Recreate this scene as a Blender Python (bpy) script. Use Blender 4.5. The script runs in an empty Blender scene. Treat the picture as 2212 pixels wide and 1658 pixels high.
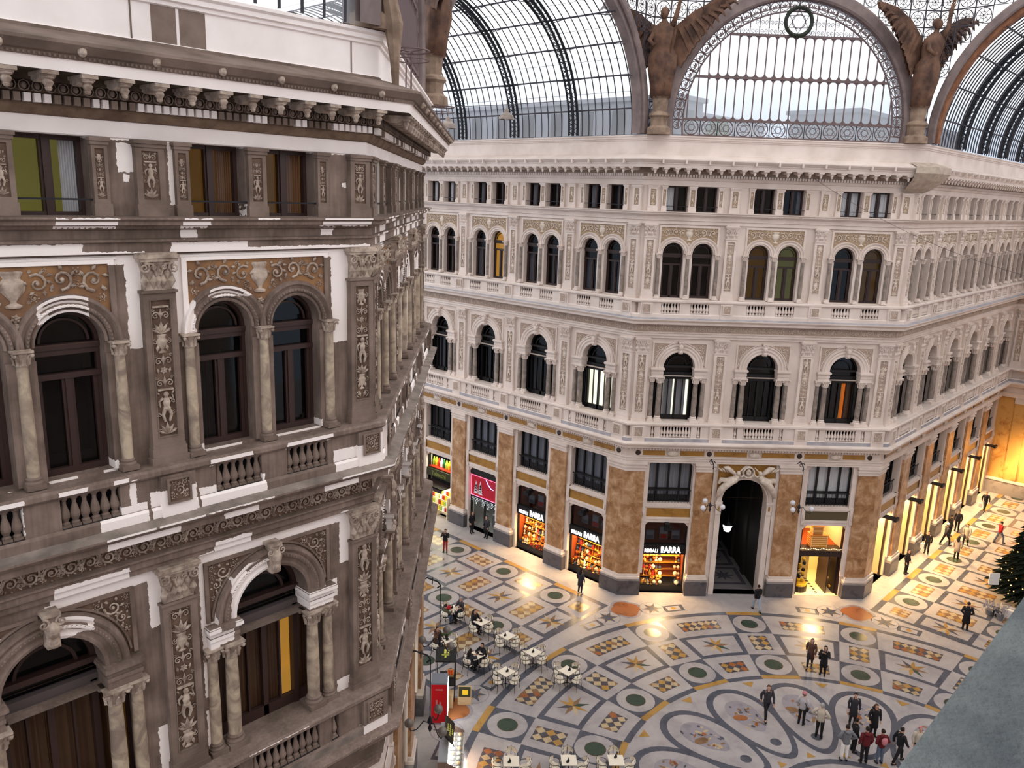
import bpy, math, random
from math import pi, sin, cos, sqrt, atan2, radians
from mathutils import Matrix, Vector
random.seed(7)
D = bpy.data
COL = bpy.context.scene.collection
S2 = sqrt(0.5)
A_, R_ = 7.58, 17.623          # half width of an arm, distance of an arm mouth from the centre

# ------------------------------------------------------------------ materials
def new_mat(name):
    m = D.materials.new(name); m.use_nodes = True
    nt = m.node_tree
    for n in list(nt.nodes): nt.nodes.remove(n)
    out = nt.nodes.new('ShaderNodeOutputMaterial')
    return m, nt, out
def N(nt, t, **kw):
    n = nt.nodes.new(t)
    for k, v in kw.items():
        if k in n.inputs: n.inputs[k].default_value = v
        else: setattr(n, k, v)
    return n
def bsdf(nt, out, rough=0.7, metal=0.0, spec=0.3):
    b = N(nt, 'ShaderNodeBsdfPrincipled', Roughness=rough, Metallic=metal)
    b.inputs['Specular IOR Level'].default_value = spec
    nt.links.new(b.outputs[0], out.inputs[0]); return b
def c4(c): return (c[0], c[1], c[2], 1.0)
def srgb(r, g, b):
    f = lambda v: ((v/255+0.055)/1.055)**2.4 if v > 10 else v/255/12.92
    return (f(r), f(g), f(b))
def ramp(nt, fac, stops):
    r = N(nt, 'ShaderNodeValToRGB')
    e = r.color_ramp.elements
    while len(e) < len(stops): e.new(0.5)
    for i, (p, c) in enumerate(stops): e[i].position = p; e[i].color = c4(c)
    nt.links.new(fac, r.inputs[0]); return r.outputs[0]
def noise(nt, scale, detail=4, vec=None, rough=0.55, dist=0.0):
    n = N(nt, 'ShaderNodeTexNoise', Scale=scale, Detail=detail, Roughness=rough, Distortion=dist)
    if vec is not None: nt.links.new(vec, n.inputs['Vector'])
    return n.outputs['Fac']
def position(nt): return N(nt, 'ShaderNodeNewGeometry').outputs['Position']
def bump(nt, b, h, strength=0.3, dist=0.02):
    n = N(nt, 'ShaderNodeBump', Strength=strength, Distance=dist)
    nt.links.new(h, n.inputs['Height']); nt.links.new(n.outputs[0], b.inputs['Normal'])
MATS = {}
def noisy(name, ca, cb, scale=3.0, rough=0.75, metal=0, spec=0.3, bmp=0.2, bscale=None, detail=5, dist=0.0, lo=0.35, hi=0.65):
    m, nt, out = new_mat(name); b = bsdf(nt, out, rough, metal, spec)
    p = position(nt)
    nt.links.new(ramp(nt, noise(nt, scale, detail, p, dist=dist), [(lo, ca), (hi, cb)]), b.inputs['Base Color'])
    if bmp: bump(nt, b, noise(nt, bscale or scale*6, 4, p), bmp)
    MATS[name] = m; return m
def plain(name, c, rough=0.6, metal=0, spec=0.3, emit=0, ecol=None):
    m, nt, out = new_mat(name); b = bsdf(nt, out, rough, metal, spec)
    b.inputs['Base Color'].default_value = c4(c)
    if emit:
        b.inputs['Emission Color'].default_value = c4(ecol or c); b.inputs['Emission Strength'].default_value = emit
    m.diffuse_color = c4(c)
    MATS[name] = m; return m
def marble(name, base, vein, scale=1.2, rough=0.35, stretch=(1, 1, 1), mid=None):
    m, nt, out = new_mat(name); b = bsdf(nt, out, rough, 0, 0.4)
    p = position(nt)
    mp = N(nt, 'ShaderNodeMapping'); mp.inputs['Scale'].default_value = stretch; mp.inputs['Rotation'].default_value = (.3, .5, .2)
    nt.links.new(p, mp.inputs[0])
    f = noise(nt, scale, 9, mp.outputs[0], 0.68, 0.45)
    nt.links.new(ramp(nt, f, [(0.33, vein), (0.49, mid or base), (0.66, base)]), b.inputs['Base Color'])
    MATS[name] = m; return m

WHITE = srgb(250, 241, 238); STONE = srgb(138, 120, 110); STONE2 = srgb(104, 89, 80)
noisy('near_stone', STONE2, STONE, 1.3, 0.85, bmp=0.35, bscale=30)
noisy('near_white', srgb(240, 230, 227), WHITE, 1.1, 0.8, bmp=0.1)
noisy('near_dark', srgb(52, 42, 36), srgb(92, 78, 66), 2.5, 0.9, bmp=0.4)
noisy('near_relief', srgb(136, 118, 106), srgb(196, 179, 165), 5, 0.8, bmp=0.35, bscale=60)
noisy('near_ground', srgb(84, 66, 56), srgb(116, 94, 80), 4, 0.9)
noisy('near_ochre', srgb(122, 92, 72), srgb(156, 116, 80), 1.6, 0.9, lo=0.4, hi=0.6)
noisy('near_column', srgb(134, 118, 106), srgb(190, 172, 150), 2.2, 0.6, bmp=0.1, dist=1.5)
noisy('near_ledge', srgb(112, 102, 96), srgb(150, 138, 130), 2.2, 0.85, bmp=0.4, bscale=20)
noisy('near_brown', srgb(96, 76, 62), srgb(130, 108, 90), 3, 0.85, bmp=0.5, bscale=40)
noisy('far_white', srgb(203, 187, 177), srgb(220, 205, 196), 0.6, 0.75, bmp=0.05)
noisy('far_trim', srgb(209, 194, 185), srgb(225, 211, 203), 0.9, 0.7, bmp=0.05)
noisy('far_ground', srgb(156, 134, 112), srgb(174, 150, 122), 1.5, 0.85)
noisy('far_pinkground', srgb(168, 146, 134), srgb(188, 166, 152), 1.5, 0.85)
noisy('far_relief', srgb(196, 180, 166), srgb(222, 208, 196), 5, 0.75)
noisy('far_column', srgb(118, 108, 102), srgb(156, 142, 132), 2.2, 0.4, dist=1.5)
noisy('far_ledge', srgb(150, 148, 156), srgb(176, 172, 176), 2, 0.8)
marble('pier_marble', srgb(196, 162, 130), srgb(126, 88, 56), 1.7, 0.32, mid=srgb(164, 122, 84))
marble('yellow_marble', srgb(160, 116, 52), srgb(126, 84, 34), 1.5, 0.35)
marble('red_marble', srgb(150, 92, 70), srgb(112, 60, 46), 2.5, 0.35)
marble('dark_marble', srgb(84, 80, 84), srgb(58, 56, 62), 2.0, 0.3)
marble('grey_marble', srgb(150, 142, 140), srgb(118, 112, 112), 2.0, 0.35)
plain('medallion_dark', srgb(58, 42, 34), 0.4)
plain('iron', srgb(66, 62, 70), 0.6, 0.2)
plain('iron_dark', srgb(38, 38, 44), 0.6, 0.2)
plain('iron_brown', srgb(110, 92, 92), 0.7, 0.0)
noisy('iron_arch', srgb(112, 98, 96), srgb(138, 122, 118), 1.5, 0.6, bmp=0.1)
noisy('rust', srgb(110, 70, 48), srgb(152, 104, 76), 2.0, 0.8)
noisy('bronze', srgb(70, 50, 42), srgb(120, 88, 70), 1.6, 0.7, bmp=0.5, bscale=10)
noisy('netting', srgb(116, 96, 82), srgb(156, 134, 116), 2.2, 0.9, bmp=0.6, bscale=12)
plain('wood_grey', srgb(92, 82, 82), 0.5)
plain('wood_dark', srgb(46, 30, 28), 0.45, 0, 0.4)
plain('wood_red', srgb(58, 40, 37), 0.45, 0, 0.4)
plain('frame_black', srgb(24, 22, 24), 0.4)
plain('lead', srgb(120, 124, 136), 0.6)
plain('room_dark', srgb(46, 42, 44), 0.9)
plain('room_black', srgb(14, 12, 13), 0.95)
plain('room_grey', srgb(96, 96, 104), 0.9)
plain('curtain_white', srgb(226, 224, 226), 0.9)
plain('curtain_grey', srgb(140, 140, 148), 0.9)
plain('curtain_brown', srgb(150, 108, 74), 0.9)
plain('room_green', srgb(172, 168, 104), 0.9, emit=0.12, ecol=srgb(180, 172, 90))  # from here to room_lit the walls themselves glow, in place of room lamps
plain('room_olive', srgb(150, 122, 62), 0.9, emit=0.10, ecol=srgb(180, 130, 50))
plain('room_yellow', srgb(226, 196, 110), 0.9, emit=0.35, ecol=srgb(240, 190, 90))
plain('room_orange', srgb(230, 150, 50), 0.9, emit=0.45, ecol=srgb(245, 150, 40))
plain('room_lit', srgb(236, 232, 214), 0.9, emit=1.2, ecol=srgb(240, 236, 214))
plain('lamp_white', (1, 1, 1), 0.4, emit=9, ecol=(0.93, 0.97, 1.0))
plain('lamp_warm', (1, 0.8, 0.5), 0.4, emit=9, ecol=(1.0, 0.68, 0.30))
plain('lamp_soft', (1, 0.85, 0.6), 0.4, emit=2.2, ecol=(1.0, 0.70, 0.34))
plain('globe', srgb(214, 212, 220), 0.25, 0, 0.5)
plain('globe_dark', srgb(112, 104, 98), 0.3, 0, 0.5)
plain('black', srgb(16, 15, 17), 0.5)
plain('white_letter', (1, 1, 1), 0.5, emit=3.0, ecol=(1, 1, 1))
plain('cream', srgb(232, 222, 204), 0.5)
plain('paper_white', srgb(236, 236, 238), 0.7)
plain('skin', srgb(196, 150, 126), 0.6)

def glass_mat(name, fac=0.12, tint=(0.9, 0.93, 0.95), milk=0.0, rough=0.05):
    m, nt, out = new_mat(name)
    t = N(nt, 'ShaderNodeBsdfTransparent'); t.inputs[0].default_value = c4(tint)
    g = N(nt, 'ShaderNodeBsdfGlossy', Roughness=rough); g.inputs[0].default_value = (1, 1, 1, 1)
    mx = N(nt, 'ShaderNodeMixShader'); mx.inputs[0].default_value = fac
    nt.links.new(t.outputs[0], mx.inputs[1]); nt.links.new(g.outputs[0], mx.inputs[2])
    last = mx.outputs[0]
    if milk:
        tr = N(nt, 'ShaderNodeBsdfTranslucent'); tr.inputs[0].default_value = (0.86, 0.9, 0.95, 1)
        m2 = N(nt, 'ShaderNodeMixShader'); m2.inputs[0].default_value = milk
        nt.links.new(last, m2.inputs[1]); nt.links.new(tr.outputs[0], m2.inputs[2]); last = m2.outputs[0]
    nt.links.new(last, out.inputs[0]); MATS[name] = m; return m
glass_mat('glass', 0.022, (0.55, 0.56, 0.58))
glass_mat('glass_clear', 0.02, (0.86, 0.87, 0.88))
glass_mat('vault_glass', 0.03, (0.92, 0.95, 0.97), 0.22)
glass_mat('frost_glass', 0.02, (0.86, 0.9, 0.94), 0.45)

# paint trials on the near building: white coat in patches over grey-brown stone (u along the wall, z height)
PATCH = """(5.55,5.60,0,0);(-1,5.75,23.06,23.36);(6.62,9,23.06,23.36);(5.75,6.65,23.06,23.19)
(5.41,6.40,21.58,21.76);(3.75,4.28,21.58,21.76);(0.1,1.33,21.6,21.78);(3.9,4.22,21.38,21.55);(.92,1.22,21.4,21.58)
(5.93,9,21.16,21.32);(2.89,4.40,21.20,21.32);(5.2,9,20.95,21.18);(-.1,4.30,20.95,21.2);(4.88,5.23,19.42,21.16)
(4.02,4.42,19.45,21.2);(.42,.92,19.07,21.2);(-.7,-.13,19.35,20.65);(-.3,.05,17.9,19.0);(5.9,6.72,20.0,20.7);(2.84,3.72,20.25,20.7)
(5.27,6.13,16.1,16.6);(4.31,5.20,16.1,16.75);(2.85,4.26,16.15,16.6);(7.3,7.8,16.5,17.2);(-.3,1.17,16.1,16.72);(-.7,.2,16.7,16.95)
(6.30,6.76,17.05,17.4);(5.6,5.86,17.05,17.4);(3.14,4.04,17.0,17.4);(1.24,2.36,17.0,17.4);(5.45,5.56,16.5,17.1)
(4.74,6.08,15.86,16.04);(3.1,3.85,15.86,16.04);(.62,1.53,15.86,16.04);(-1,-.2,15.86,16.04);(4.86,5.22,22.53,23.02);(4.04,4.33,21.98,23.05)
(-.42,-.1,22.07,23.1);(2.36,2.84,21.74,22.01);(5.03,5.12,22.36,22.50);(.50,.60,22.40,22.5)
(4.7,6.95,14.84,15.05);(5.6,6.9,15.06,15.3);(.47,4.02,14.84,15.05);(3.1,3.9,15.06,15.3);(4.90,5.24,13.84,15.0);(4.90,5.24,10.4,11.6)
(3.92,4.22,11.8,15.1);(3.92,4.22,10.4,11.5);(.42,.82,13.79,15.1);(-.35,-.12,10.4,14.9);(6.3,7.05,14.3,14.95);(2.66,3.6,13.3,14.6)
(.9,1.95,13.0,13.45);(3.6,4.0,13.0,13.3);(.5,.95,10.4,10.75);(-.3,.9,9.3,9.6);(-.2,.05,10.4,10.8);(2.1,3.6,10.36,10.46)"""
def make_paint(name, white, stone_a, stone_b):
    m, nt, out = new_mat(name); b = bsdf(nt, out, 0.82)
    L = nt.links.new
    p = position(nt); sep = N(nt, 'ShaderNodeSeparateXYZ'); L(p, sep.inputs[0])
    def math_(op, a, c=None, v=None, d=None):
        n = N(nt, 'ShaderNodeMath', operation=op)
        for i, x in enumerate((a, c, d)):
            if x is None: continue
            if isinstance(x, (int, float)): n.inputs[i].default_value = x
            else: L(x, n.inputs[i])
        return n.outputs[0]
    wob = math_('MULTIPLY', math_('SUBTRACT', noise(nt, 9, 3, p), 0.5), 0.09)
    streak_map = N(nt, 'ShaderNodeMapping'); streak_map.inputs['Scale'].default_value = (14, 14, 1.2); L(p, streak_map.inputs[0])
    streak = noise(nt, 1.0, 3, streak_map.outputs[0])
    U = math_('ADD', math_('SUBTRACT', -R_, sep.outputs[0]), wob); Z = math_('ADD', sep.outputs[2], wob)
    tot = None
    for line in PATCH.replace('\n', ';').split(';'):
        q = eval(line)
        if q[3] == 0: continue
        a = math_('COMPARE', U, (q[0]+q[1])/2, d=(q[1]-q[0])/2); c = math_('COMPARE', Z, (q[2]+q[3])/2, d=(q[3]-q[2])/2)
        r = math_('MULTIPLY', a, c)
        tot = r if tot is None else math_('MAXIMUM', tot, r)
    # the chamfered side carries broader vertical patches
    mp = N(nt, 'ShaderNodeMapping'); mp.inputs['Scale'].default_value = (1.5, 1.5, 0.10); L(p, mp.inputs[0])
    ch = math_('MULTIPLY', math_('GREATER_THAN', noise(nt, 1.0, 1, mp.outputs[0]), 0.55), math_('GREATER_THAN', sep.outputs[0], -R_+0.25))
    inx = math_('LESS_THAN', sep.outputs[0], -R_+0.75)
    tot = math_('MAXIMUM', math_('MULTIPLY', tot, inx), ch)
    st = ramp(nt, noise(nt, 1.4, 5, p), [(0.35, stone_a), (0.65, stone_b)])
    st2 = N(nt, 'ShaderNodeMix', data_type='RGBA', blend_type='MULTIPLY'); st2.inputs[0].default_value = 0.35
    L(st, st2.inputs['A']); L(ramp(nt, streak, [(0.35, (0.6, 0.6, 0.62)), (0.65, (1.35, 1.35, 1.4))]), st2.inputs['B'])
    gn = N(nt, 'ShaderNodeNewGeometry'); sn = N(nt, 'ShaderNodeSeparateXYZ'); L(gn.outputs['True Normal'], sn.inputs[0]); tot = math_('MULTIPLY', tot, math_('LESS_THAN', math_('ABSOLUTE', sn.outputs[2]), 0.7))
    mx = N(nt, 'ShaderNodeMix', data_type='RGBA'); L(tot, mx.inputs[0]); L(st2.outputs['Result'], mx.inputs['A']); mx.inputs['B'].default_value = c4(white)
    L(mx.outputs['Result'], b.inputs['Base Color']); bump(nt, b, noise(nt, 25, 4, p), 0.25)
    MATS[name] = m
make_paint('near_paint', WHITE, STONE2, STONE)

# ------------------------------------------------------------------ mesh builder
class MB:
    def __init__(s): s.v = []; s.f = []; s.m = []
    def face(s, pts, mat=0):
        i = len(s.v); s.v.extend([tuple(p) for p in pts]); s.f.append(tuple(range(i, i+len(pts)))); s.m.append(mat)
    def grid(s, rows, mat=0, close=False, cap=False):
        n = len(rows[0]); i = len(s.v)
        for r in rows: s.v.extend([tuple(p) for p in r])
        for a in range(len(rows)-1):
            for b in range(n if close else n-1):
                c = (b+1) % n
                s.f.append((i+a*n+b, i+a*n+c, i+(a+1)*n+c, i+(a+1)*n+b)); s.m.append(mat)
        if cap and close:
            s.f.append(tuple(i+b for b in range(n))[::-1]); s.m.append(mat)
            s.f.append(tuple(i+(len(rows)-1)*n+b for b in range(n))); s.m.append(mat)
    def box(s, x0, x1, y0, y1, z0, z1, mat=0, M=None):
        P = [(x, y, z) for z in (z0, z1) for (x, y) in ((x0, y0), (x1, y0), (x1, y1), (x0, y1))]
        if M is not None: P = [tuple(M @ Vector(p)) for p in P]
        i = len(s.v); s.v.extend(P)
        for f in ((3, 2, 1, 0), (4, 5, 6, 7), (0, 1, 5, 4), (1, 2, 6, 5), (2, 3, 7, 6), (3, 0, 4, 7)):
            s.f.append(tuple(i+k for k in f)); s.m.append(mat)
    def tube(s, pts, r, n=6, mat=0, flat=1.0, closed=False):
        pts = [Vector(p) for p in pts]; k = len(pts); rows = []
        rr = r if isinstance(r, (list, tuple)) else [r]*k
        ref = None
        for i, p in enumerate(pts):
            a = pts[(i-1) % k] if (i > 0 or closed) else p; b = pts[(i+1) % k] if (i < k-1 or closed) else p
            t = (b-a)
            t = t.normalized() if t.length > 1e-9 else Vector((0, 0, 1))
            if ref is None:
                ref = Vector((0, 1, 0)) if abs(t.y) < 0.9 else Vector((1, 0, 0))
            u = (ref - t*ref.dot(t))
            u = u.normalized() if u.length > 1e-6 else t.orthogonal().normalized()
            w = t.cross(u); ref = u
            rows.append([p + (u*cos(2*pi*j/n)*flat + w*sin(2*pi*j/n))*rr[i] for j in range(n)])
        if closed: rows.append(rows[0])
        s.grid(rows, mat, True, not closed)
    def lathe(s, prof, n=10, c=(0, 0, 0), mat=0, sx=1, sy=1, cap=True):
        rows = [[(c[0]+r*sx*cos(2*pi*j/n), c[1]+r*sy*sin(2*pi*j/n), c[2]+z) for j in range(n)] for (r, z) in prof]
        s.grid(rows, mat, True, cap)
    def ball(s, c, r, n=8, mat=0, M=None):
        rx, ry, rz = (r, r, r) if not isinstance(r, (list, tuple)) else r
        h = max(4, n//2+1); rows = []
        for a in range(h+1):
            t = -pi/2+pi*a/h; ct = max(cos(t), 0.02)
            row = [Vector((rx*ct*cos(2*pi*j/n), ry*ct*sin(2*pi*j/n), rz*sin(t))) for j in range(n)]
            if M is not None: row = [M @ q for q in row]
            rows.append([q+Vector(c) for q in row])
        s.grid(rows, mat, True, True)
    def sweep(s, path, prof, mats=None, closed=False):
        """path: list of (x,y,nx,ny) with mitre normals already scaled; prof: [(o,z)]; outward offset o"""
        rows = [[(x+nx*o, y+ny*o, z) for (o, z) in prof] for (x, y, nx, ny) in path]
        for a in range(len(rows)-1):
            for b in range(len(prof)-1):
                s.face([rows[a][b], rows[a+1][b], rows[a+1][b+1], rows[a][b+1]], mats[b] if mats else 0)
    def mesh(s, name, mats, smooth=False):
        me = D.meshes.new(name); me.from_pydata(s.v, [], s.f)
        for k in mats: me.materials.append(MATS[k])
        me.polygons.foreach_set('material_index', s.m)
        if smooth: me.polygons.foreach_set('use_smooth', [True]*len(s.f))
        me.update(); return me
def add(name, me, parent=None, M=None, loc=None, rz=0, **tags):
    if isinstance(me, tuple): me = me[0].mesh(name, me[1], *(me[2:]))
    o = D.objects.new(name, me); COL.objects.link(o)
    if parent is not None: o.parent = parent
    if M is not None: o.matrix_basis = M
    elif loc is not None or rz:
        o.location = loc or (0, 0, 0); o.rotation_euler = (0, 0, rz)
    for k, v in tags.items(): o[k] = v
    return o
def T(x=0, y=0, z=0): return Matrix.Translation((x, y, z))
def RZ(a): return Matrix.Rotation(a, 4, 'Z')
def frame(ox, oy, rx, ry):      # facade frame: X right, Y into the wall, Z up
    return Matrix(((rx, -ry, 0, ox), (ry, rx, 0, oy), (0, 0, 1, 0), (0, 0, 0, 1)))
def tag(o, label, cat=None, group=None, kind=None):
    o['label'] = label
    if cat: o['category'] = cat
    if group: o['group'] = group
    if kind: o['kind'] = kind
    return o
def curve_text(s, size, mat, ext=0.01, bold=0.0):
    c = D.curves.new('lettering', 'FONT'); c.body = s; c.size = size; c.extrude = ext; c.offset = bold
    c.align_x = 'CENTER'; c.align_y = 'CENTER'
    o = D.objects.new('lettering', c); COL.objects.link(o)
    dg = bpy.context.evaluated_depsgraph_get(); me = D.meshes.new_from_object(o.evaluated_get(dg))
    D.objects.remove(o); D.curves.remove(c)
    me.materials.clear(); me.materials.append(MATS[mat]); return me
# ------------------------------------------------------------------ carved ornament
def prism(mb, poly, z0, z1, mat=0):
    n = len(poly)
    for i in range(n):
        a = poly[i]; b = poly[(i+1) % n]
        mb.face([(a[0], a[1], z0), (b[0], b[1], z0), (b[0], b[1], z1), (a[0], a[1], z1)], mat)
    mb.face([(p[0], p[1], z1) for p in poly], mat); mb.face([(p[0], p[1], z0) for p in poly][::-1], mat)
def spiral(mb, u, z, R, a0, sgn=1, turns=1.5, y=-0.02, mat=0, n=13, tr=0.15):
    pts = []
    for i in range(n):
        t = i/(n-1); r = R*(1-0.86*t); a = a0+sgn*turns*2*pi*t
        pts.append((u+r*cos(a), y, z+r*sin(a)))
    mb.tube(pts, [R*tr*(1-0.5*i/(n-1)) for i in range(n)], 4, mat, 0.9)
def leaf(mb, u, z, L, a, w=0.35, y=-0.015, mat=0, h=0.03):
    c, s = cos(a), sin(a)
    P = lambda l, k, d: (u+c*l*L-s*k*L*w, y-d*h, z+s*l*L+c*k*L*w)
    base, tip, l1, r1, mid = P(0, 0, 0), P(1, 0, .2), P(.5, .5, 0), P(.5, -.5, 0), P(.5, 0, 1)
    for t in ((base, l1, mid), (l1, tip, mid), (tip, r1, mid), (r1, base, mid)): mb.face(t, mat)
def rosette(mb, u, z, R, mat=0):
    for i in range(6): leaf(mb, u, z, R, i*pi/3+.3, .7, mat=mat, h=R*.35)
    mb.ball((u, -R*.3, z), (R*.3, R*.25, R*.3), 6, mat)
def putto(mb, u, z, h, mat=0, d=0.05):
    mb.ball((u, -d*1.2, z+h*.88), (h*.09, h*.08, h*.1), 7, mat)
    mb.ball((u, -d, z+h*.62), (h*.13, h*.09, h*.2), 7, mat)
    mb.ball((u, -d*.9, z+h*.42), (h*.14, h*.09, h*.1), 7, mat)
    for s in (-1, 1):
        mb.tube([(u+s*h*.06, -d*.9, z+h*.42), (u+s*h*.13, -d*1.2, z+h*.22), (u+s*h*.07, -d, z)], [h*.07, h*.055, h*.035], 5, mat)
        mb.tube([(u+s*h*.1, -d, z+h*.76), (u+s*h*.24, -d, z+h*.66), (u+s*h*.2, -d*.9, z+h*(.85 if s > 0 else .48))], [h*.045, h*.035, h*.025], 5, mat)
def vase(mb, u, z, h, w, mat=0):
    mb.lathe([(w*.28, 0), (w*.32, h*.06), (w*.1, h*.14), (w*.12, h*.2), (w*.42, h*.45), (w*.5, h*.65), (w*.3, h*.8), (w*.42, h*.95), (w*.36, h)], 8, (u, -.005, z), mat, 1, .35)
def fill(mb, inside, bb, rmax, rmin, rnd, sym=False, mat=0, tries=900):
    C = []
    u0, u1, z0, z1 = bb
    for t in range(tries):
        r = rmax+(rmin-rmax)*(t/tries)**0.6
        u = rnd.uniform(u0 if not sym else 0, u1); z = rnd.uniform(z0, z1)
        if sym and abs(u) < r*0.95: 
            if abs(u) > r*.3: continue
            u = 0
        if not all(inside(u+r*cos(k*pi/4), z+r*sin(k*pi/4)) for k in range(8)): continue
        if any((u-c[0])**2+(z-c[1])**2 < (0.93*(r+c[2]))**2 for c in C): continue
        C.append((u, z, r))
    for (u, z, r) in C:
        a0 = rnd.uniform(0, 2*pi); sg = rnd.choice((-1, 1))
        for s in ((1,) if (not sym or u == 0) else (1, -1)):
            if r > rmin*1.35:
                spiral(mb, s*u, z, r*.88, a0 if s > 0 else pi-a0, sg*s, 1.25, mat=mat, y=-r*.12)
                for k in range(5): 
                    a = a0+sg*(.9+k*1.1); a = a if s > 0 else pi-a
                    leaf(mb, s*u+cos(a)*r*.75, z+sin(a)*r*.75, r*.55, a+sg*s*.7, .6, mat=mat, h=r*.35)
                mb.ball((s*u, -r*.2, z), (r*.2, r*.2, r*.2), 5, mat)
            else: rosette(mb, s*u, z, r, mat)
def candelabra(w, h, seed, figure=True):
    """tall carved panel, origin at its bottom centre, face at y=0"""
    rnd = random.Random(seed); mb = MB(); z = 0.02
    kinds = ['volute', 'vase', 'plume', 'figure', 'plate', 'scroll', 'rosette', 'scroll', 'vase', 'plume', 'figure', 'plate', 'scroll', 'volute', 'plume']
    i = seed % 3; um = w*.5
    while z < h-0.12:
        k = kinds[i % len(kinds)]; i += 1
        room = h-z
        if k == 'volute':
            hh = min(w*.55, room)
            for s in (-1, 1):
                spiral(mb, s*um*.52, z+hh*.5, um*.42, -pi/2 if s > 0 else -pi/2, s, 1.4, y=-.02, tr=.2)
                leaf(mb, s*um*.2, z+hh*.1, hh*.8, pi/2-s*.3, .4, h=.04)
        elif k == 'vase':
            hh = min(w*.95, room); vase(mb, 0, z, hh, w*.6)
            for s in (-1, 1):
                spiral(mb, s*um*.68, z+hh*.62, um*.28, pi/2, -s, 1.3, tr=.2); leaf(mb, s*um*.55, z+hh*.08, hh*.4, pi/2+s*.2, .5, h=.03)
        elif k == 'plume':
            hh = min(w*.7, room)
            for a in (-1.1, -.55, 0, .55, 1.1): leaf(mb, 0, z, hh*(1-.15*abs(a)), pi/2+a, .32, y=-.01, h=.05)
            for s in (-1, 1): spiral(mb, s*um*.7, z+hh*.3, um*.24, pi, s, 1.2, tr=.2)
        elif k == 'figure' and figure and room > w*1.5:
            hh = w*1.6; putto(mb, 0, z, hh, d=.035)
            for s in (-1, 1):
                spiral(mb, s*um*.74, z+hh*.25, um*.25, 0, s, 1.3, tr=.2); spiral(mb, s*um*.74, z+hh*.62, um*.24, pi, -s, 1.3, tr=.2)
                leaf(mb, s*um*.6, z+hh*.85, um*.5, pi/2-s*.6, .5, h=.04)
        elif k == 'plate':
            hh = min(w*.14, room); mb.box(-um*.8, um*.8, -.05, 0, z, z+hh*.6)
        elif k == 'rosette':
            hh = min(w*.5, room); rosette(mb, 0, z+hh*.5, hh*.42)
            for s in (-1, 1): leaf(mb, s*um*.55, z+hh*.2, hh*.6, pi/2-s*.2, .5, h=.03)
        else:
            hh = min(w*.62, room)
            for s in (-1, 1):
                spiral(mb, s*um*.5, z+hh*.35, um*.4, pi if s > 0 else 0, -s, 1.4, tr=.18); spiral(mb, s*um*.76, z+hh*.82, um*.18, 0, s, 1.2, tr=.2)
            leaf(mb, 0, z, hh, pi/2, .3, h=.04)
        z += hh*1.01
    return mb
def scroll_block(w, h, seed, rmax=None):
    rnd = random.Random(seed); mb = MB()
    fill(mb, lambda u, z: abs(u) < w/2 and 0 < z < h, (-w/2, w/2, 0, h), rmax or min(w, h)*.3, min(w, h)*.09, rnd, True)
    return mb
def frieze_mb(L, h, seed, zoff=0):
    rnd = random.Random(seed); mb = MB(); n = max(2, int(L/(h*.95))); d = L/n
    for i in range(n):
        u = -L/2+(i+.5)*d; s = 1 if i % 2 else -1; R = h*.38
        spiral(mb, u, h*.5, R, pi if s > 0 else pi, s, 1.5, y=-.03, tr=.17)
        mb.tube([(u-R, -.03, h*.5), (u-d*.5, -.03, h*.5+s*h*.34), (u-d*.5-R*.3, -.02, h*.5+s*h*.3)], R*.12, 4)
        rosette(mb, u, h*.5, R*.38)
        for k in range(9): leaf(mb, u+R*1.0*cos(k*.7+i), h*.5+R*1.0*sin(k*.7+i), R*.55, k*.7+i+rnd.uniform(.4, 1.2), .6, h=.04)
        for t in (-1, 1):
            spiral(mb, u-d*.5, h*.5+t*h*.27, h*.16, t*pi/2, t*s, 1.3, y=-.03, tr=.2); rosette(mb, u-d*.5+t*d*.05, h*.5, h*.09)
            for k in range(4): leaf(mb, u-d*.5, h*.5+t*h*.1, h*.3, k*pi/2+.5, .5, h=.03)
    return mb

# ------------------------------------------------------------------ walls with openings
def wall_panel(mb, u0, u1, z0, z1, y, holes, depth=0.35, mat=0, jmat=None, seg=14, sill=True):
    """holes: (uc, hw, zb, zs, kind) kind 'arch' | 'rect' | 'cham' (zs = spring / top)"""
    jmat = mat if jmat is None else jmat
    holes = sorted(holes); x = u0
    for (uc, hw, zb, zs, kind) in holes:
        a, b = uc-hw, uc+hw
        mb.face([(x, y, z0), (a, y, z0), (a, y, z1), (x, y, z1)], mat)
        if zb > z0+1e-4: mb.face([(a, y, z0), (b, y, z0), (b, y, zb), (a, y, zb)], mat)
        if kind == 'arch': top = [(uc-hw*cos(pi*i/seg), zs+hw*sin(pi*i/seg)) for i in range(seg+1)]
        elif kind == 'cham': top = [(a, zs-.28), (a+.06, zs-.22), (a+.24, zs-.03), (a+.3, zs), (b-.3, zs), (b-.24, zs-.03), (b-.06, zs-.22), (b, zs-.28)]
        else: top = [(a, zs), (b, zs)]
        for i in range(len(top)-1):
            p, q = top[i], top[i+1]
            if z1 > max(p[1], q[1])+1e-4 or p[1] != q[1]:
                mb.face([(p[0], y, p[1]), (q[0], y, q[1]), (q[0], y, z1), (p[0], y, z1)], mat)
            mb.face([(p[0], y, p[1]), (p[0], y+depth, p[1]), (q[0], y+depth, q[1]), (q[0], y, q[1])], jmat)
        for e, t in ((a, top[0][1]), (b, top[-1][1])):
            mb.face([(e, y, zb), (e, y+depth, zb), (e, y+depth, t), (e, y, t)], jmat)
        if sill: mb.face([(a, y, zb), (b, y, zb), (b, y+depth, zb), (a, y+depth, zb)], jmat)
        x = b
    mb.face([(x, y, z0), (u1, y, z0), (u1, y, z1), (x, y, z1)], mat)
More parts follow.
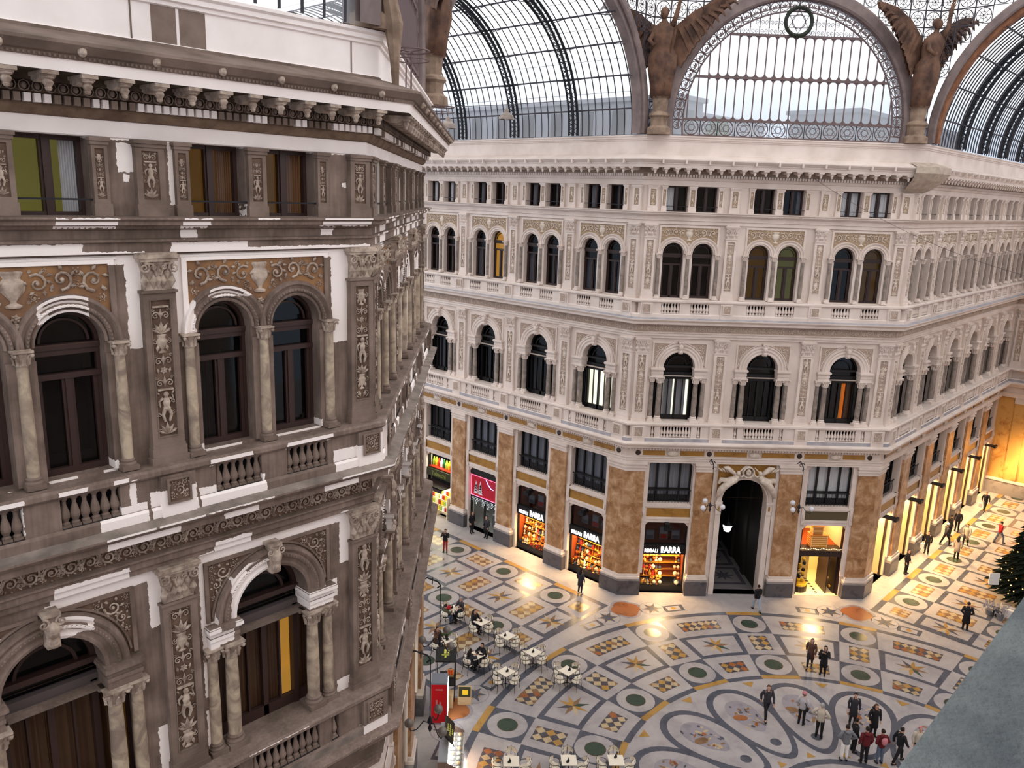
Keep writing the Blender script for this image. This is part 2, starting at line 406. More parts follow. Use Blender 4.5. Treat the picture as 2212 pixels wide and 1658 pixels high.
def arch_ring(mb, uc, zs, prof, mat=0, seg=20, a0=0, a1=pi, bead=None):
    rows = []
    for i in range(seg+1):
        a = a0+(a1-a0)*i/seg; rows.append([(uc+r*cos(a), -o, zs+r*sin(a)) for (r, o) in prof])
    mb.grid(rows, mat)
def frame_rect(mb, u0, u1, z0, z1, w, o0, o1, mat=0):
    """picture-frame moulding of width w from o0 to o1"""
    for (a, b, c, d) in ((u0, u1, z1-w, z1), (u0, u1, z0, z0+w), (u0, u0+w, z0+w, z1-w), (u1-w, u1, z0+w, z1-w)):
        mb.box(a, b, -o1, -o0, c, d, mat)
CACHE = {}
def cached(key, fn):
    if key not in CACHE: CACHE[key] = fn()
    return CACHE[key]
STY = {
 'near': dict(wall='near_paint', trim='near_paint', stone='near_stone', relief='near_relief', ground='near_ground', panel='near_ochre', col='near_column', cap='near_relief', wood='wood_red', ledge='near_ledge', dark='near_dark'),
 'far': dict(wall='far_white', trim='far_trim', stone='far_trim', relief='far_relief', ground='far_pinkground', panel='far_ground', col='far_column', cap='far_trim', wood='wood_dark', ledge='far_ledge', dark='far_ground'),
}
def pil_meshes(st, lvl):
    S = STY[st]
    def mk():
        if lvl == 2: zb, zt, hw, pw = 17.2, 21.15, .30, .195
        elif lvl == 1: zb, zt, hw, pw = 10.42, 15.1, .35, .225
        hcap = .68 if lvl == 2 else .78
        b = MB(); o = .16
        b.box(-hw-.06, hw+.06, -o-.06, 0, zb, zb+.12); b.box(-hw-.03, hw+.03, -o-.03, 0, zb+.12, zb+.3)
        b.box(-hw-.01, hw+.01, -o-.012, 0, zb+.3, zb+.36)
        b.box(-hw, hw, -o+.05, 0, zb+.36, zt-hcap)
        p0, p1 = zb+.5, zt-hcap-.16
        b.box(-hw, -pw, -o, -o+.05, zb+.36, zt-hcap); b.box(pw, hw, -o, -o+.05, zb+.36, zt-hcap)
        b.box(-pw, pw, -o, -o+.05, zb+.36, p0); b.box(-pw, pw, -o, -o+.05, p1, zt-hcap)
        frame_rect(b, -pw, pw, p0, p1, .018, o-.05, o+.012)
        b.box(-hw-.03, hw+.03, -o-.03, 0, zt-hcap-.05, zt-hcap)
        g = MB(); g.face([(-pw, -o+.045, p0), (pw, -o+.045, p0), (pw, -o+.045, p1), (-pw, -o+.045, p1)])
        r = candelabra(pw*1.9, p1-p0-.04, 3+lvl); r2 = candelabra(pw*1.9, p1-p0-.04, 7+lvl)
        # capital
        c = MB(); z = zt-hcap
        c.grid([[(x, -oo, zz) for (x, oo) in ((-w, 0), (-w, o_), (w, o_), (w, 0))] for (w, o_, zz, oo_) in [(hw*.86, o*.8, z, 0), (hw*.84, o*.85, z+hcap*.45, 0), (hw*1.0, o*1.15, z+hcap*.8, 0)] for oo in (0,)] if False else [[(-w, 0, zz), (-w, -o_, zz), (w, -o_, zz), (w, 0, zz)] for (w, o_, zz) in [(hw*.86, o*.8, z), (hw*.84, o*.85, z+hcap*.45), (hw*1.0, o*1.2, z+hcap*.8)]])
        c.box(-hw*1.22, hw*1.22, -o*1.7, 0, zt-.1, zt-.03); c.box(-hw*1.12, hw*1.12, -o*1.5, 0, zt-.16, zt-.1); c.box(-hw*1.1, hw*1.1, -o*1.5, 0, zt-.03, zt)
        for s in (-1, 1):
            spiral(c, s*hw*.88, zt-.27, hw*.34, pi/2, s, 1.6, y=-o*1.45, tr=.24)
            c.tube([(s*hw*.1, -o*1.0, z+hcap*.4), (s*hw*.4, -o*1.25, zt-.2), (s*hw*.86, -o*1.5, zt-.18)], .028, 5)
            spiral(c, s*hw*.28, zt-.26, hw*.2, pi/2, -s, 1.4, y=-o*1.3, tr=.24)
            for k in range(2): leaf(c, s*hw*(.28+.5*k), z+.02, hcap*.42, pi/2-s*.1*k, .55, y=-o*.85, h=.09)
            leaf(c, s*hw*.55, z+hcap*.28, hcap*.4, pi/2, .5, y=-o*.9, h=.1)
        leaf(c, 0, z+.02, hcap*.45, pi/2, .5, y=-o*.85, h=.1); leaf(c, 0, z+hcap*.3, hcap*.42, pi/2, .5, y=-o*.9, h=.12)
        rosette(c, 0, zt-.08, .09)
        for q in (r, r2): q.v = [(x, y-o+.045, zz+p0+.02) for (x, y, zz) in q.v]
        return (b.mesh('pilaster', [S['trim' if st == 'far' else 'stone']]), g.mesh('panel_ground', [S['ground']]), r.mesh('relief', [S['relief']]), r2.mesh('relief', [S['relief']]), c.mesh('capital', [S['cap']]))
    return cached(('pil', st, lvl), mk)
def col_mesh(st, z0, z1, r):
    """round column from plinth z0 to abacus z1: shaft mesh, base+capital mesh"""
    S = STY[st]
    def mk():
        b = MB(); hc = r*2.4; hb = r*2.0
        b.box(-r*1.45, r*1.45, -r*1.45, r*1.45, z0, z0+hb*.4); b.lathe([(r*1.4, z0+hb*.4), (r*1.4, z0+hb*.55), (r*1.12, z0+hb*.68), (r*1.22, z0+hb*.85), (r, z0+hb)], 14)
        c = MB(); z = z1-hc
        c.lathe([(r*.95, z-.02), (r*1.02, z), (r*.9, z+.02), (r*.95, z+hc*.5), (r*1.3, z+hc*.85)], 12)
        c.box(-r*1.5, r*1.5, -r*1.5, r*1.5, z1-r*.35, z1)
        for k in range(8):
            a = k*pi/4; ca, sa = cos(a), sin(a); Rr = r*1.0
            for (zz, hh, oo) in ((z+.01, hc*.42, 1.0), (z+hc*.35, hc*.4, 1.08)) if k % 2 else ((z+.01, hc*.5, 1.0),):
                c.tube([(ca*Rr*oo, sa*Rr*oo, zz), (ca*Rr*oo*1.12, sa*Rr*oo*1.12, zz+hh*.7), (ca*Rr*oo*1.4, sa*Rr*oo*1.4, zz+hh)], [r*.3, r*.26, r*.1], 4)
        for sx in (-1, 1):
            for sy in (-1, 1): c.ball((sx*r*1.25, sy*r*1.25, z1-r*.75), r*.34, 6)
        s = MB(); s.lathe([(r*.96, z0+hb), (r, z0+hb+(z1-z0)*.3), (r*.84, z)], 16, cap=False)
        return s.mesh('shaft', [S['col']], True), b.mesh('base', [S['stone']]), c.mesh('capital', [S['cap']])
    return cached(('col', st, z0, z1, r), mk)
def add_col(parent, st, u, o, z0, z1, r):
    s, b, c = col_mesh(st, z0, z1, r)
    q = add('column', s, parent, T(u, -o, 0)); add('column_base', b, q); add('column_capital', c, q); return q
def baluster_mesh(st, z0, z1):
    def mk():
        h = z1-z0; r = .088; m = MB()
        m.box(-r*.85, r*.85, -r*.85, r*.85, z0, z0+h*.08)
        m.lathe([(r*.8, z0+h*.08), (r*.85, z0+h*.13), (r*.5, z0+h*.18), (r*.95, z0+h*.32), (r*1.0, z0+h*.4), (r*.75, z0+h*.55), (r*.42, z0+h*.72), (r*.42, z0+h*.84), (r*.7, z0+h*.88), (r*.7, z0+h*.94)], 9)
        m.box(-r*.85, r*.85, -r*.85, r*.85, z0+h*.94, z1)
        return m.mesh('baluster', [STY[st]['stone']], False)
    return cached(('balu', st, z0, z1), mk)
ORD = ['first', 'second', 'third', 'fourth', 'fifth', 'sixth', 'seventh', 'eighth']
WIN_N = [0]
def window_obj(me, M, label):
    WIN_N[0] += 1
    o = add('window_%d' % WIN_N[0], me, None, M); tag(o, label, 'window', kind='structure'); return o
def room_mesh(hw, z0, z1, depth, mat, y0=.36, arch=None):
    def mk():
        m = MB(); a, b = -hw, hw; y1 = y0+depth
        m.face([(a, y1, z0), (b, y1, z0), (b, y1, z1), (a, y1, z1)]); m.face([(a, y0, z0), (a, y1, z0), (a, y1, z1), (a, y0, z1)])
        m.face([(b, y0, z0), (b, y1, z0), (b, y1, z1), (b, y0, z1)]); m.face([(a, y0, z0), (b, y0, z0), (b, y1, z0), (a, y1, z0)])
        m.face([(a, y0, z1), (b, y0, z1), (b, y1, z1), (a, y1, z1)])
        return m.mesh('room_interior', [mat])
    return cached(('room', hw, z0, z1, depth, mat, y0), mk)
def curtain_mesh(u0, u1, z0, z1, y, mat, folds=7):
    def mk():
        m = MB(); n = folds*6; rows = [[], []]
        for i in range(n+1):
            x = u0+(u1-u0)*i/n; yy = y+.03*sin(2*pi*i/6)
            rows[0].append((x, yy, z0)); rows[1].append((x, yy, z1))
        m.grid(rows); return m.mesh('curtain', [mat])
    return cached(('curt', u0, u1, z0, z1, y, mat, folds), mk)
def win2_mesh(st):
    def mk():
        m = MB(); hw, zb, zs = .56, 17.25, 19.62
        for s in (-1, 1): m.box(min(s*hw, s*(hw-.07)), max(s*hw, s*(hw-.07)), .24, .34, zb, zs)
        arch_ring(m, 0, zs, [(hw, -.34), (hw, -.24), (hw-.07, -.24), (hw-.07, -.34)], 0, 16)
        m.box(-hw, hw, .24, .34, zb, zb+.12); m.box(-hw, hw, .2, .34, 19.5, 19.6); m.box(-hw, hw, .23, .34, 19.4, 19.5)
        m.box(-hw, hw, .22, .34, 18.98, 19.08); m.box(-.05, .05, .24, .34, zb, 18.98)
        for s in (-1, 1):
            m.box(min(s*(hw-.14), s*(hw-.07)), max(s*(hw-.14), s*(hw-.07)), .26, .34, zb, 18.98)
            m.box(min(s*.05, s*.1), max(s*.05, s*.1), .27, .34, zb+.12, 18.98)
        arch_ring(m, 0, zs, [(hw-.14, -.34), (hw-.14, -.28), (hw-.18, -.28), (hw-.18, -.34)], 0, 14)
        p = MB(); pts = [(-hw, .33, zb), (hw, .33, zb)]+[(hw*cos(pi*i/14), .33, zs+hw*sin(pi*i/14)) for i in range(15)]
        p.face(pts)
        return m.mesh('window_frame', [STY[st]['wood']]), p.mesh('pane', ['glass'])
    return cached(('win2', st), mk)
def win1_mesh(st):
    def mk():
        m = MB(); y = .42
        for u in (-1.42, 1.36): m.box(u, u+.06, y, y+.1, 10.42, 12.95)
        for u in (-.84, .72): m.box(u, u+.12, y-.06, y+.1, 10.42, 13.0)
        m.box(-.06, .06, y-.02, y+.1, 10.42, 12.75)
        for u in (-.42, .38): m.box(u, u+.04, y, y+.1, 10.42, 12.75)
        for u in (-1.16, 1.1): m.box(u, u+.06, y, y+.1, 10.42, 12.75)
        m.box(-1.42, 1.42, y-.02, y+.1, 10.42, 10.68); m.box(-1.42, 1.42, y-.03, y+.1, 12.72, 12.82)
        m.box(-.87, .87, y-.06, y+.1, 12.95, 13.12, 1); m.box(-.87, .87, y-.1, y+.1, 13.38, 13.5)
        m.box(-1.42, 1.42, y-.1, y+.1, 12.74, 12.96, 1)
        arch_ring(m, 0, 13.45, [(.87, -y-.1), (.87, -y+.04), (.77, -y+.04), (.77, -y-.1)], 0, 18)
        arch_ring(m, 0, 13.45, [(.56, -y-.1), (.56, -y+.0), (.5, -y+.0), (.5, -y-.1)], 0, 16)
        p = MB(); yy = y+.08
        p.face([(-1.42, yy, 10.42), (1.42, yy, 10.42), (1.42, yy, 12.95), (-1.42, yy, 12.95)])
        p.face([(-.87, yy, 12.95), (.87, yy, 12.95)]+[(.87*cos(pi*i/16), yy, 13.45+.87*sin(pi*i/16)) for i in range(17)])
        return m.mesh('window_frame', ['wood_red', 'wood_grey'] if st == 'near' else ['frame_black', 'frame_black']), p.mesh('pane', ['glass'])
    return cached(('win1', st), mk)
def win3_mesh(st):
    def mk():
        m = MB(); hw, zb, zt = .56, 21.77, 23.08
        frame_rect(m, -hw, hw, zb, zt, .07, -.42, -.3); m.box(-.055, .055, .28, .42, zb, zt)
        for s in (-1, 1): m.box(min(s*.055, s*.09), max(s*.055, s*.09), .32, .42, zb+.07, zt-.07)
        p = MB(); p.face([(-hw, .4, zb), (hw, .4, zb), (hw, .4, zt), (-hw, .4, zt)])
        r = MB(); r.box(-hw-.02, hw+.02, -.02, .0, 22.04, 22.07)
        return m.mesh('window_frame', [STY[st]['wood']]), p.mesh('pane', ['glass_clear']), r.mesh('guard_bar', ['iron_dark'])
    return cached(('win3', st), mk)
def mezz_mesh(st):
    def mk():
        m = MB(); z0, z1, h = 5.55, 8.05, 1.3
        frame_rect(m, -h, h, z0, z1, .09, -.42, -.3)
        for u in (-.65, 0, .65): m.box(u-.05, u+.05, .3, .42, z0, z1)
        m.box(-h, h, .3, .42, 6.28, 6.36); m.box(-h, h, .36, .4, 5.6, 5.95)
        r = MB(); r.box(-h, h, .1, .14, 6.28, 6.33)
        for i in range(14): r.box(-h+.1+i*.18, -h+.12+i*.18, .11, .13, 5.55, 6.28)
        p = MB(); p.face([(-h, .39, z0), (h, .39, z0), (h, .39, z1), (-h, .39, z1)])
        return m.mesh('window_frame', ['frame_black']), p.mesh('pane', ['glass_clear']), r.mesh('railing', ['iron_dark'])
    return cached(('mezz', st), mk)

def spandrel2(st):
    S = STY[st]
    def mk():
        g = MB(); wall_panel(g, -1.5, 1.5, 19.62, 20.97, -.015, [(-.79, .78, 19.62, 19.62, 'arch'), (.79, .78, 19.62, 19.62, 'arch')], 0.005)
        r = MB(); rnd = random.Random(11)
        ok = lambda u, z: abs(u) < 1.47 and 19.5 < z < 20.94 and all((u-c)**2+(z-19.62)**2 > .89**2 for c in (-.79, .79)) and not (abs(u) < .17)
        vase(r, 0, 20.3, .6, .42); rosette(r, 0, 20.12, .09); r.ball((0, -.03, 19.98), (.06, .05, .08), 6)
        fill(r, ok, (0, 1.47, 19.6, 20.94), .27, .035, rnd, True, tries=5000)
        r.v = [(x, y-.02, z) for (x, y, z) in r.v]
        a = MB()
        for c in (-.79, .79):
            arch_ring(a, c, 19.62, [(.56, 0), (.56, .06), (.60, .08), (.63, .04), (.65, .1), (.70, .1), (.72, .05), (.76, .07), (.80, .12), (.85, .13), (.87, 0)], 0, 24)
            if st == 'near':
                for i in range(30):
                    t = pi*(i+.5)/30; a.ball((c+.675*cos(t), -.105, 19.62+.675*sin(t)), .026, 5)
            for s in (-1, 1):
                a.box(min(c+s*.56, c+s*.76), max(c+s*.56, c+s*.76), -.06, 0, 17.25, 19.4)
        f = MB()
        for s in (-1, 1): f.box(min(s*1.5, s*1.6), max(s*1.5, s*1.6), -.06, 0, 19.62, 20.97)
        f.box(-1.6, 1.6, -.06, 0, 20.97, 21.04); f.box(-1.66, 1.66, -.03, 0, 21.04, 21.08)
        return g.mesh('panel_ground', [S['panel']]), r.mesh('relief', [S['relief']]), a.mesh('archivolt', [S['trim']]), f.mesh('panel_frame', [S['trim']])
    return cached(('sp2', st), mk)
def spandrel1(st):
    S = STY[st]
    def mk():
        g = MB(); wall_panel(g, -1.46, 1.46, 13.5, 14.82, -.012, [(0, 1.2, 13.5, 13.5, 'arch')], 0.005)
        r = MB(); rnd = random.Random(5)
        ok = lambda u, z: .2 < abs(u) < 1.4 and 13.5 < z < 14.76 and u*u+(z-13.45)**2 > 1.37**2
        fill(r, ok, (.2, 1.4, 13.5, 14.76), .22, .035, rnd, True, tries=6000)
        r.v = [(x, y-.02, z) for (x, y, z) in r.v]
        a = MB(); arch_ring(a, 0, 13.45, [(.87, -.35), (.87, .1), (.93, .12), (.98, .08), (1.04, .09), (1.07, .14), (1.14, .14), (1.17, .1), (1.24, .16), (1.3, .16), (1.33, .0)], 0, 28)
        if st == 'near':
            for i in range(44):
                t = pi*(i+.5)/44; a.ball((1.105*cos(t), -.15, 13.45+1.105*sin(t)), .026, 5)
        k = MB(); k.box(-.11, .11, -.26, 0, 14.25, 14.85); k.box(-.15, .15, -.29, 0, 14.86, 14.93)
        k.ball((0, -.3, 14.62), (.12, .1, .16), 8); k.ball((0, -.28, 14.38), (.1, .1, .12), 8)
        for s in (-1, 1): spiral(k, s*.14, 14.76, .1, pi/2, s, 1.4, y=-.3, tr=.24); leaf(k, s*.05, 14.5, .25, -pi/2-s*.3, .5, y=-.3, h=.05)
        f = MB()
        for s in (-1, 1):
            f.box(min(s*1.42, s*1.5), max(s*1.42, s*1.5), -.05, 0, 13.5, 14.82)
            f.box(min(s*.2, s*1.5), max(s*.2, s*1.5), -.05, 0, 14.78, 14.85); f.box(min(s*.16, s*.2), max(s*.16, s*.2), -.05, 0, 14.6, 14.85)
        arch_ring(f, 0, 13.45, [(1.36, 0), (1.36, .05), (1.4, .05), (1.4, 0)], 0, 28, .1, pi/2-.16); arch_ring(f, 0, 13.45, [(1.36, 0), (1.36, .05), (1.4, .05), (1.4, 0)], 0, 28, pi/2+.16, pi-.1)
        e = MB()
        for s in (-1, 1):
            def bx(a, b, o, z0, z1): e.box(min(s*a, s*b), max(s*a, s*b), -o, .35, z0, z1)
            bx(.86, 1.5, .16, 12.95, 13.12); bx(.85, 1.52, .19, 13.12, 13.2); bx(.86, 1.5, .16, 13.2, 13.3); bx(.8, 1.56, .26, 13.34, 13.42); bx(.83, 1.53, .22, 13.3, 13.34); bx(.82, 1.54, .24, 13.42, 13.45)
        return g.mesh('panel_ground', [S['ground']]), r.mesh('relief', [S['relief']]), a.mesh('archivolt', [S['trim']]), k.mesh('keystone', [S['cap']]), f.mesh('panel_frame', [S['stone']]), e.mesh('impost', [S['trim']])
    return cached(('sp1', st), mk)
def attic_pil(st, hw, kind):
    S = STY[st]
    def mk():
        b = MB(); o = .1 if kind else .14
        b.box(-hw, hw, -o+.04, 0, 21.99, 22.96); b.box(-hw-.02, hw+.02, -o-.02, 0, 21.77, 21.99)
        b.box(-hw-.02, hw+.02, -o-.03, 0, 22.96, 23.02); b.box(-hw-.04, hw+.04, -o-.06, 0, 23.02, 23.08)
        pw = hw*.58
        for s in (-1, 1): b.box(min(s*pw, s*hw), max(s*pw, s*hw), -o, -o+.04, 21.99, 22.96)
        b.box(-pw, pw, -o, -o+.04, 21.99, 22.07); b.box(-pw, pw, -o, -o+.04, 22.9, 22.96)
        g = MB(); g.face([(-pw, -o+.035, 22.07), (pw, -o+.035, 22.07), (pw, -o+.035, 22.9), (-pw, -o+.035, 22.9)])
        r = candelabra(pw*1.8, .8, 4+int(hw*100)); r.v = [(x, y*.7-o+.04, z+22.08) for (x, y, z) in r.v]
        return b.mesh('attic_pilaster', [S['stone']]), g.mesh('panel_ground', [S['ground'] if st == 'near' else 'far_ground']), r.mesh('relief', [S['relief']])
    return cached(('atp', st, hw, kind), mk)
def ped_panel(st, w, z0, z1):
    S = STY[st]
    def mk():
        f = MB(); frame_rect(f, -w/2, w/2, z0, z1, .04, 0, .03)
        g = MB(); g.face([(-w/2, -.005, z0), (w/2, -.005, z0), (w/2, -.005, z1), (-w/2, -.005, z1)])
        r = scroll_block(w-.1, z1-z0-.1, 9); r.v = [(x, y, z+z0+.05) for (x, y, z) in r.v]
        return f.mesh('panel_frame', [S['stone']]), g.mesh('panel_ground', [S['ground']]), r.mesh('relief', [S['relief']])
    return cached(('pp', st, w, z0, z1), mk)

def facade(key, F, L0, L1, bays, pils, st, desc, opts):
    """one wall: F its frame, from L0 to L1 along it"""
    S = STY[st]
    W = MB()
    gf = opts.get('gf', True)
    edges = sorted(set([L0, L1]+pils)); 
    cells = []
    sb = sorted(bays); e = [L0]+[(sb[i]+sb[i+1])/2 for i in range(len(sb)-1)]+[L1]
    for i, c in enumerate(sb): cells.append((e[i], e[i+1], c))
    for (a, b, c) in cells:
        arch = opts.get('arch') == c
        if gf:
            if arch: wall_panel(W, a, b, 0, 8.1, 0, [(opts.get('archx', c), 1.3, 0, 5.8, 'arch')], .6, 0)
            else:
                wall_panel(W, a, b, 0, 5.0, 0, [(c, 1.3, 0, 4.4, 'cham')], .5, 0); wall_panel(W, a, b, 5.0, 8.1, 0, [(c, 1.3, 5.55, 8.05, 'cham')], .35, 0)
        W.face([(a, 0, 8.1), (b, 0, 8.1), (b, 0, 10.42), (a, 0, 10.42)])
        wall_panel(W, a, b, 10.42, 12.95, 0, [(c, 1.42, 10.42, 12.95, 'rect')], .45)
        wall_panel(W, a, b, 12.95, 15.4, 0, [(c, .87, 12.95, 13.45, 'arch')], .45, sill=False)
        W.face([(a, 0, 15.4), (b, 0, 15.4), (b, 0, 17.25), (a, 0, 17.25)])
        wall_panel(W, a, b, 17.25, 21.3, 0, [(c-.79, .56, 17.25, 19.62, 'arch'), (c+.79, .56, 17.25, 19.62, 'arch')], .35)
        W.face([(a, 0, 21.3), (b, 0, 21.3), (b, 0, 21.77), (a, 0, 21.77)])
        wall_panel(W, a, b, 21.77, 23.4, 0, [(c-.78, .56, 21.77, 23.08, 'rect'), (c+.78, .56, 21.77, 23.08, 'rect')], .42)
    # blank back so that nothing shines through
    for (z0, z1, y) in ((0, 8.1, 4.0), (9.4, 25, 2.6)):
        if z0 == 0 and opts.get('arch'):
            c = opts.get('archx', opts['arch'])
            W.face([(L0, y, z0), (c-1.4, y, z0), (c-1.4, y, z1), (L0, y, z1)], 1); W.face([(c+1.4, y, z0), (L1, y, z0), (L1, y, z1), (c+1.4, y, z1)], 1)
        else: W.face([(L0, y, z0), (L1, y, z0), (L1, y, z1), (L0, y, z1)], 1)
    root = add('wall_'+key, W.mesh('wall_'+key, [S['wall'], 'room_black']), None, F); tag(root, desc['label'], 'wall', kind='structure')
    # ---- pilasters
    for i, u in enumerate(pils):
        for lvl in (1, 2):
            b, g, r1, r2, c = pil_meshes(st, lvl)
            p = add('pilaster', b, root, T(u)); add('panel_ground', g, p); add('relief', r1 if i % 2 else r2, p); add('capital', c, p)
        b, g, r = attic_pil(st, .25, 0); p = add('attic_pilaster', b, root, T(u)); add('panel_ground', g, p); add('relief', r, p)
        for (w, z0, z1, o) in ((.46, 16.48, 16.98, .47), (.5, 9.62, 10.2, .57)):
            f, g, r = ped_panel(st, w, z0, z1); q = add('carved_panel', g, root, T(u, -o)); add('relief', r, q); add('panel_frame', f, q)
    # ---- bays
    for bi, c in enumerate(bays):
        g, r, a, f = spandrel2(st); q = add('spandrel_panel', g, root, T(c)); add('relief', r, q); add('archivolt', a, root, T(c)); add('panel_frame', f, root, T(c))
        g, r, a, k, f, e_ = spandrel1(st); q = add('spandrel_panel', g, root, T(c)); add('relief', r, q); add('archivolt', a, root, T(c)); add('keystone', k, root, T(c)); add('panel_frame', f, q); add('impost', e_, root, T(c))
        for u in (-1.56, 0, 1.56): add_col(root, st, c+u, .1, 17.22, 19.62, .105)
        for u in (-1.0, 1.0): add_col(root, st, c+u, .02, 10.42, 12.95, .15)
        for u in (-1.42, 1.42): add_col(root, st, c+u, .0, 10.42, 12.95, .13)
        b, g, r = attic_pil(st, .19, 1); p = add('attic_pilaster', b, root, T(c)); add('panel_ground', g, p); add('relief', r, p)
        for s in (-1.49, 1.49):
            b, g, r = attic_pil(st, .13, 1); p = add('attic_pilaster', b, root, T(c+s)); add('panel_ground', g, p); add('relief', r, p)
        bname = desc['bay'](bi)
        sp = opts.get('win', {})
        for wi, s in enumerate((-.79, .79)):
            side = ('left', 'right')[wi]
            fm, pm = win2_mesh(st); q = window_obj(fm, F @ T(c+s), '%s arched window of the pair, %s, upper floor of %s' % (side, bname, desc['name']))
            add('pane', pm, q); room, cur = sp.get(('u', bi, wi), opts.get('defu', ('room_dark', None)))
            add('room_interior', room_mesh(.72, 17.2, 20.3, 1.3, room), q)
            if cur: add('curtain', curtain_mesh(cur[1], cur[2], 17.3, 18.98, .4, cur[0]), q)
            fm, pm, rm = win3_mesh(st); q = window_obj(fm, F @ T(c+(-.78, .78)[wi]), '%s square attic window, %s, top floor of %s' % (side, bname, desc['name']))
            add('pane', pm, q); add('guard_bar', rm, q); room, cur = sp.get(('a', bi, wi), opts.get('defa', ('room_dark', None)))
            add('room_interior', room_mesh(.7, 21.7, 23.2, 1.4, room, .43), q)
            if cur: add('curtain', curtain_mesh(cur[1], cur[2], 21.8, 23.06, .47, cur[0]), q)
        fm, pm = win1_mesh(st); q = window_obj(fm, F @ T(c), 'tall arched window between twin columns, %s, first floor of %s' % (bname, desc['name']))
        add('pane', pm, q); room, cur = sp.get(('f', bi), opts.get('deff', ('room_dark', None)))
        add('room_interior', room_mesh(.84 if st == 'far' else 1.6, 10.3, 12.93, 1.6, room, .53), q)
        if st == 'far':
            for s in (-1.22, 1.22): add('side_dark_sheet', cached('sbl', lambda: (lambda m: (m.face([(-.37, .6, 10.4), (.37, .6, 10.4), (.37, .6, 12.95), (-.37, .6, 12.95)]), m.mesh('side_dark_sheet', ['room_black']))[-1])(MB())), q, T(s))  # black sheets added behind the side panes so they read as unlit
        add('room_interior', room_mesh(1.0, 12.95, 14.5, .5, 'room_black', .53), q)  # separate black box added to keep the lunette dark above a lit room
        for cu in (cur or ()): add('curtain', curtain_mesh(cu[1], cu[2], 10.5, 12.8 if len(cu) < 4 else cu[3], .6, cu[0], 5), q)
        if gf and opts.get('arch') != c and opts.get('mezz', True):
            fm, pm, rm = mezz_mesh(st); q = window_obj(fm, F @ T(c), 'wide mezzanine window with dark railing, %s, above the shops of %s' % (bname, desc['name']))
            add('pane', pm, q); add('railing', rm, q); add('room_interior', room_mesh(1.4, 5.4, 8.2, .9, 'room_grey', .43), q)
            if ('m', bi) in sp: add('curtain', curtain_mesh(-1.25, 1.25, 5.6, 8.0, .5, sp[('m', bi)], 9), q)
    # ---- balustrades: pedestals and balusters
    for (nm, z0, z1, o, zr) in (('upper', 16.45, 17.03, .38, 1), ('lower', 9.6, 10.25, .5, 0)):
        gaps = []
        for c in sorted(bays):
            if zr: gaps += [(c-.79-.5, c-.79+.5), (c+.79-.5, c+.79+.5)]
            else: gaps += [(c-1.38, c-1.18), (c-.85, c+.85), (c+1.18, c+1.38)]
        P = MB(); x = L0
        for (a, b) in gaps:
            if a > x: P.box(x, a, -o+.03, -.02, z0, z1)
            x = b
        P.box(x, L1, -o+.03, -.02, z0, z1)
        for u in pils: P.box(u-.33 if zr else u-.36, u+.33 if zr else u+.36, -o-.07, -o+.05, z0-.25, z1)
        br = add('balustrade', P.mesh('balustrade', [S['trim']]), root)
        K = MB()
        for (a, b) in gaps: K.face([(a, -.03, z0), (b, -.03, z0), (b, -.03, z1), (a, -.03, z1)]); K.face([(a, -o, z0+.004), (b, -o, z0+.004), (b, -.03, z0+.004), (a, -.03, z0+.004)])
        add('gap_shade_sheet', K.mesh('gap_shade_sheet', ['room_black' if st == 'far' else 'room_dark']), br)  # dark sheets behind and under the balusters, painting the shade of the gaps
        bm = baluster_mesh(st, z0, z1)
        for (a, b) in gaps:
            n = max(1, round((b-a)/.165))
            for i in range(n): add('baluster', bm, br, T(a+(b-a)*(i+.5)/n, -o+.12))
    return root

# ---- profiles of the continuous mouldings (outward offset, height)
ENT1 = [(0, 8.02), (.26, 8.05), (.26, 8.16), (.3, 8.18), (.3, 8.3), (.36, 8.36), (.36, 8.42), (.24, 8.44), (.24, 8.8), (.3, 8.82), (.3, 8.93), (.42, 8.97), (.62, 9.0), (.64, 9.08), (.74, 9.16), (.8, 9.24), (.8, 9.3), (.55, 9.36), (.55, 9.56), (.5, 9.6), (0, 9.6)]
ENT1M = [0]*7+[1]+[0]*9+[2, 0, 0, 0]
RAIL1 = [(.28, 10.25), (.52, 10.25), (.57, 10.3), (.57, 10.38), (.52, 10.42), (0, 10.42)]
ENT2 = [(0, 15.06), (.1, 15.08), (.1, 15.2), (.16, 15.22), (.16, 15.34), (.22, 15.38), (.22, 15.42), (.1, 15.44), (.1, 15.8), (.2, 15.82), (.26, 15.88), (.52, 15.9), (.52, 16.02), (.6, 16.06), (.68, 16.14), (.68, 16.18), (.42, 16.24), (.42, 16.4), (.38, 16.45), (0, 16.45)]
ENT2M = [0]*7+[1]+[0]*7+[2, 0, 0, 0]
RAIL2 = [(.2, 17.03), (.4, 17.03), (.45, 17.08), (.45, 17.16), (.4, 17.2), (0, 17.2)]
ENT3 = [(0, 21.1), (.1, 21.14), (.1, 21.32), (.17, 21.34), (.17, 21.38), (.1, 21.4), (.1, 21.54), (.2, 21.57), (.24, 21.62), (.36, 21.64), (.36, 21.7), (.44, 21.74), (.44, 21.77), (.0, 21.79)]
ENT4 = [(.0, 23.08), (.03, 23.1), (.03, 23.36), (.1, 23.38), (.17, 23.48), (.17, 23.52), (.2, 23.53), (.2, 23.68), (.32, 23.7), (.32, 23.84), (.38, 23.86), (.38, 23.96), (1.0, 23.96), (1.02, 24.12), (1.05, 24.13), (1.07, 24.2), (1.12, 24.22), (1.24, 24.33), (1.24, 24.38), (.5, 24.6), (.34, 24.63), (.34, 24.68), (.31, 24.7), (.31, 25.28), (.36, 25.3), (.36, 25.36), (.42, 25.38), (.42, 25.46), (.48, 25.5), (.48, 25.56), (-.3, 25.58)]
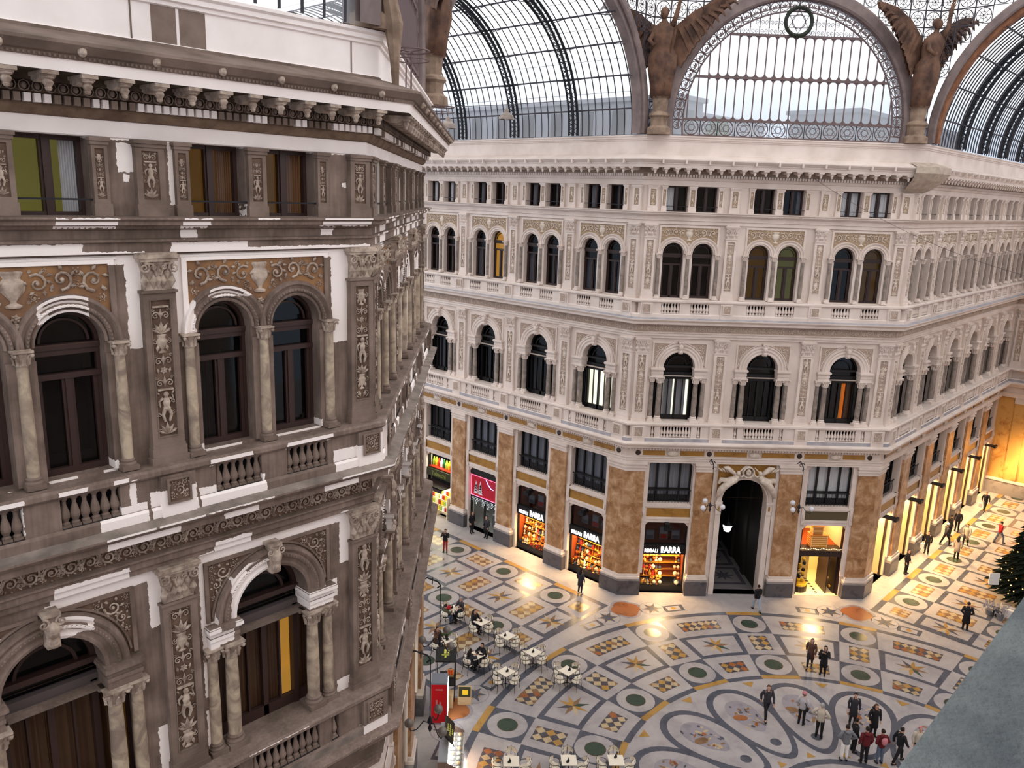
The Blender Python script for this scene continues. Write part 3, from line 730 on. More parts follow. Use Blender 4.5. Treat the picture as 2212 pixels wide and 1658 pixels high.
#        segment materials: 0 white 1 stone 2 dark 3 brown
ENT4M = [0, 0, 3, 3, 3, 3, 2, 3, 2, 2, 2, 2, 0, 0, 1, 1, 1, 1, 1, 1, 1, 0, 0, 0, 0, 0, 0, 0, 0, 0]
def mitre_path(pts):
    out = []; n = len(pts); nr = []
    for i in range(n-1):
        dx, dy = pts[i+1][0]-pts[i][0], pts[i+1][1]-pts[i][1]; l = sqrt(dx*dx+dy*dy); nr.append((dy/l, -dx/l))
    for i, p in enumerate(pts):
        if i == 0: m = nr[0]
        elif i == n-1: m = nr[-1]
        else:
            a, b = nr[i-1], nr[i]; k = 1+a[0]*b[0]+a[1]*b[1]; m = ((a[0]+b[0])/k, (a[1]+b[1])/k)
        out.append((p[0], p[1], m[0], m[1]))
    return out
def bracket_mesh(st):
    S = STY[st]
    def mk():
        b = MB(); w = .09 if st == 'near' else .115
        for s in (-1, 1): pass
        side = [(-.36, 23.94), (-.36, 23.86), (-.5, 23.81), (-.64, 23.81), (-.78, 23.86), (-.92, 23.86), (-.96, 23.88), (-.96, 23.95)]
        for i in range(len(side)-1):
            p, q = side[i], side[i+1]; b.face([(-w, p[0], p[1]), (w, p[0], p[1]), (w, q[0], q[1]), (-w, q[0], q[1])])
        for s in (-w, w): b.face([(s, p[0], p[1]) for p in side])
        b.box(-w-.03, w+.03, -1.0, -.36, 23.9, 23.955)
        b.lathe([(.05, -.12), (.085, -.06), (.06, -.02), (.1, .0), (.1, .03)], 7, (0, -.86, 23.85))
        b.ball((0, -.86, 23.71), (.055, .055, .05), 6) 
        return b.mesh('bracket', [S['relief'] if st == 'near' else S['trim']])
    return cached(('brk', st), mk)
def cornice_run(root, F, L0, L1, st):
    """dentils, brackets, egg course and frieze ornament that repeat along one side (children of the trim root)"""
    S = STY[st]; L = L1-L0
    d = MB(); n = int(L/.145)
    for i in range(n):
        u = L0+(i+.5)*L/n; mt = 0
        if st == 'near': mt = 1 if ((i*7919) % 13 < 5 or (i // 9) % 3 == 1) else 0
        d.box(u-.048, u+.048, -.31, -.19, 23.535, 23.665, mt)
    add('dentil_course', d.mesh('dentil_course', [S['stone'], 'near_white' if st == 'near' else S['trim']]), root, F)
    if st == 'near':
        g = MB(); n = int(L/.187)
        for i in range(n):
            u = L0+(i+.5)*L/n; g.ball((u, -.34, 23.765), (.05, .04, .062), 6)
            arch_ring(g, u, 23.765, [(.085, .32), (.085, .37), (.07, .37)], 0, 8, -pi, pi)
        add('egg_course', g.mesh('egg_course', ['near_stone']), root, F)
        b = MB(); n = int(L/.07)
        for i in range(n): b.ball((L0+(i+.5)*L/n, -1.07, 24.165), .028, 5)
        add('bead_course', b.mesh('bead_course', ['near_stone']), root, F)
        b = MB(); n = int(L/.09)
        for i in range(n): b.ball((L0+(i+.5)*L/n, -.2, 21.6), .026, 5)
        add('bead_course', b.mesh('bead_course', ['near_stone']), root, F)
        lm = cached('lion', lambda: (lambda m: (m.ball((0, -1.17, 24.25), (.07, .06, .08), 8), m.ball((0, -1.225, 24.23), (.035, .04, .03), 6), m.ball((.05, -1.2, 24.33), .03, 5), m.ball((-.05, -1.2, 24.33), .03, 5), m.mesh('lion_head', ['near_relief']))[-1])(MB()))
        n = int(L/1.12)
        for i in range(n): add('lion_head', lm, root, F @ T(L0+(i+.62)*L/n))
    else:
        lm = cached('drop', lambda: (lambda m: (m.box(-.04, .04, -1.28, -1.05, 24.15, 24.36), m.mesh('cornice_block', ['far_trim']))[-1])(MB()))
        n = int(L/1.12)
        for i in range(n): add('cornice_block', lm, root, F @ T(L0+(i+.5)*L/n))
        d2 = MB(); n = int(L/.16)
        for i in range(n):
            u = L0+(i+.5)*L/n; d2.box(u-.05, u+.05, -.4, -.28, 8.83, 8.93)
        add('dentil_course', d2.mesh('dentil_course', ['far_trim']), root, F)
    bm = bracket_mesh(st); n = round(L/.56)
    for i in range(n): add('bracket', bm, root, F @ T(L0+(i+.5)*L/n))
    # carved frieze between first and second floor
    n = max(1, round(L/4.4)); w = L/n
    fm = cached(('frz', st, round(w, 2)), lambda: (lambda m: (setattr(m, 'v', [(x, y-.1, z+15.46) for (x, y, z) in m.v]), m.mesh('carved_frieze', [S['relief']]))[-1])(frieze_mb(w, .32, 21)))
    for i in range(n): add('carved_frieze', fm, root, F @ T(L0+(i+.5)*w))
# ------------------------------------------------------------------ frames and buildings
FR = {
 'F1': frame(A_, R_, 0, -1), 'F2': frame(A_, R_, S2, -S2), 'F3': frame(R_, A_, 1, 0), 'F4': frame(44.3, A_, 0, -1),
 'N1': frame(-R_, A_, 1, 0), 'N2': frame(-R_, A_, S2, S2),
}
def bay_words(kind):
    if kind == 'F2': return lambda i: ('left bay', 'middle bay', 'right bay')[i]
    if kind == 'N2': return lambda i: '%s bay behind the near corner' % ORD[i]
    if kind in ('F1', 'N1'): return lambda i: '%s bay left of the corner' % ORD[i]
    return lambda i: '%s bay right of the corner' % ORD[i]
DESC = {
 'F1': dict(name='the far left wing', label='far cream wall of four storeys with shops, receding to the left'),
 'F2': dict(name='the central far wall', label='central far wall with three bays over a dark arched passage'),
 'F3': dict(name='the right receding wing', label='far right wall receding above a row of golden lit doorways'),
 'N1': dict(name='the near left wall', label='near left wall of brown stone with patches of fresh white paint'),
 'N2': dict(name='the near angled wall', label='steeply foreshortened wall behind the near left corner, half painted white'),
}
for k in DESC: DESC[k]['bay'] = bay_words(k)
B1 = [-2.62-4.4*i for i in range(5)]; P1 = [-.42]+[-.42-4.4*(i+1) for i in range(5)]
B3 = [2.62+4.4*i for i in range(6)]; P3 = [.42+4.4*i for i in range(7)]
B2 = [2.5, 7.1, 11.7]; P2 = [.42, 4.72, 9.48, 13.78]
W1 = {('u', 1, 0): ('room_dark', ('curtain_grey', -.5, 0)), ('u', 1, 1): ('room_dark', ('curtain_grey', .05, .5)), ('u', 0, 0): ('room_grey', ('lead', -.5, 0)), ('u', 0, 1): ('room_dark', ('lead', .05, .5)),
      ('u', 2, 1): ('room_yellow', None), ('u', 2, 0): ('room_dark', ('curtain_grey', -.5, .0)), ('f', 0): ('room_lit', (('curtain_grey', -1.35, -.8),)), ('f', 1): ('room_grey', (('curtain_grey', -.8, -.4), ('curtain_grey', .35, .8))),
      ('f', 3): ('room_grey', (('curtain_grey', -.8, .1),)), ('m', 0): 'lead', ('m', 1): 'lead', ('m', 2): 'lead', ('a', 3, 0): ('room_dark', ('curtain_white', -.5, .5)), ('a', 3, 1): ('room_dark', ('curtain_white', -.5, .5))}
for i in range(3):
    W1[('a', i, 0)] = ('room_dark', ('curtain_grey', -.45, .0)); W1[('a', i, 1)] = ('room_dark', ('curtain_grey', .1, .5))
W2 = {('a', 0, 0): ('room_black', ('curtain_white', -.55, -.1)), ('a', 0, 1): ('room_black', None), ('a', 1, 1): ('room_black', ('curtain_grey', .3, .5)), ('a', 1, 0): ('room_black', None),
      ('a', 2, 0): ('room_grey', ('curtain_white', -.54, .54)), ('a', 2, 1): ('room_grey', ('curtain_white', -.54, .54)),
      ('u', 0, 0): ('room_black', None), ('u', 0, 1): ('room_black', None), ('u', 1, 0): ('room_olive', None), ('u', 1, 1): ('room_green', None), ('u', 2, 0): ('room_dark', None), ('u', 2, 1): ('room_olive', None),
      ('f', 0): ('room_lit', (('curtain_white', -.72, -.12), ('curtain_white', .02, .6))), ('f', 1): ('room_dark', ()), ('f', 2): ('room_orange', (('wood_red', -.78, -.0), ('curtain_brown', .48, .82))), ('m', 0): 'curtain_grey', ('m', 2): 'curtain_white'}
W3 = {}
WN1 = {('a', 0, 0): ('room_olive', ('curtain_brown', .2, .5)), ('a', 0, 1): ('room_olive', ('curtain_brown', .1, .5)), ('a', 1, 1): ('room_green', ('curtain_white', .25, .54)), ('a', 1, 0): ('room_green', ('curtain_white', .25, .54)), ('a', 2, 1): ('room_green', None),
       ('u', 0, 0): ('room_black', ('room_dark', -.5, -.1)), ('u', 0, 1): ('room_black', None), ('u', 1, 1): ('room_black', None), ('u', 1, 0): ('room_black', None),
       ('f', 0): ('room_yellow', (('curtain_brown', -1.38, -.84), ('curtain_brown', -.84, .08), ('curtain_brown', .08, .5), ('curtain_brown', .76, 1.3))), ('f', 1): ('room_olive', (('curtain_brown', -1.38, -.84), ('curtain_brown', -.8, -.05), ('curtain_brown', .1, 1.35)))}
facade('north_wing', FR['F1'], -24.2, 0, B1, P1, 'far', DESC['F1'], dict(win=W1))
facade('central', FR['F2'], 0, 14.203, B2, P2, 'far', DESC['F2'], dict(win=W2, arch=7.1, archx=6.85))
facade('east_wing', FR['F3'], 0, 26.68, B3, P3, 'far', DESC['F3'], dict(win=W3))
BN1 = [-2.62-4.4*i for i in range(4)]; PN1 = [-.22]+[-.3-4.4*(i+1) for i in range(4)]
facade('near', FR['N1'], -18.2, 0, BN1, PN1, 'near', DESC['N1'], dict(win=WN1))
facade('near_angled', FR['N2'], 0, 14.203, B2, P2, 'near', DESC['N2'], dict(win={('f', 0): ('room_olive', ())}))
noisy('far_relief2', srgb(124, 108, 96), srgb(150, 132, 118), 2, .85)
FAR = mitre_path([(A_, 41.8), (A_, R_), (R_, A_), (44.3, A_), (44.3, 1.2)])
NEAR = mitre_path([(-35.8, A_), (-R_, A_), (-A_, R_), (-A_, 30.0)])
def trim_set(n, path, mats, runs, st, label):
    tr = add('trim_%d' % n, None); tag(tr, label, 'moulding', kind='structure')
    def sw(name, prof, m, mm):
        mb = MB(); mb.sweep(path, prof, m); add(name, mb.mesh(name, mm), tr)
    sw('ground_entablature', ENT1, ENT1M, [mats[0], mats[4], mats[5]])
    sw('balcony_rail', RAIL1, None, [mats[0]])
    sw('first_floor_entablature', ENT2, ENT2M, [mats[0], mats[6], mats[5]])
    sw('balcony_rail', RAIL2, None, [mats[0]])
    sw('attic_string_course', ENT3, None, [mats[0]])
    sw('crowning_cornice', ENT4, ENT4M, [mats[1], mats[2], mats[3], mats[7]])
    for (k, a, b) in runs: cornice_run(tr, FR[k], a, b, st)
    return tr
trim_set(1, FAR, ['far_trim', 'far_trim', 'far_trim', 'far_relief2', 'far_white', 'far_ledge', 'far_pinkground', 'far_trim'],
         [('F1', -24, 0), ('F2', 0, 14.2), ('F3', 0, 26.6)], 'far', 'cream cornices, friezes and balcony rails running round the far walls')
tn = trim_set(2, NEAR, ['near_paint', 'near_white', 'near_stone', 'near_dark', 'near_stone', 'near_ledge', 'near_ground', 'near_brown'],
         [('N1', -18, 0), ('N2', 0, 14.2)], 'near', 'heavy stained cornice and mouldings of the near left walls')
# two grey trial squares on the white parapet
q = MB(); q.box(-4.61, -4.18, -.318, -.3, 24.66, 25.29); q.box(-4.12, -3.65, -.318, -.3, 24.66, 25.29); add('grey_paint_patch', q.mesh('grey_paint_patch', ['near_stone']), tn, FR['N1'])
q = MB()
for u in (-4.95, -.55, -9.35): q.box(u-.012, u+.012, -.325, -.3, 24.64, 25.3)
add('parapet_joint', q.mesh('parapet_joint', ['near_stone']), tn, FR['N1'])

marble('end_marble', srgb(200, 152, 84), srgb(160, 104, 46), 1.2, .35)
# end wall of the east wing
F4 = FR['F4']; m = MB()
m.face([(0, 0, 0), (6.4, 0, 0), (6.4, 0, 8.1), (0, 0, 8.1)], 1); m.face([(0, 0, 8.1), (6.4, 0, 8.1), (6.4, 0, 25.3), (0, 0, 25.3)], 0)
m.box(0, 6.4, -.12, 0, 0, 1.1, 2); m.box(0, 6.4, -.18, 0, 1.1, 1.3, 0)
for u in (1.2, 3.6): m.box(u, u+.9, -.14, 0, 1.3, 7.6, 1); m.box(u-.05, u+.95, -.22, 0, 7.6, 8.05, 0)
rt = add('wall_east_end', m.mesh('wall_east_end', ['far_white', 'end_marble', 'grey_marble']), None, F4); tag(rt, 'end wall of warm lit marble closing the right wing', 'wall', kind='structure')
for u in (.7, 3.4):
    for lvl in (1, 2):
        b, g, r1, r2, c = pil_meshes('far', lvl); p = add('pilaster', b, rt, T(u)); add('panel_ground', g, p); add('relief', r1, p); add('capital', c, p)
# plain walls of the two blocks on the camera's side
for k, pts, lab in (('south_west', [(-A_, -30), (-A_, -R_), (-R_, -A_), (-36, -A_)], 'cream wall on the side of the viewer, left block'), ('south_east', [(44.3, -A_), (R_, -A_), (A_, -R_), (A_, -30)], 'cream wall on the side of the viewer, right block')):
    m = MB(); p = mitre_path(pts)
    m.sweep(p, [(0, 0), (0, 8.1), (.5, 8.6), (.5, 9.6), (0, 9.62), (0, 15.2), (.3, 15.6), (.3, 16.4), (0, 16.42), (0, 21.2), (.05, 21.3)] + ([(.05, 21.3), (.0, 21.5), (0, 25.5)] if k == 'south_east' else [(.0, 21.5), (0, 25.5)]))
    rt = add('wall_'+k, m.mesh('wall_'+k, ['far_white'])); tag(rt, lab, 'wall', kind='structure')
m = MB(); m.box(-36, -R_-.1, -A_-.02, -7.115, 21.56, 21.715); m.box(-36, -R_-.1, -A_-.02, -7.2, 21.42, 21.56)
noisy('grey_ledge', srgb(80, 88, 93), srgb(122, 129, 131), 7, 0.9, bmp=0.5, bscale=90, detail=12, lo=.3, hi=.7)
o = add('window_ledge', m.mesh('window_ledge', ['grey_ledge'])); tag(o, 'grey worn stone ledge cutting across the lower right corner', 'ledge')

# ground floor piers
def ground_piers(root, F, cs, st, skip=()):
    """straight marble pier centred at c, marble half width hw"""
    for (c, hw, tw) in cs:
        m = MB(); o = .24
        m.box(c-hw, c+hw, -o, 0, 1.28, 7.55, 0)
        m.box(c-hw-.14, c+hw+.14, -o-.12, 0, 0, .86, 1); m.box(c-hw-.12, c+hw+.12, -o-.1, 0, .86, 1.0, 2)
        m.box(c-hw-.1, c+hw+.1, -o-.12, 0, 1.0, 1.12, 3); m.box(c-hw-.05, c+hw+.05, -o-.06, 0, 1.12, 1.28, 3)
        m.box(c-hw-.03, c+hw+.03, -o-.03, 0, 7.55, 7.75, 3); m.box(c-hw-.08, c+hw+.08, -o-.1, 0, 7.75, 7.83, 3); m.box(c-hw-.02, c+hw+.02, -o-.04, 0, 7.83, 7.93, 3); m.box(c-hw-.1, c+hw+.1, -o-.12, 0, 7.93, 8.05, 3)
        for s in (-1, 1): m.box(min(c+s*hw, c+s*tw), max(c+s*hw, c+s*tw), -.1, 0, 1.28, 8.02, 3)
        add('marble_pier', m.mesh('marble_pier', ['pier_marble', 'dark_marble', 'grey_marble', 'far_trim']), root)
def corner_pier(C, na, nb, root, ha=1.02, hb=1.02):
    ta = (-na[1], na[0]); tb = (-nb[1], nb[0])   # walking with the wall on the left
    k = 1+na[0]*nb[0]+na[1]*nb[1]; mt = ((na[0]+nb[0])/k, (na[1]+nb[1])/k)
    def plan(o, e=0):
        P = lambda t, h, n, oo: (C[0]+t[0]*h+n[0]*oo, C[1]+t[1]*h+n[1]*oo)
        return [P(ta, -(ha+e), na, 0), P(ta, -(ha+e), na, o), (C[0]+mt[0]*o, C[1]+mt[1]*o), P(tb, hb+e, nb, o), P(tb, hb+e, nb, 0), (C[0]-mt[0]*.3, C[1]-mt[1]*.3)]
    m = MB()
    for (o, e, z0, z1, mt_) in ((.24, 0, 1.28, 7.55, 0), (.36, .14, 0, .86, 1), (.34, .12, .86, 1.0, 2), (.36, .1, 1.0, 1.12, 3), (.3, .05, 1.12, 1.28, 3), (.27, .03, 7.55, 7.75, 3), (.34, .08, 7.75, 7.83, 3), (.28, .02, 7.83, 7.93, 3), (.36, .1, 7.93, 8.05, 3), (.1, .27, 1.28, 8.02, 3)):
        prism(m, plan(o, e), z0, z1, mt_)
    add('corner_pier', m.mesh('corner_pier', ['pier_marble', 'dark_marble', 'grey_marble', 'far_trim']), root)
G = {k: D.objects['wall_'+n] for k, n in (('F1', 'north_wing'), ('F2', 'central'), ('F3', 'east_wing'), ('N1', 'near'), ('N2', 'near_angled'))}
ground_piers(G['F1'], FR['F1'], [(-4.82-4.4*i, .62, .9) for i in range(5)], 'far')
ground_piers(G['F2'], FR['F2'], [(4.42, .5, .62), (9.35, .65, .85)], 'far')
ground_piers(G['F3'], FR['F3'], [(4.82+4.4*i, .62, .9) for i in range(5)], 'far')
ground_piers(G['N2'], FR['N2'], [(4.8, .6, .9), (9.4, .6, .9)], 'far')
rt = D.objects['trim_1']
corner_pier((A_, R_), (-1, 0), (-S2, -S2), rt); corner_pier((R_, A_), (-S2, -S2), (0, -1), rt)
corner_pier((-R_, A_), (0, -1), (S2, -S2), D.objects['trim_2']); corner_pier((-A_, R_), (S2, -S2), (1, 0), D.objects['trim_2'])
# marble inlays of the ground-floor frieze, cartouches, shop lintels
plain('olive_panel', srgb(88, 78, 56), .5)
def inlays(root, bays, pils, arch=None):
    m = MB(); cm = cached('cart', lambda: (lambda q: (q.ball((0, -.3, 8.62), (.3, .06, .15), 10), [spiral(q, s*.27, 8.62+t*.08, .09, 0, s, 1.3, y=-.3, tr=.22) for s in (-1, 1) for t in (-1, 1)], q.mesh('cartouche', ['far_relief']))[-1])(MB()))
    md = cached('med', lambda: (lambda q: (q.lathe([(.15, 0), (.15, .03), (.02, .05)], 14, (0, 0, 0)), setattr(q, 'v', [(x, -z-.24, y+8.62) for (x, y, z) in q.v]), q.box(-.2, .2, -.25, -.23, 8.44, 8.8, 1), q.mesh('medallion', ['medallion_dark', 'far_trim']))[-1])(MB()))
    for c in bays:
        add('cartouche', cm, root, T(c))
        lo = max([p for p in pils if p < c] or [c-2.2]); hi = min([p for p in pils if p > c] or [c+2.2])
        for a, b in ((lo+.28, c-.42), (c+.42, hi-.28)): m.box(a, b, -.252, -.23, 8.48, 8.76)
        if c != arch:
            q = MB(); q.box(c-1.3, c+1.3, -.06, -.0, 4.75, 5.3, 2 if (arch and c > 11) else 0)
            q.box(c-1.4, c+1.4, -.14, 0, 5.38, 5.5, 1); q.box(c-1.36, c+1.36, -.1, 0, 5.3, 5.38, 1); q.box(c-1.4, c+1.4, -.12, 0, 4.62, 4.75, 1); q.box(c-1.36, c+1.36, -.08, 0, 4.42, 4.62, 1)
            for s in (-1, 1): q.box(min(c+s*1.3, c+s*1.5), max(c+s*1.3, c+s*1.5), -.16, 0, 4.5, 5.55, 1); q.ball((c+s*1.4, -.18, 4.95), (.06, .05, .2), 6, 1)
            add('shop_lintel', q.mesh('shop_lintel', ['yellow_marble', 'far_trim', 'olive_panel']), root)
    for p in pils: add('medallion', md, root, T(p))
    add('frieze_inlay', m.mesh('frieze_inlay', ['yellow_marble']), root)
inlays(G['F1'], B1, P1); inlays(G['F2'], B2, [.55, 4.55, 9.65, 13.65], 7.1); inlays(G['F3'], B3, P3); inlays(G['N2'], B2, P2)
# arched passage
m = MB(); arch_ring(m, 0, 5.8, [(1.3, -.6), (1.3, .08), (1.36, .1), (1.42, .06), (1.5, .1), (1.58, .12), (1.6, 0)], 0, 24)
for s in (-1, 1):
    m.box(min(s*1.3, s*1.6), max(s*1.3, s*1.6), -.1, .0, 0, 5.2); m.box(min(s*1.26, s*1.66), max(s*1.26, s*1.66), -.18, 0, 5.62, 5.8); m.box(min(s*1.3, s*1.62), max(s*1.3, s*1.62), -.14, 0, 5.0, 5.62); m.box(min(s*1.4, s*1.5), max(s*1.4, s*1.5), -.16, 0, 5.25, 5.5, 1)
add('passage_arch', m.mesh('passage_arch', ['far_trim', 'yellow_marble']), G['F2'], T(6.85))
m = MB(); m.box(-1.62, 1.62, -.03, 0, 6.4, 8.02); 
hole = MB(); wall_panel(hole, -1.62, 1.62, 6.0, 8.02, -.03, [(0, 1.45, 6.0, 6.0, 'arch')], .01)
add('spandrel_panel', hole.mesh('spandrel_panel', ['yellow_marble']), G['F2'], T(6.85))
def sculpture(mb):
    for s in (-1, 1):
        mb.ball((s*.62, -.3, 7.62), (.11, .12, .14), 8); mb.ball((s*.68, -.24, 7.36), (.16, .14, .22), 8)
        mb.tube([(s*.7, -.22, 7.25), (s*1.0, -.24, 7.12), (s*1.25, -.22, 6.85), (s*1.5, -.18, 6.5), (s*1.62, -.14, 6.1)], [.2, .23, .2, .17, .08], 8)
        mb.tube([(s*.8, -.22, 7.2), (s*1.2, -.2, 7.1), (s*1.5, -.16, 7.15), (s*1.62, -.14, 6.9)], [.15, .17, .14, .06], 7)
        mb.tube([(s*.62, -.28, 7.5), (s*.42, -.3, 7.4), (s*.3, -.3, 7.55)], [.06, .05, .04], 6)
        mb.tube([(s*.72, -.25, 7.5), (s*.98, -.22, 7.7), (s*1.2, -.2, 7.86), (s*1.45, -.2, 7.9)], [.08, .13, .13, .04], 6)
        mb.tube([(s*.3, -.25, 7.92), (s*.9, -.25, 7.35), (s*1.1, -.2, 7.18)], [.03, .04, .03], 5)
        for k in range(5): leaf(mb, s*(.8+.16*k), 7.5+.03*k, .42, (pi/2-s*(.5+.1*k)), .3, y=-.2, h=.05)
    arch_ring(mb, 0, 7.62, [(.27, 0), (.27, .26), (.34, .26), (.34, 0)], 0, 18, -pi, pi)
    mb.ball((0, -.2, 7.62), (.16, .1, .2), 8); mb.ball((0, -.3, 7.72), (.06, .06, .07), 6)
m = MB(); sculpture(m); m.v = [(x, y*1.5-.03, z) for (x, y, z) in m.v]; add('winged_figures_relief', m.mesh('winged_figures_relief', ['far_relief'], True), G['F2'], T(6.85))
# dark passage behind the arch
F2 = FR['F2']; m = MB()
for x in (-1.35, 1.35): m.face([(x, .6, 0), (x, 13, 0), (x, 13, 6.2), (x, .6, 6.2)])
m.face([(-1.35, 13, 0), (1.35, 13, 0), (1.35, 13, 7.4), (-1.35, 13, 7.4)], 1)
rows = [[(-1.35*cos(pi*i/10), y, 5.8+1.4*sin(pi*i/10)) for i in range(11)] for y in (.6, 13)]; m.grid(rows)
for y in (2.5, 5, 7.5): m.box(-1.35, -1.2, y, y+.5, 0, 6.2); m.box(1.2, 1.35, y, y+.5, 0, 6.2)
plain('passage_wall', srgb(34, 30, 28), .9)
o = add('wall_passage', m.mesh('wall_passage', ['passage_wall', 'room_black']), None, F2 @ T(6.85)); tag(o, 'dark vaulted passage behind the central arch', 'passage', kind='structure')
# ------------------------------------------------------------------ inlaid marble floor
marble('floor_white', srgb(168, 161, 160), srgb(140, 134, 136), 0.9, 0.42, mid=srgb(158, 151, 151))
marble('floor_grey', srgb(80, 82, 92), srgb(60, 62, 72), 1.6, 0.25)
marble('floor_green', srgb(56, 70, 60), srgb(38, 52, 44), 2.5, 0.22)
marble('floor_ochre', srgb(166, 128, 70), srgb(136, 100, 52), 1.6, 0.25)
marble('floor_orange', srgb(148, 92, 56), srgb(112, 66, 40), 1.4, 0.25)
marble('floor_cream', srgb(180, 160, 128), srgb(152, 130, 96), 2, 0.25)
marble('floor_brown', srgb(128, 98, 72), srgb(92, 66, 48), 2, 0.25)
marble('floor_slate', srgb(76, 72, 78), srgb(54, 52, 60), 2, 0.25)
marble('floor_palegrey', srgb(142, 136, 142), srgb(122, 116, 124), 2, 0.25)
plain('passage_stone', srgb(110, 104, 104), .5)
FM = ['floor_white', 'floor_grey', 'floor_green', 'floor_ochre', 'floor_orange', 'floor_cream', 'floor_brown', 'floor_slate', 'floor_palegrey']
WH, GR, GN, OC, OR, CR, BR, SL, PG = range(9)
fl = MB(); frnd = random.Random(3)
CX, CY = -.35, .25
def fp(pts, z, mat): fl.face([(x+CX, y+CY, z*.0035) for (x, y) in pts], mat)
def polar(a, r): return (r*cos(a), r*sin(a))
def disc(c, r, z, mat, n=28, ry=None, rot=0):
    ry = ry or r; pts = []
    for i in range(n):
        t = 2*pi*i/n; x, y = r*cos(t), ry*sin(t); pts.append((c[0]+x*cos(rot)-y*sin(rot), c[1]+x*sin(rot)+y*cos(rot)))
    fp(pts, z, mat)
def star(c, R, r, n, z, mats, rot=0, R2=None):
    for i in range(n):
        a = rot+2*pi*i/n; Rr = R if (i % 2 == 0 or R2 is None) else R2
        tip = (c[0]+Rr*cos(a), c[1]+Rr*sin(a)); l = (c[0]+r*cos(a-pi/n), c[1]+r*sin(a-pi/n)); q = (c[0]+r*cos(a+pi/n), c[1]+r*sin(a+pi/n))
        fp([c, l, tip, q], z, mats[i % len(mats)])
def checker(mp, nu, nv, z, dark, lights):
    """mp maps [0..1]x[0..1] to the floor; diamonds alternate dark and light"""
    for i in range(nu+1):
        for j in range(nv+1):
            if (i+j) % 2: continue
            mat = dark if (i % 2 == 0) else lights[frnd.randrange(len(lights))]
            if i % 2 == 0 and frnd.random() < .15: mat = BR
            P = []
            for (di, dj) in ((1, 0), (0, 1), (-1, 0), (0, -1)):
                P.append((i+di, j+dj))
            quad = [(min(max(a, 0), nu), min(max(b, 0), nv)) for (a, b) in P]
            q = []
            for p in quad:
                if not q or p != q[-1]: q.append(p)
            if len(set(q)) >= 3: fp([mp(a/nu, b/nv) for (a, b) in q], z, mat)
def rect_tile(mp, u0, u1, v0, v1, z, mat, seg=8):
    lo = [mp(u0+(u1-u0)*i/seg, v0) for i in range(seg+1)]; hi = [mp(u0+(u1-u0)*i/seg, v1) for i in range(seg+1)][::-1]
    fp(lo+hi, z, mat)
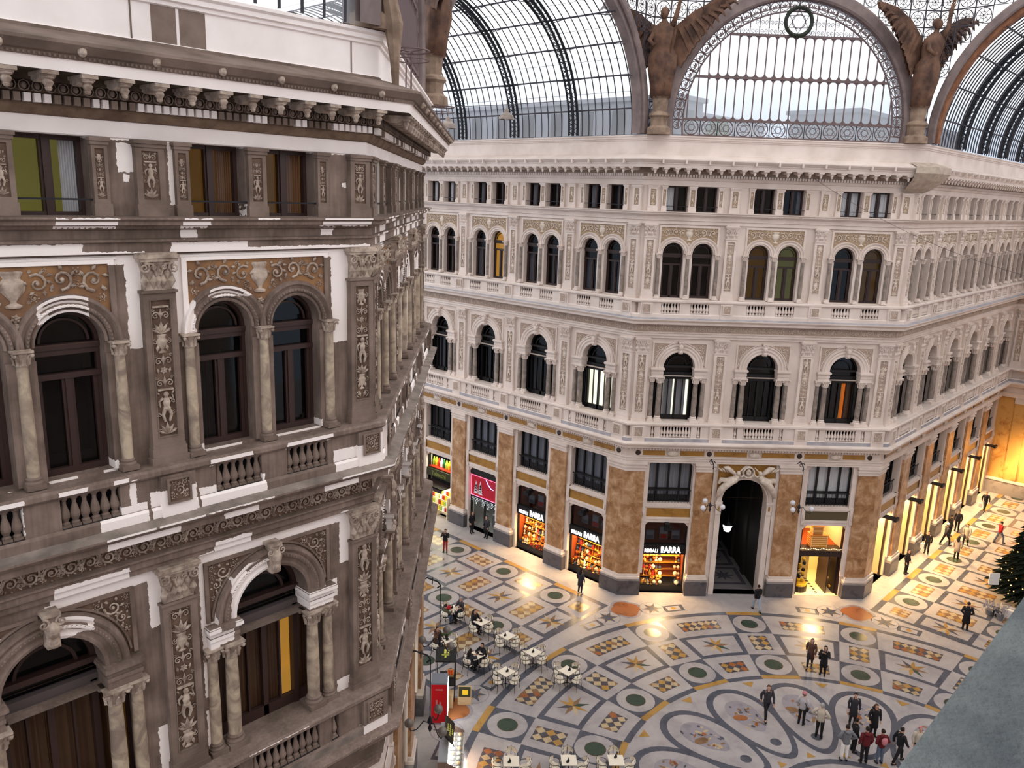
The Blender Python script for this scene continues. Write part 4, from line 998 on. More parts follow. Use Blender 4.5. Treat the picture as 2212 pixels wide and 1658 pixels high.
# base
fl.face([(-60, -60, 0), (60, -60, 0), (60, 60, 0), (-60, 60, 0)], WH)
HW = .95
def sec(r): return math.asin(HW/r)
R0, R1, R2, R3 = 9.6, 11.45, 13.5, 15.42
nS = 16
for k in range(nS):
    a = k*2*pi/nS; ca, sa = cos(a), sin(a)
    def strip(u, r, a=a): return (r*cos(a)-(u-.5)*2*HW*sin(a), r*sin(a)+(u-.5)*2*HW*cos(a))
    vis = True
    # circle tiles
    for (ra, rb) in ((R0, R1), (R2, R3)):
        rect_tile(lambda u, v: strip(u, ra+(rb-ra)*v), 0, 1, 0, 1, 1, GR, 1)
        c = polar(a, (ra+rb)/2)
        disc(c, .88, 2, WH); disc(c, .46, 3, BR); disc(c, .44, 4, GN)
    # small checker of the middle row
    checker(lambda u, v: strip(.5+(u-.5)*.5, 11.85+1.4*v), 4, 6, 1, SL, [CR, CR, OC])
    # yellow cross bars
    for (ra, rb) in ((R0-.28, R0), (R3, R3+.32)): rect_tile(lambda u, v: strip(u, ra+(rb-ra)*v), 0, 1, 0, 1, 2, OC, 1)
    b = a+pi/nS; half = 2*pi/nS/2
    def wide(u, r, b=b, half=half):
        h = half-sec(r); return polar(b+(u-.5)*2*h, r)
    for (ra, rb) in ((R0-.28, R0), (R3, R3+.32)): rect_tile(lambda u, v: wide(u, ra+(rb-ra)*v), 0, 1, 0, 1, 1, GR, 10)
    # star tile of the middle row
    rect_tile(lambda u, v: wide(u, R1+(R2-R1)*v), 0, 1, 0, 1, 1, GR, 10)
    rect_tile(lambda u, v: wide(u, R1+.24+(R2-R1-.48)*v), .09, .91, 0, 1, 2, WH, 10)
    star(polar(b, (R1+R2)/2), .78, .3, 8, 3, [OC, SL, BR, CR, OC, GN, BR, OC], b)
    # long checkers
    checker(lambda u, v: wide(.2+.6*u, 14.02+.9*v), 12, 4, 1, SL, [CR, OC, CR, OR])
    checker(lambda u, v: wide(.22+.56*u, 10.05+.85*v), 6, 4, 1, SL, [CR, CR, OC, OR])
    # central ovals
    def egg(d0, d1, w, z, mat, a=a):
        pts = []
        for i in range(36):
            t = 2*pi*i/36; x = cos(t); y = sin(t)
            r = (d0+d1)/2+(d1-d0)/2*x; hw = w*y*(1+.28*x)
            pts.append((r*cos(a)-hw*sin(a), r*sin(a)+hw*cos(a)))
        fp(pts, z, mat)
    egg(3.9, 8.98, 1.4, 1+.15*(k % 2), GR); egg(4.22, 8.66, 1.13, 2+.15*(k % 2), WH); egg(5.75, 8.05, .66, 3, PG)
    disc(polar(a, 5.0), .24, 3, GR)
    mr = random.Random(k*5+1)
    for t in range(26):
        rr = mr.uniform(6.1, 7.8); ww = mr.uniform(-.5, .5); p = (rr*cos(a)-ww*sin(a), rr*sin(a)+ww*cos(a))
        disc(p, mr.uniform(.05, .2), 4+.02*t, mr.choice([BR, OR, SL, CR, BR, GR, CR]), 6, mr.uniform(.03, .09), mr.uniform(0, 3))
    disc(polar(a+.05, 6.9), .34, 5, OR if k % 2 else BR, 10, .2, a+1.2)
    # small triangles between the ovals
    tr_ = polar(b, 8.9)
    for (r1, r2, w) in ((8.75, 9.15, .3), (4.1, 3.75, .2)):
        fp([polar(b, r1), (r2*cos(b)-w*sin(b), r2*sin(b)+w*cos(b)), (r2*cos(b)+w*sin(b), r2*sin(b)-w*cos(b))], 2, OC)
for (ra, rb, mt) in ((3.3, 3.6, GR), (1.9, 2.1, OC)):
    for i in range(32): fp([polar(2*pi*i/32, ra), polar(2*pi*i/32, rb), polar(2*pi*(i+1)/32, rb), polar(2*pi*(i+1)/32, ra)], 2, mt)
star((0, 0), 1.8, .7, 8, 2, [OC, GR])
# corner medallions with stars
for k in range(8):
    a = (k+.5)*pi/4; c = polar(a, 17.15)
    pts = []; pts2 = []
    for i in range(32):
        t = 2*pi*i/32; r = .72+.14*abs(cos(2*t)); pts.append((c[0]+(r+.16)*cos(t+a), c[1]+(r+.16)*sin(t+a))); pts2.append((c[0]+r*cos(t+a), c[1]+r*sin(t+a)))
    fp(pts, 1, PG); fp(pts2, 2, OR)
    for s in (-1, 1):
        c = polar(a+s*radians(4.9), 16.75); disc(c, .72, 1, PG); disc(c, .68, 2, WH); star(c, .62, .24, 6, 3, [GR], a+.3); star(c, .4, .2, 6, 2.5, [OC], a+.3+pi/6)
        c = polar(a+s*radians(9.1), 16.5); e = radians(2.0)
        fp([polar(a+s*radians(9.1)-e, 16.15), polar(a+s*radians(9.1)+e, 16.15), polar(a+s*radians(9.1)+e*1.1, 16.85), polar(a+s*radians(9.1)-e*1.1, 16.85)], 1, GR)
        e *= .7; fp([polar(a+s*radians(9.1)-e, 16.28), polar(a+s*radians(9.1)+e, 16.28), polar(a+s*radians(9.1)+e, 16.72), polar(a+s*radians(9.1)-e, 16.72)], 2, WH)
        disc(c, .16, 3, OC, 6)
# arms
for k in range(4):
    a = k*pi/2; ca, sa = cos(a), sin(a)
    def W(x, y): return (x*ca-y*sa, x*sa+y*ca)      # x outward along the arm, y across
    nrow = 6
    def tile(x0, x1, y0, y1, z, mat): fp([W(x0, y0), W(x1, y0), W(x1, y1), W(x0, y1)], z, mat)
    P = 4.15; X0 = 19.58
    for r in range(nrow+1):
        xc = X0+r*P
        for yc in (-4.87, 0, 4.87):
            if r < nrow+1:
                tile(xc-.98, xc+.98, yc-.97, yc+.97, 1, GR); disc(W(xc, yc), .88, 2, WH); disc(W(xc, yc), .46, 3, BR); disc(W(xc, yc), .44, 4, GN)
            xs = xc-P/2
            x0, x1 = (xs-1.1, xs+1.1) if r else (17.0, 18.6)
            xm = (x0+x1)/2; h = (x1-x0)/2-.32
            checker(lambda u, v: W(xm-h+2*h*u, yc-.48+.96*v), 6, 4, 1, BR, [CR, OC, CR])
            if abs(yc) > 1:
                s = 1 if yc > 0 else -1
                tile(xc-.98, xc+.98, yc+s*.97-.0 if s > 0 else yc-.97-.34, yc+s*.97+.34 if s > 0 else yc-.97, 1, OC)
                tile(xs-1.1, xs+1.1, yc+.97 if s > 0 else yc-1.31, yc+1.31 if s > 0 else yc-.97, 1, GR) if r else tile(16.8, 18.6, yc+.97 if s > 0 else yc-1.31, yc+1.31 if s > 0 else yc-.97, 1, GR)
        for yc in (-2.435, 2.435):
            xs = xc-P/2; x0, x1 = (xs-1.1, xs+1.1) if r else (17.0, 18.6)
            tile(x0, x1, yc-1.46, yc+1.46, 1, GR); tile(x0+.24, x1-.24, yc-1.2, yc+1.2, 2, WH)
            star(W((x0+x1)/2, yc), .82, .32, 8, 3, [OC, GR, BR, CR], a+pi/8)
            checker(lambda u, v: W(xc-.52+1.04*u, yc-.95+1.9*v), 4, 8, 1, BR, [CR, CR, OC])
    tile(16.76, 17.0, -6.2, 6.2, 1.5, GR)
fo = add('floor', fl.mesh('floor', FM)); tag(fo, 'marble floor inlaid with rings, stars, circles and zodiac ovals', 'floor', kind='structure')
# passage floor
m = MB(); m.face([(-1.35, .62, .012), (1.35, .62, .012), (1.35, 13, .012), (-1.35, 13, .012)])
for i in range(4):
    y = 1.2+i*2.6; m.face([(-1.1, y, .016), (1.1, y, .016), (1.1, y+2.3, .016), (-1.1, y+2.3, .016)], 1); m.face([(-.85, y+.25, .02), (.85, y+.25, .02), (.85, y+2.05, .02), (-.85, y+2.05, .02)], 0)
    for k in range(8):
        a = k*pi/4; m.face([(0, y+1.15, .024), (.3*cos(a-.39), y+1.15+.3*sin(a-.39), .024), (.7*cos(a), y+1.15+.7*sin(a), .024), (.3*cos(a+.39), y+1.15+.3*sin(a+.39), .024)], 1)
add('passage_floor', m.mesh('passage_floor', ['passage_stone', 'floor_slate']), D.objects['wall_passage'])
# ------------------------------------------------------------------ iron and glass roofs
def vault(k, F, L0, L1, rib_us, label, purlins=True, rng=(0, 88), bars=9, ext=0):
    """half barrel springing from the parapet of facade F, towards the opposite side; F: Y into the wall"""
    root = add('ceiling_'+k, None, None, F); tag(root, label, 'glass vault', kind='structure')
    RV, ZC = 7.12, 25.6
    def P(th, u, r=RV): return (u, -A_+r*cos(th)+0.0, ZC+r*sin(th))
    t1 = radians(rng[1])
    # ribs: two chords, lattice between them
    def ribm():
        m = MB(); n = 26
        for dx in (-.16, .16):
            for rr in (RV-.36, RV-.02): m.tube([P(t1*i/n, dx, rr) for i in range(n+1)], .055 if rr < RV-.1 else .075, 5)
        N_ = 46
        for i in range(N_):
            a, b = t1*i/N_, t1*(i+1)/N_
            m.tube([P(a, -.16, RV-.36 if i % 2 else RV-.02), P(b, -.16, RV-.02 if i % 2 else RV-.36)], .02, 4)
            m.tube([P(a, -.16, RV-.36), P(b, .16, RV-.36)], .018, 4); m.tube([P(b, -.16, RV-.36), P(a, .16, RV-.36)], .018, 4)
            m.tube([P(a, .16, RV-.36 if i % 2 else RV-.02), P(b, .16, RV-.02 if i % 2 else RV-.36)], .02, 4)
        return m.mesh('vault_rib', ['iron_dark'])
    rm = cached('rib', ribm)
    for u in rib_us: add('vault_rib', rm, root, T(u))
    bmm = cached('bar', lambda: (lambda m: (m.tube([P(t1*i/24, 0, RV) for i in range(25)], .036, 4), m.mesh('glazing_bar', ['iron']))[-1])(MB()))
    us = []
    e = sorted([L0, L1]+list(rib_us))
    for a, b in zip(e, e[1:]):
        if b-a < .6: continue
        nb = max(1, round((b-a)/4.4*bars))
        for i in range(1, nb): add('glazing_bar', bmm, root, T(a+(b-a)*i/nb))
    for j in range(7):
        th = radians(10.3+13.2*j)
        m = MB(); m.tube([P(th, L0, RV-.04), P(th, L1, RV-.04)], .045, 5)
        if j:
            for a, b in zip(e, e[1:]):      # braces that rise towards each rib
                for (p, q) in ((a, a+(b-a)*.3), (b, b-(b-a)*.3)): m.tube([P(th, p, RV-.34), P(th, q, RV-.06)], .022, 4)
        add('purlin', m.mesh('purlin', ['iron']), root)
        th2 = radians(10.3+13.2*(j+.5)); m = MB(); m.tube([P(th2, L0, RV), P(th2, L1, RV)], .009, 4); add('glazing_seam', m.mesh('glazing_seam', ['iron']), root)
    g = MB(); g.grid([[P(t1*i/24, L0, RV+.05) for i in range(25)], [P(t1*i/24, L1, RV+.05) for i in range(25)]])
    add('vault_glass', g.mesh('vault_glass', ['vault_glass'], True), root)
    return root
vault('north_wing', FR['F1'], -24, -.3, [-4.5-4.4*i for i in range(5)], 'ribbed glass barrel vault over the far left wing')
vault('east_wing', FR['F3'], .3, 26.6, [4.5+4.4*i for i in range(5)], 'ribbed glass barrel vault over the right receding wing')
vault('west_wing', FR['N1'], -18, -.3, [-4.7-4.4*i for i in range(3)], 'glass barrel vault rising from the near left parapet')
# end wall of the right wing closes its vault
# ---- steel arches over the mouths of the wings
TRN = [2]
def mouth_arch(M, label, foot=True):
    m = MB(); ro, ri = 7.42, 6.98
    arch_ring(m, 0, 26.0, [(ri, -.55), (ri, .1), (ri+.08, .16), (ro-.08, .16), (ro, .1), (ro, -.55)], 0, 60, radians(-3), radians(183))
    r2 = MB(); arch_ring(r2, 0, 25.85, [(ri-.1, -.5), (ri-.1, .0), (ri+.14, .0)], 0, 60, radians(-2), radians(182))
    TRN[0] += 1; o = add('trim_%d' % TRN[0], m.mesh('steel_arch', ['iron_arch']), None, M); add('rusty_lining', r2.mesh('rusty_lining', ['rust']), o)
    tag(o, label, 'arch', kind='structure'); return o
FA_E = Matrix(((0, 1, 0, R_+.1), (-1, 0, 0, 0), (0, 0, 1, 0), (0, 0, 0, 1)))     # X=-y , Y=+x
FA_N = Matrix(((1, 0, 0, 0), (0, 1, 0, R_+.1), (0, 0, 1, 0), (0, 0, 0, 1)))
FA_W = Matrix(((0, -1, 0, -R_-.1), (1, 0, 0, 0), (0, 0, 1, 0), (0, 0, 0, 1)))
mouth_arch(FA_E, 'grey steel arch with rusty edge over the right wing'); mouth_arch(FA_N, 'grey steel arch over the mouth of the far left wing').children[0].data.materials[0] = MATS['iron_arch']; mouth_arch(FA_W, 'steel arch foot at the near left corner, cut by the frame top').children[0].data.materials[0] = MATS['iron_arch']
# ---- lunettes over the chamfered walls
def ring_xz(m, u, z, r, t, y=0, n=16, mat=0): m.tube([(u+r*cos(2*pi*i/n), y, z+r*sin(2*pi*i/n)) for i in range(n)], t, 4, mat, closed=True)
def hexagram(m, u, z, r, t, y=0):
    for s in (pi/2, -pi/2):
        p = [(u+r*cos(s+2*pi*i/3), y, z+r*sin(s+2*pi*i/3)) for i in range(3)]; m.tube(p, t, 4, closed=True)
def lunette(F, label, glass=True):
    cx, zc = 7.1, 26.3; RO, RI = 5.97, 5.42; Zb = 25.57
    root = add('window_%d' % (WIN_N[0]+1), None, None, F); WIN_N[0] += 1; tag(root, label, 'fanlight', kind='structure')
    m = MB(); arch_ring(m, cx, zc, [(RO, -.5), (RO, .12), (RO+.1, .2), (RO+.52, .2), (RO+.62, .12), (RO+.62, -.5)], 0, 56, radians(-6.9), radians(186.9))
    add('steel_arch', m.mesh('steel_arch', ['iron_arch']), root)
    m = MB(); 
    for rr in (RI, RO-.02): m.tube([(cx+rr*cos(t), .02, zc+rr*sin(t)) for t in [radians(-7+194*i/60) for i in range(61)]], .045, 5)
    for i in range(38):
        t = radians(-4+188*(i+.5)/38); c = (RI+RO)/2; u, z = cx+c*cos(t), zc+c*sin(t)
        ring_xz(m, u, z, .215, .02, .02, 12)
        for k in range(5): leaf(m, u-.1*cos(t), z-.1*sin(t), .24, t+(k-2)*.62, .3, .02, h=.01)
        t2 = radians(-4+188*i/38); m.tube([(cx+RI*cos(t2), .02, zc+RI*sin(t2)), (cx+RO*cos(t2), .02, zc+RO*sin(t2))], .03, 4)
    add('palmette_band', m.mesh('palmette_band', ['iron_brown']), root)
    def hwid(z): 
        d = RI*RI-(z-zc)**2; return sqrt(max(d, 0)) 
    m = MB(); p = .475; bars = [i*p for i in range(-11, 12)]
    def vbar(x, z0, z1, t=.026): m.box(cx+x-t, cx+x+t, 0, .05, z0, z1)
    rows = ((26.42, 28.5), (28.5, 30.55))
    for (z0, z1) in rows:
        for x in bars:
            lim = hwid(z1) if z1 > zc else RI
            top = z1
            if abs(x) > lim:
                if abs(x) >= RI: continue
                top = min(z1, zc+sqrt(max(RI*RI-x*x, 0)))
            if top > z0+.1: vbar(x, z0, top)
        for x in bars[:-1]:
            for (zz, sg) in ((z0+.05, 1), (z1-.05, -1)):
                if abs(x)+p > hwid(zz)+.15: continue
                for (xa, sx) in ((x+.026, 1), (x+p-.026, -1)):
                    q = p/2-.026; pts = [(cx+xa, .02, zz)]
                    for k in range(6):
                        a = pi/2*k/5; pts.append((cx+xa+sx*(q-q*cos(a)), .02, zz+sg*(q-q*sin(a))))
                    m.face(pts if len(pts) > 2 else pts)
    for z in (26.42, 28.5, 30.55): m.box(cx-hwid(z), cx+hwid(z), -.02, .06, z-.06, z+.06)
    m.box(cx-RI, cx+RI, -.02, .06, 25.57, 25.66)
    add('glazing_bars', m.mesh('glazing_bars', ['iron_brown']), root)
    m = MB()
    for i in range(12):
        u = cx+(i-5.5)*.9
        if abs(u-cx) < .0: continue
        ring_xz(m, u, 26.03, .36, .028, .02, 18); hexagram(m, u, 26.03, .34, .018, .02); ring_xz(m, u, 26.03, .15, .015, .02, 10)
        for s in (-.45, .45): m.tube([(u+s, .02, 25.6), (u+s, .02, 26.42)], .02, 4)
        for s in (-1, 1):
            for t in (-1, 1): spiral(m, u+s*.38, 26.03+t*.33, .07, 0, s, 1.2, y=.02, tr=.2)
    add('star_band', m.mesh('star_band', ['iron_brown']), root)
    m = MB(); rnd = random.Random(2)
    for i in range(-8, 9):
        x = i*.475; top = zc+sqrt(max(RI*RI-x*x, 0))
        if top < 30.75 or abs(x) < .8: continue
        m.tube([(cx+x, .02, 30.55), (cx+x, .02, top)], .022, 4)
        h = 30.62
        while h < top-.25:
            for s in (-1, 1): spiral(m, cx+x+s*.12, h+.12, .11, -pi/2, s, 1.4, y=.02, tr=.13)
            leaf(m, cx+x, h+.2, .2, pi/2, .4, .02, h=.01); h += .42
    for s in (-1, 1): spiral(m, cx+s*.62, 30.75, .13, -pi/2, s, 1.4, y=.02, tr=.13)
    add('scrollwork', m.mesh('scrollwork', ['iron_brown']), root)
    m = MB(); ring_xz(m, cx, 31.22, .66, .1, -.1, 28); q = MB(); hexagram(q, cx, 31.22, .56, .03, -.1); ring_xz(q, cx, 31.22, .34, .02, -.1)
    plain('wreath_green', srgb(46, 50, 42), .7)
    w_ = add('wreath_ring', m.mesh('wreath_ring', ['wreath_green']), root); add('star', q.mesh('star', ['iron_brown']), w_)
    g = MB(); g.face([(cx+RO*cos(radians(t)), .1, zc+RO*sin(radians(t))) for t in range(-6, 187, 6)])
    add('pane', g.mesh('pane', ['frost_glass']), root)
lunette(FR['F2'], 'great half-round window with slender arched panes above the central far wall')
lunette(FR['N2'], 'half-round iron window seen edge-on above the near angled wall')
# ---- spandrel grilles between the arches
def grille(M, poly_in, label, bb):
    m = MB(); s = .8; x = bb[0]
    n0 = int((bb[1]-bb[0])/s)+1; n1 = int((bb[3]-bb[2])/s)+1
    for i in range(n0):
        for j in range(n1):
            u, z = bb[0]+(i+.5)*s, bb[2]+(j+.5)*s
            if not poly_in(u, z): continue
            frame_rect(m, u-s/2, u+s/2, z-s/2, z+s/2, .03, -.05, .0)
            ring_xz(m, u, z, .34, .022, .02, 16)
            for k in range(8): a = k*pi/4; m.tube([(u+.05*cos(a), .02, z+.05*sin(a)), (u+.33*cos(a), .02, z+.33*sin(a))], .013, 4)
            ring_xz(m, u, z, .17, .014, .02, 10); m.ball((u, .0, z), .05, 5)
    o = add('window_%d' % (WIN_N[0]+1), m.mesh('window_grille', ['iron']), None, M); WIN_N[0] += 1
    tag(o, label, 'ironwork', kind='structure')
    g = MB(); g.face([(bb[0], .08, bb[2]), (bb[1], .08, bb[2]), (bb[1], .08, bb[3]), (bb[0], .08, bb[3])])
    return o
inF = lambda u, z: 0 < u < 14.2 and ((u-7.1)**2+(z-26.3)**2) > 6.75**2 and z > 25.6
grille(FR['F2'], inF, 'iron grille of wheels in the spandrels beside the central half-round window', (-.1, 14.3, 25.6, 34.4))
inA = lambda u, z: abs(u) < 7.58 and (u*u+(z-26)**2) > 7.6**2 and z > 25.6
grille(FA_E, inA, 'iron grille of wheels in the spandrels over the right wing arch', (-7.6, 7.6, 25.6, 35.2))
grille(FA_N, inA, 'iron grille of wheels in the spandrels over the far left wing arch', (-7.6, 7.6, 25.6, 35.2))
# rooftops and trees beyond the glass
plain('haze_wall', srgb(120, 128, 142), .9); plain('haze_light', srgb(160, 162, 172), .9); noisy('haze_tree', srgb(60, 86, 44), srgb(96, 122, 70), .6, .9)
def far_house(x0, x1, y0, y1, z1, mat, lab, M=None):
    m = MB(); m.box(x0, x1, y0, y1, 24, z1); m.box(x0-.2, x1+.2, y0-.2, y1+.2, z1, z1+.25)
    o = add('rooftop_building', m.mesh('rooftop_building', [mat])); tag(o, lab, 'building')
    for i in range(int((x1-x0)/2.5)): w = MB(); w.box(-.5, .5, -.04, 0, 25.6, 27.6); add('doorway', w.mesh('doorway', ['room_grey']), o, T(x0+1.5+i*2.5, y0))
    for i in range(int((y1-y0)/2.5)): w = MB(); w.box(-.04, 0, -.5, .5, 25.6, 27.6); add('doorway', w.mesh('doorway', ['room_grey']), o, T(x0, y0+1.5+i*2.5))
far_house(13.5, 16.5, 20, 46, 28.1, 'haze_light', 'low hazy building beyond the glass of the far left vault')
far_house(24, 44, 30, 40, 29.2, 'haze_light', 'pale building dimly seen through the central half-round window')
far_house(24, 46, 13.5, 18, 28.0, 'haze_wall', 'dark rooftop building behind the foot of the right vault')
for (x, y, s, lab) in ((19.5, 26.5, 1.3, 'left green tree blurred behind the central half-round window'), (24.5, 23.5, .9, 'right smaller tree blurred behind the central half-round window')):
    m = MB(); rr = random.Random(int(x)); m.tube([(0, 0, 24), (0, 0, 27)], [.15, .1], 6)
    o = add('tree', m.mesh('tree', ['haze_tree']), None, T(x, y, 0)); tag(o, lab, 'tree')
    m = MB(); rows = []
    for i in range(13):
        t = -pi/2+pi*i/12; rows.append([((.9*s*cos(t)+.02)*cos(2*pi*j/16)*rr.uniform(.75, 1.2), (.9*s*cos(t)+.02)*sin(2*pi*j/16)*rr.uniform(.75, 1.2), 27+1.3*s*sin(t)) for j in range(16)])
    m.grid(rows, 0, True, True); add('crown', m.mesh('crown', ['haze_tree']), o)
# ------------------------------------------------------------------ shops
def light(kind, name, M, energy, col, size=None, size_y=None, spot=None, parent=None, blend=.5):
    l = D.lights.new(name, kind); l.energy = energy; l.color = col
    if kind == 'AREA':
        l.shape = 'RECTANGLE'; l.size = size; l.size_y = size_y or size
    elif size: l.shadow_soft_size = size
    if spot: l.spot_size = spot; l.spot_blend = blend
    o = D.objects.new(name, l); COL.objects.link(o); o.matrix_basis = M
    if parent: o.parent = parent
    return o
DOWN = Matrix.Identity(4)
WARM = (1.0, .66, .30)
plain('shop_gold', srgb(226, 168, 70), .25, .7); plain('shop_amber', srgb(214, 110, 30), .2, .2); plain('shop_red', srgb(176, 40, 28), .25)
plain('shop_cream', srgb(246, 232, 196), .3); plain('shop_blue', srgb(60, 80, 110), .3); plain('shop_lime', srgb(160, 190, 60), .4)
plain('shop_white', srgb(240, 240, 240), .5); plain('shop_green', srgb(30, 80, 40), .5); plain('basket', srgb(206, 140, 66), .6)
plain('basket_edge', srgb(246, 214, 150), .6); plain('shelf_red', srgb(150, 66, 24), .5)
plain('shop_yellow', srgb(240, 196, 40), .5); plain('wall_gold', srgb(246, 228, 180), .7); plain('led_red', srgb(150, 16, 30), .5, emit=.35, ecol=srgb(150, 20, 50)); plain('led_pink', (1, .2, .35), .5, emit=5, ecol=(1, .15, .3)); plain('led_blue', (.2, .3, 1), .5, emit=5, ecol=(.25, .4, 1)); plain('led_white', (1, 1, 1), .5, emit=4, ecol=(.8, .9, 1)); plain('tree_white', srgb(226, 220, 226), .5)
def orn_meshes():
    R = []
    def lm(prof, mat, n=8): m = MB(); m.lathe(prof, n); return m.mesh('ornament', [mat])
    R.append(lm([(.05, 0), (.1, .06), (.11, .14), (.05, .22), (.03, .3), (.05, .33)], 'shop_gold'))
    R.append(lm([(.07, 0), (.02, .03), (.02, .16), (.1, .24), (.11, .34), (.08, .36)], 'shop_amber'))
    R.append(lm([(.06, 0), (.12, .09), (.12, .15), (.06, .22), (.02, .26)], 'shop_cream'))
    R.append(lm([(.08, 0), (.03, .04), (.03, .3), (.1, .32), (.07, .42)], 'shop_gold'))
    R.append(lm([(.1, 0), (.11, .1), (.06, .18), (.07, .26), (.02, .28)], 'shop_red'))
    R.append(lm([(.06, 0), (.06, .2), (.03, .28), (.03, .36)], 'shop_amber', 6))
    R.append(lm([(.05, 0), (.1, .05), (.03, .12), (.08, .2), (.05, .3), (.02, .38)], 'shop_cream'))
    R.append(lm([(.07, 0), (.1, .12), (.04, .2), (.05, .24)], 'shop_blue'))
    return R
ORN = orn_meshes()
def barra_shop(k, c, where, entrance=False):
    F = FR[k] @ T(c); rn = random.Random(int(c*10))
    m = MB(); m.box(-1.3, 1.3, .16, .3, 0, .34); m.box(-1.3, -1.22, .16, .3, .3, 4.4); m.box(1.22, 1.3, .16, .3, .3, 4.4); m.box(-1.3, 1.3, .16, .3, 2.92, 3.0); m.box(-1.3, 1.3, .16, .3, 4.3, 4.4)
    m.box(-1.24, 1.24, .2, 1.3, .3, .36); m.box(-1.24, 1.24, .3, 1.4, 2.36, 2.44)
    s = add('shop_front', m.mesh('shop_front', ['frame_black']), None, F); tag(s, 'black shop front with white lettering, '+where, 'shop front')
    m = MB(); m.box(-1.3, 1.3, .08, .2, 2.38, 2.98); sb = add('sign_board', m.mesh('sign_board', ['black']), s)
    t = curve_text('REGALI', .27, 'white_letter', .012, .006); t2 = curve_text('BARRA', .47, 'white_letter', .012, .016)
    RX = Matrix.Rotation(pi/2, 4, 'X')
    for (tt, w_, h_, x_, z_) in ((t, .78, .22, -.72, 2.6), (t2, 1.16, .38, .42, 2.68)):
        xs = [v.co.x for v in tt.vertices]; ys = [v.co.y for v in tt.vertices]; cx_, cy_ = (max(xs)+min(xs))/2, (max(ys)+min(ys))/2
        for v in tt.vertices: v.co.x = (v.co.x-cx_)*w_/(max(xs)-min(xs)); v.co.y = (v.co.y-cy_)*h_/(max(ys)-min(ys))
        add('lettering', tt, sb, T(x_, .065, z_) @ RX)
    m = MB(); m.face([(-1.24, 1.35, .3), (1.24, 1.35, .3), (1.24, 1.35, 4.3), (-1.24, 1.35, 4.3)]); m.face([(-1.26, .2, .3), (-1.26, 1.35, .3), (-1.26, 1.35, 4.3), (-1.26, .2, 4.3)]); m.face([(1.26, .2, .3), (1.26, 1.35, .3), (1.26, 1.35, 4.3), (1.26, .2, 4.3)])
    add('display_back', m.mesh('display_back', ['shelf_red']), s)
    m = MB(); m.face([(-1.22, .2, .34), (1.22, .2, .34), (1.22, .2, 2.4), (-1.22, .2, 2.4)]); m.face([(-1.22, .2, 3.0), (1.22, .2, 3.0), (1.22, .2, 4.3), (-1.22, .2, 4.3)]); add('pane', m.mesh('pane', ['glass']), s)
    for z in (.75, 1.15, 1.55, 1.95):
        m = MB(); m.box(-1.2, 1.2, .55+z*.12, 1.3, z-.015, z); add('shelf', m.mesh('shelf', ['shop_gold']), s)
    l = light('AREA', 'display_light', T(0, .7, 2.34), 230, WARM, 2.2, .8, parent=s); light('POINT', 'display_glow', T(0, .34, .9), 60, WARM, .2, parent=s)
    for z, y in ((.37, .35), (.37, .6), (.76, .75), (1.16, .8), (1.56, .88), (1.96, .92)):
        for i in range(13):
            x = -1.12+i*.187+rn.uniform(-.03, .03)
            if entrance and abs(x-.45) < .35: continue
            sc_ = rn.uniform(.8, 1.15)
            o = add('ornament', rn.choice(ORN), None, F @ T(x, y+rn.uniform(-.05, .05), z) @ Matrix.Diagonal((sc_, sc_, sc_, 1)))
            tag(o, 'small glittering ornament in the gift shop window '+where, 'ornament', 'gilded ornaments, shop '+where)
    # darker show window above: framed prints
    for i, x in enumerate((-.7, 0.1, .8)):
        m = MB(); h = .55+.2*(i == 1); m.box(-.24, .24, 0, .04, 0, h, 0); m.box(-.2, .2, -.01, 0, h*.45, h-.05, 1); m.box(-.2, .2, -.01, 0, .04, h*.42, 2)
        add('framed_print', m.mesh('framed_print', ['lead', 'curtain_grey', 'shop_red' if i == 1 else 'room_grey']), s, T(x, .8, 3.02))
    m = MB(); m.box(-.12, .12, -.45, -.0, 4.2, 4.45); m.box(-.2, .2, -.6, -.3, 4.1, 4.3); add('awning_box', m.mesh('awning_box', ['black']), s)
    light('SPOT', 'window_spill', T(0, -.05, 2.3) @ Matrix.Rotation(radians(35), 4, 'X').inverted(), 420, WARM, .45, spot=radians(120), parent=s)
    return s
barra_shop('F1', -2.62, 'left of the corner pier'); barra_shop('F1', -7.02, 'second left of the corner pier'); barra_shop('F2', 2.5, 'between corner pier and arch', True)
# shop with a lit red screen and a white fir tree
F = FR['F1'] @ T(-11.42); m = MB(); m.box(-1.3, -1.22, .16, .3, 0, 4.4); m.box(1.22, 1.3, .16, .3, 0, 4.4); m.box(-1.3, 1.3, .1, .3, 3.9, 4.35); m.box(-1.3, 1.3, .16, .3, 2.3, 2.42); m.box(-.05, .05, .2, .3, 0, 2.3)
s = add('shop_front', m.mesh('shop_front', ['frame_black']), None, F); tag(s, 'dark shop front with red light screen and white fir tree on the far left wing', 'shop front')
m = MB(); m.box(-1.22, 1.22, .12, .18, 2.42, 3.9); sc_ = add('light_screen', m.mesh('light_screen', ['led_red']), s)
m = MB()
for (x, h) in ((-.35, .85), (-.75, .8)):
    for j in range(4): w_ = (.3-.055*j)*h; m.face([(x-w_, .11, 2.6+j*.2*h), (x+w_, .11, 2.6+j*.2*h), (x, .11, 2.9+j*.26*h)])
add('white_fir', m.mesh('white_fir', ['tree_white']), sc_)
m = MB(); rr = random.Random(4)
for i in range(40): x = -1.2+i*.06; m.ball((x, .09, 2.44), .022, 4); m.ball((x, .09, 3.86), .018, 4)
for i in range(24): m.ball((-1.2, .09, 2.45+i*.06), .02, 4); m.ball((1.2, .09, 2.45+i*.06), .02, 4)
add('string_light', m.mesh('string_light', ['led_pink']), sc_)
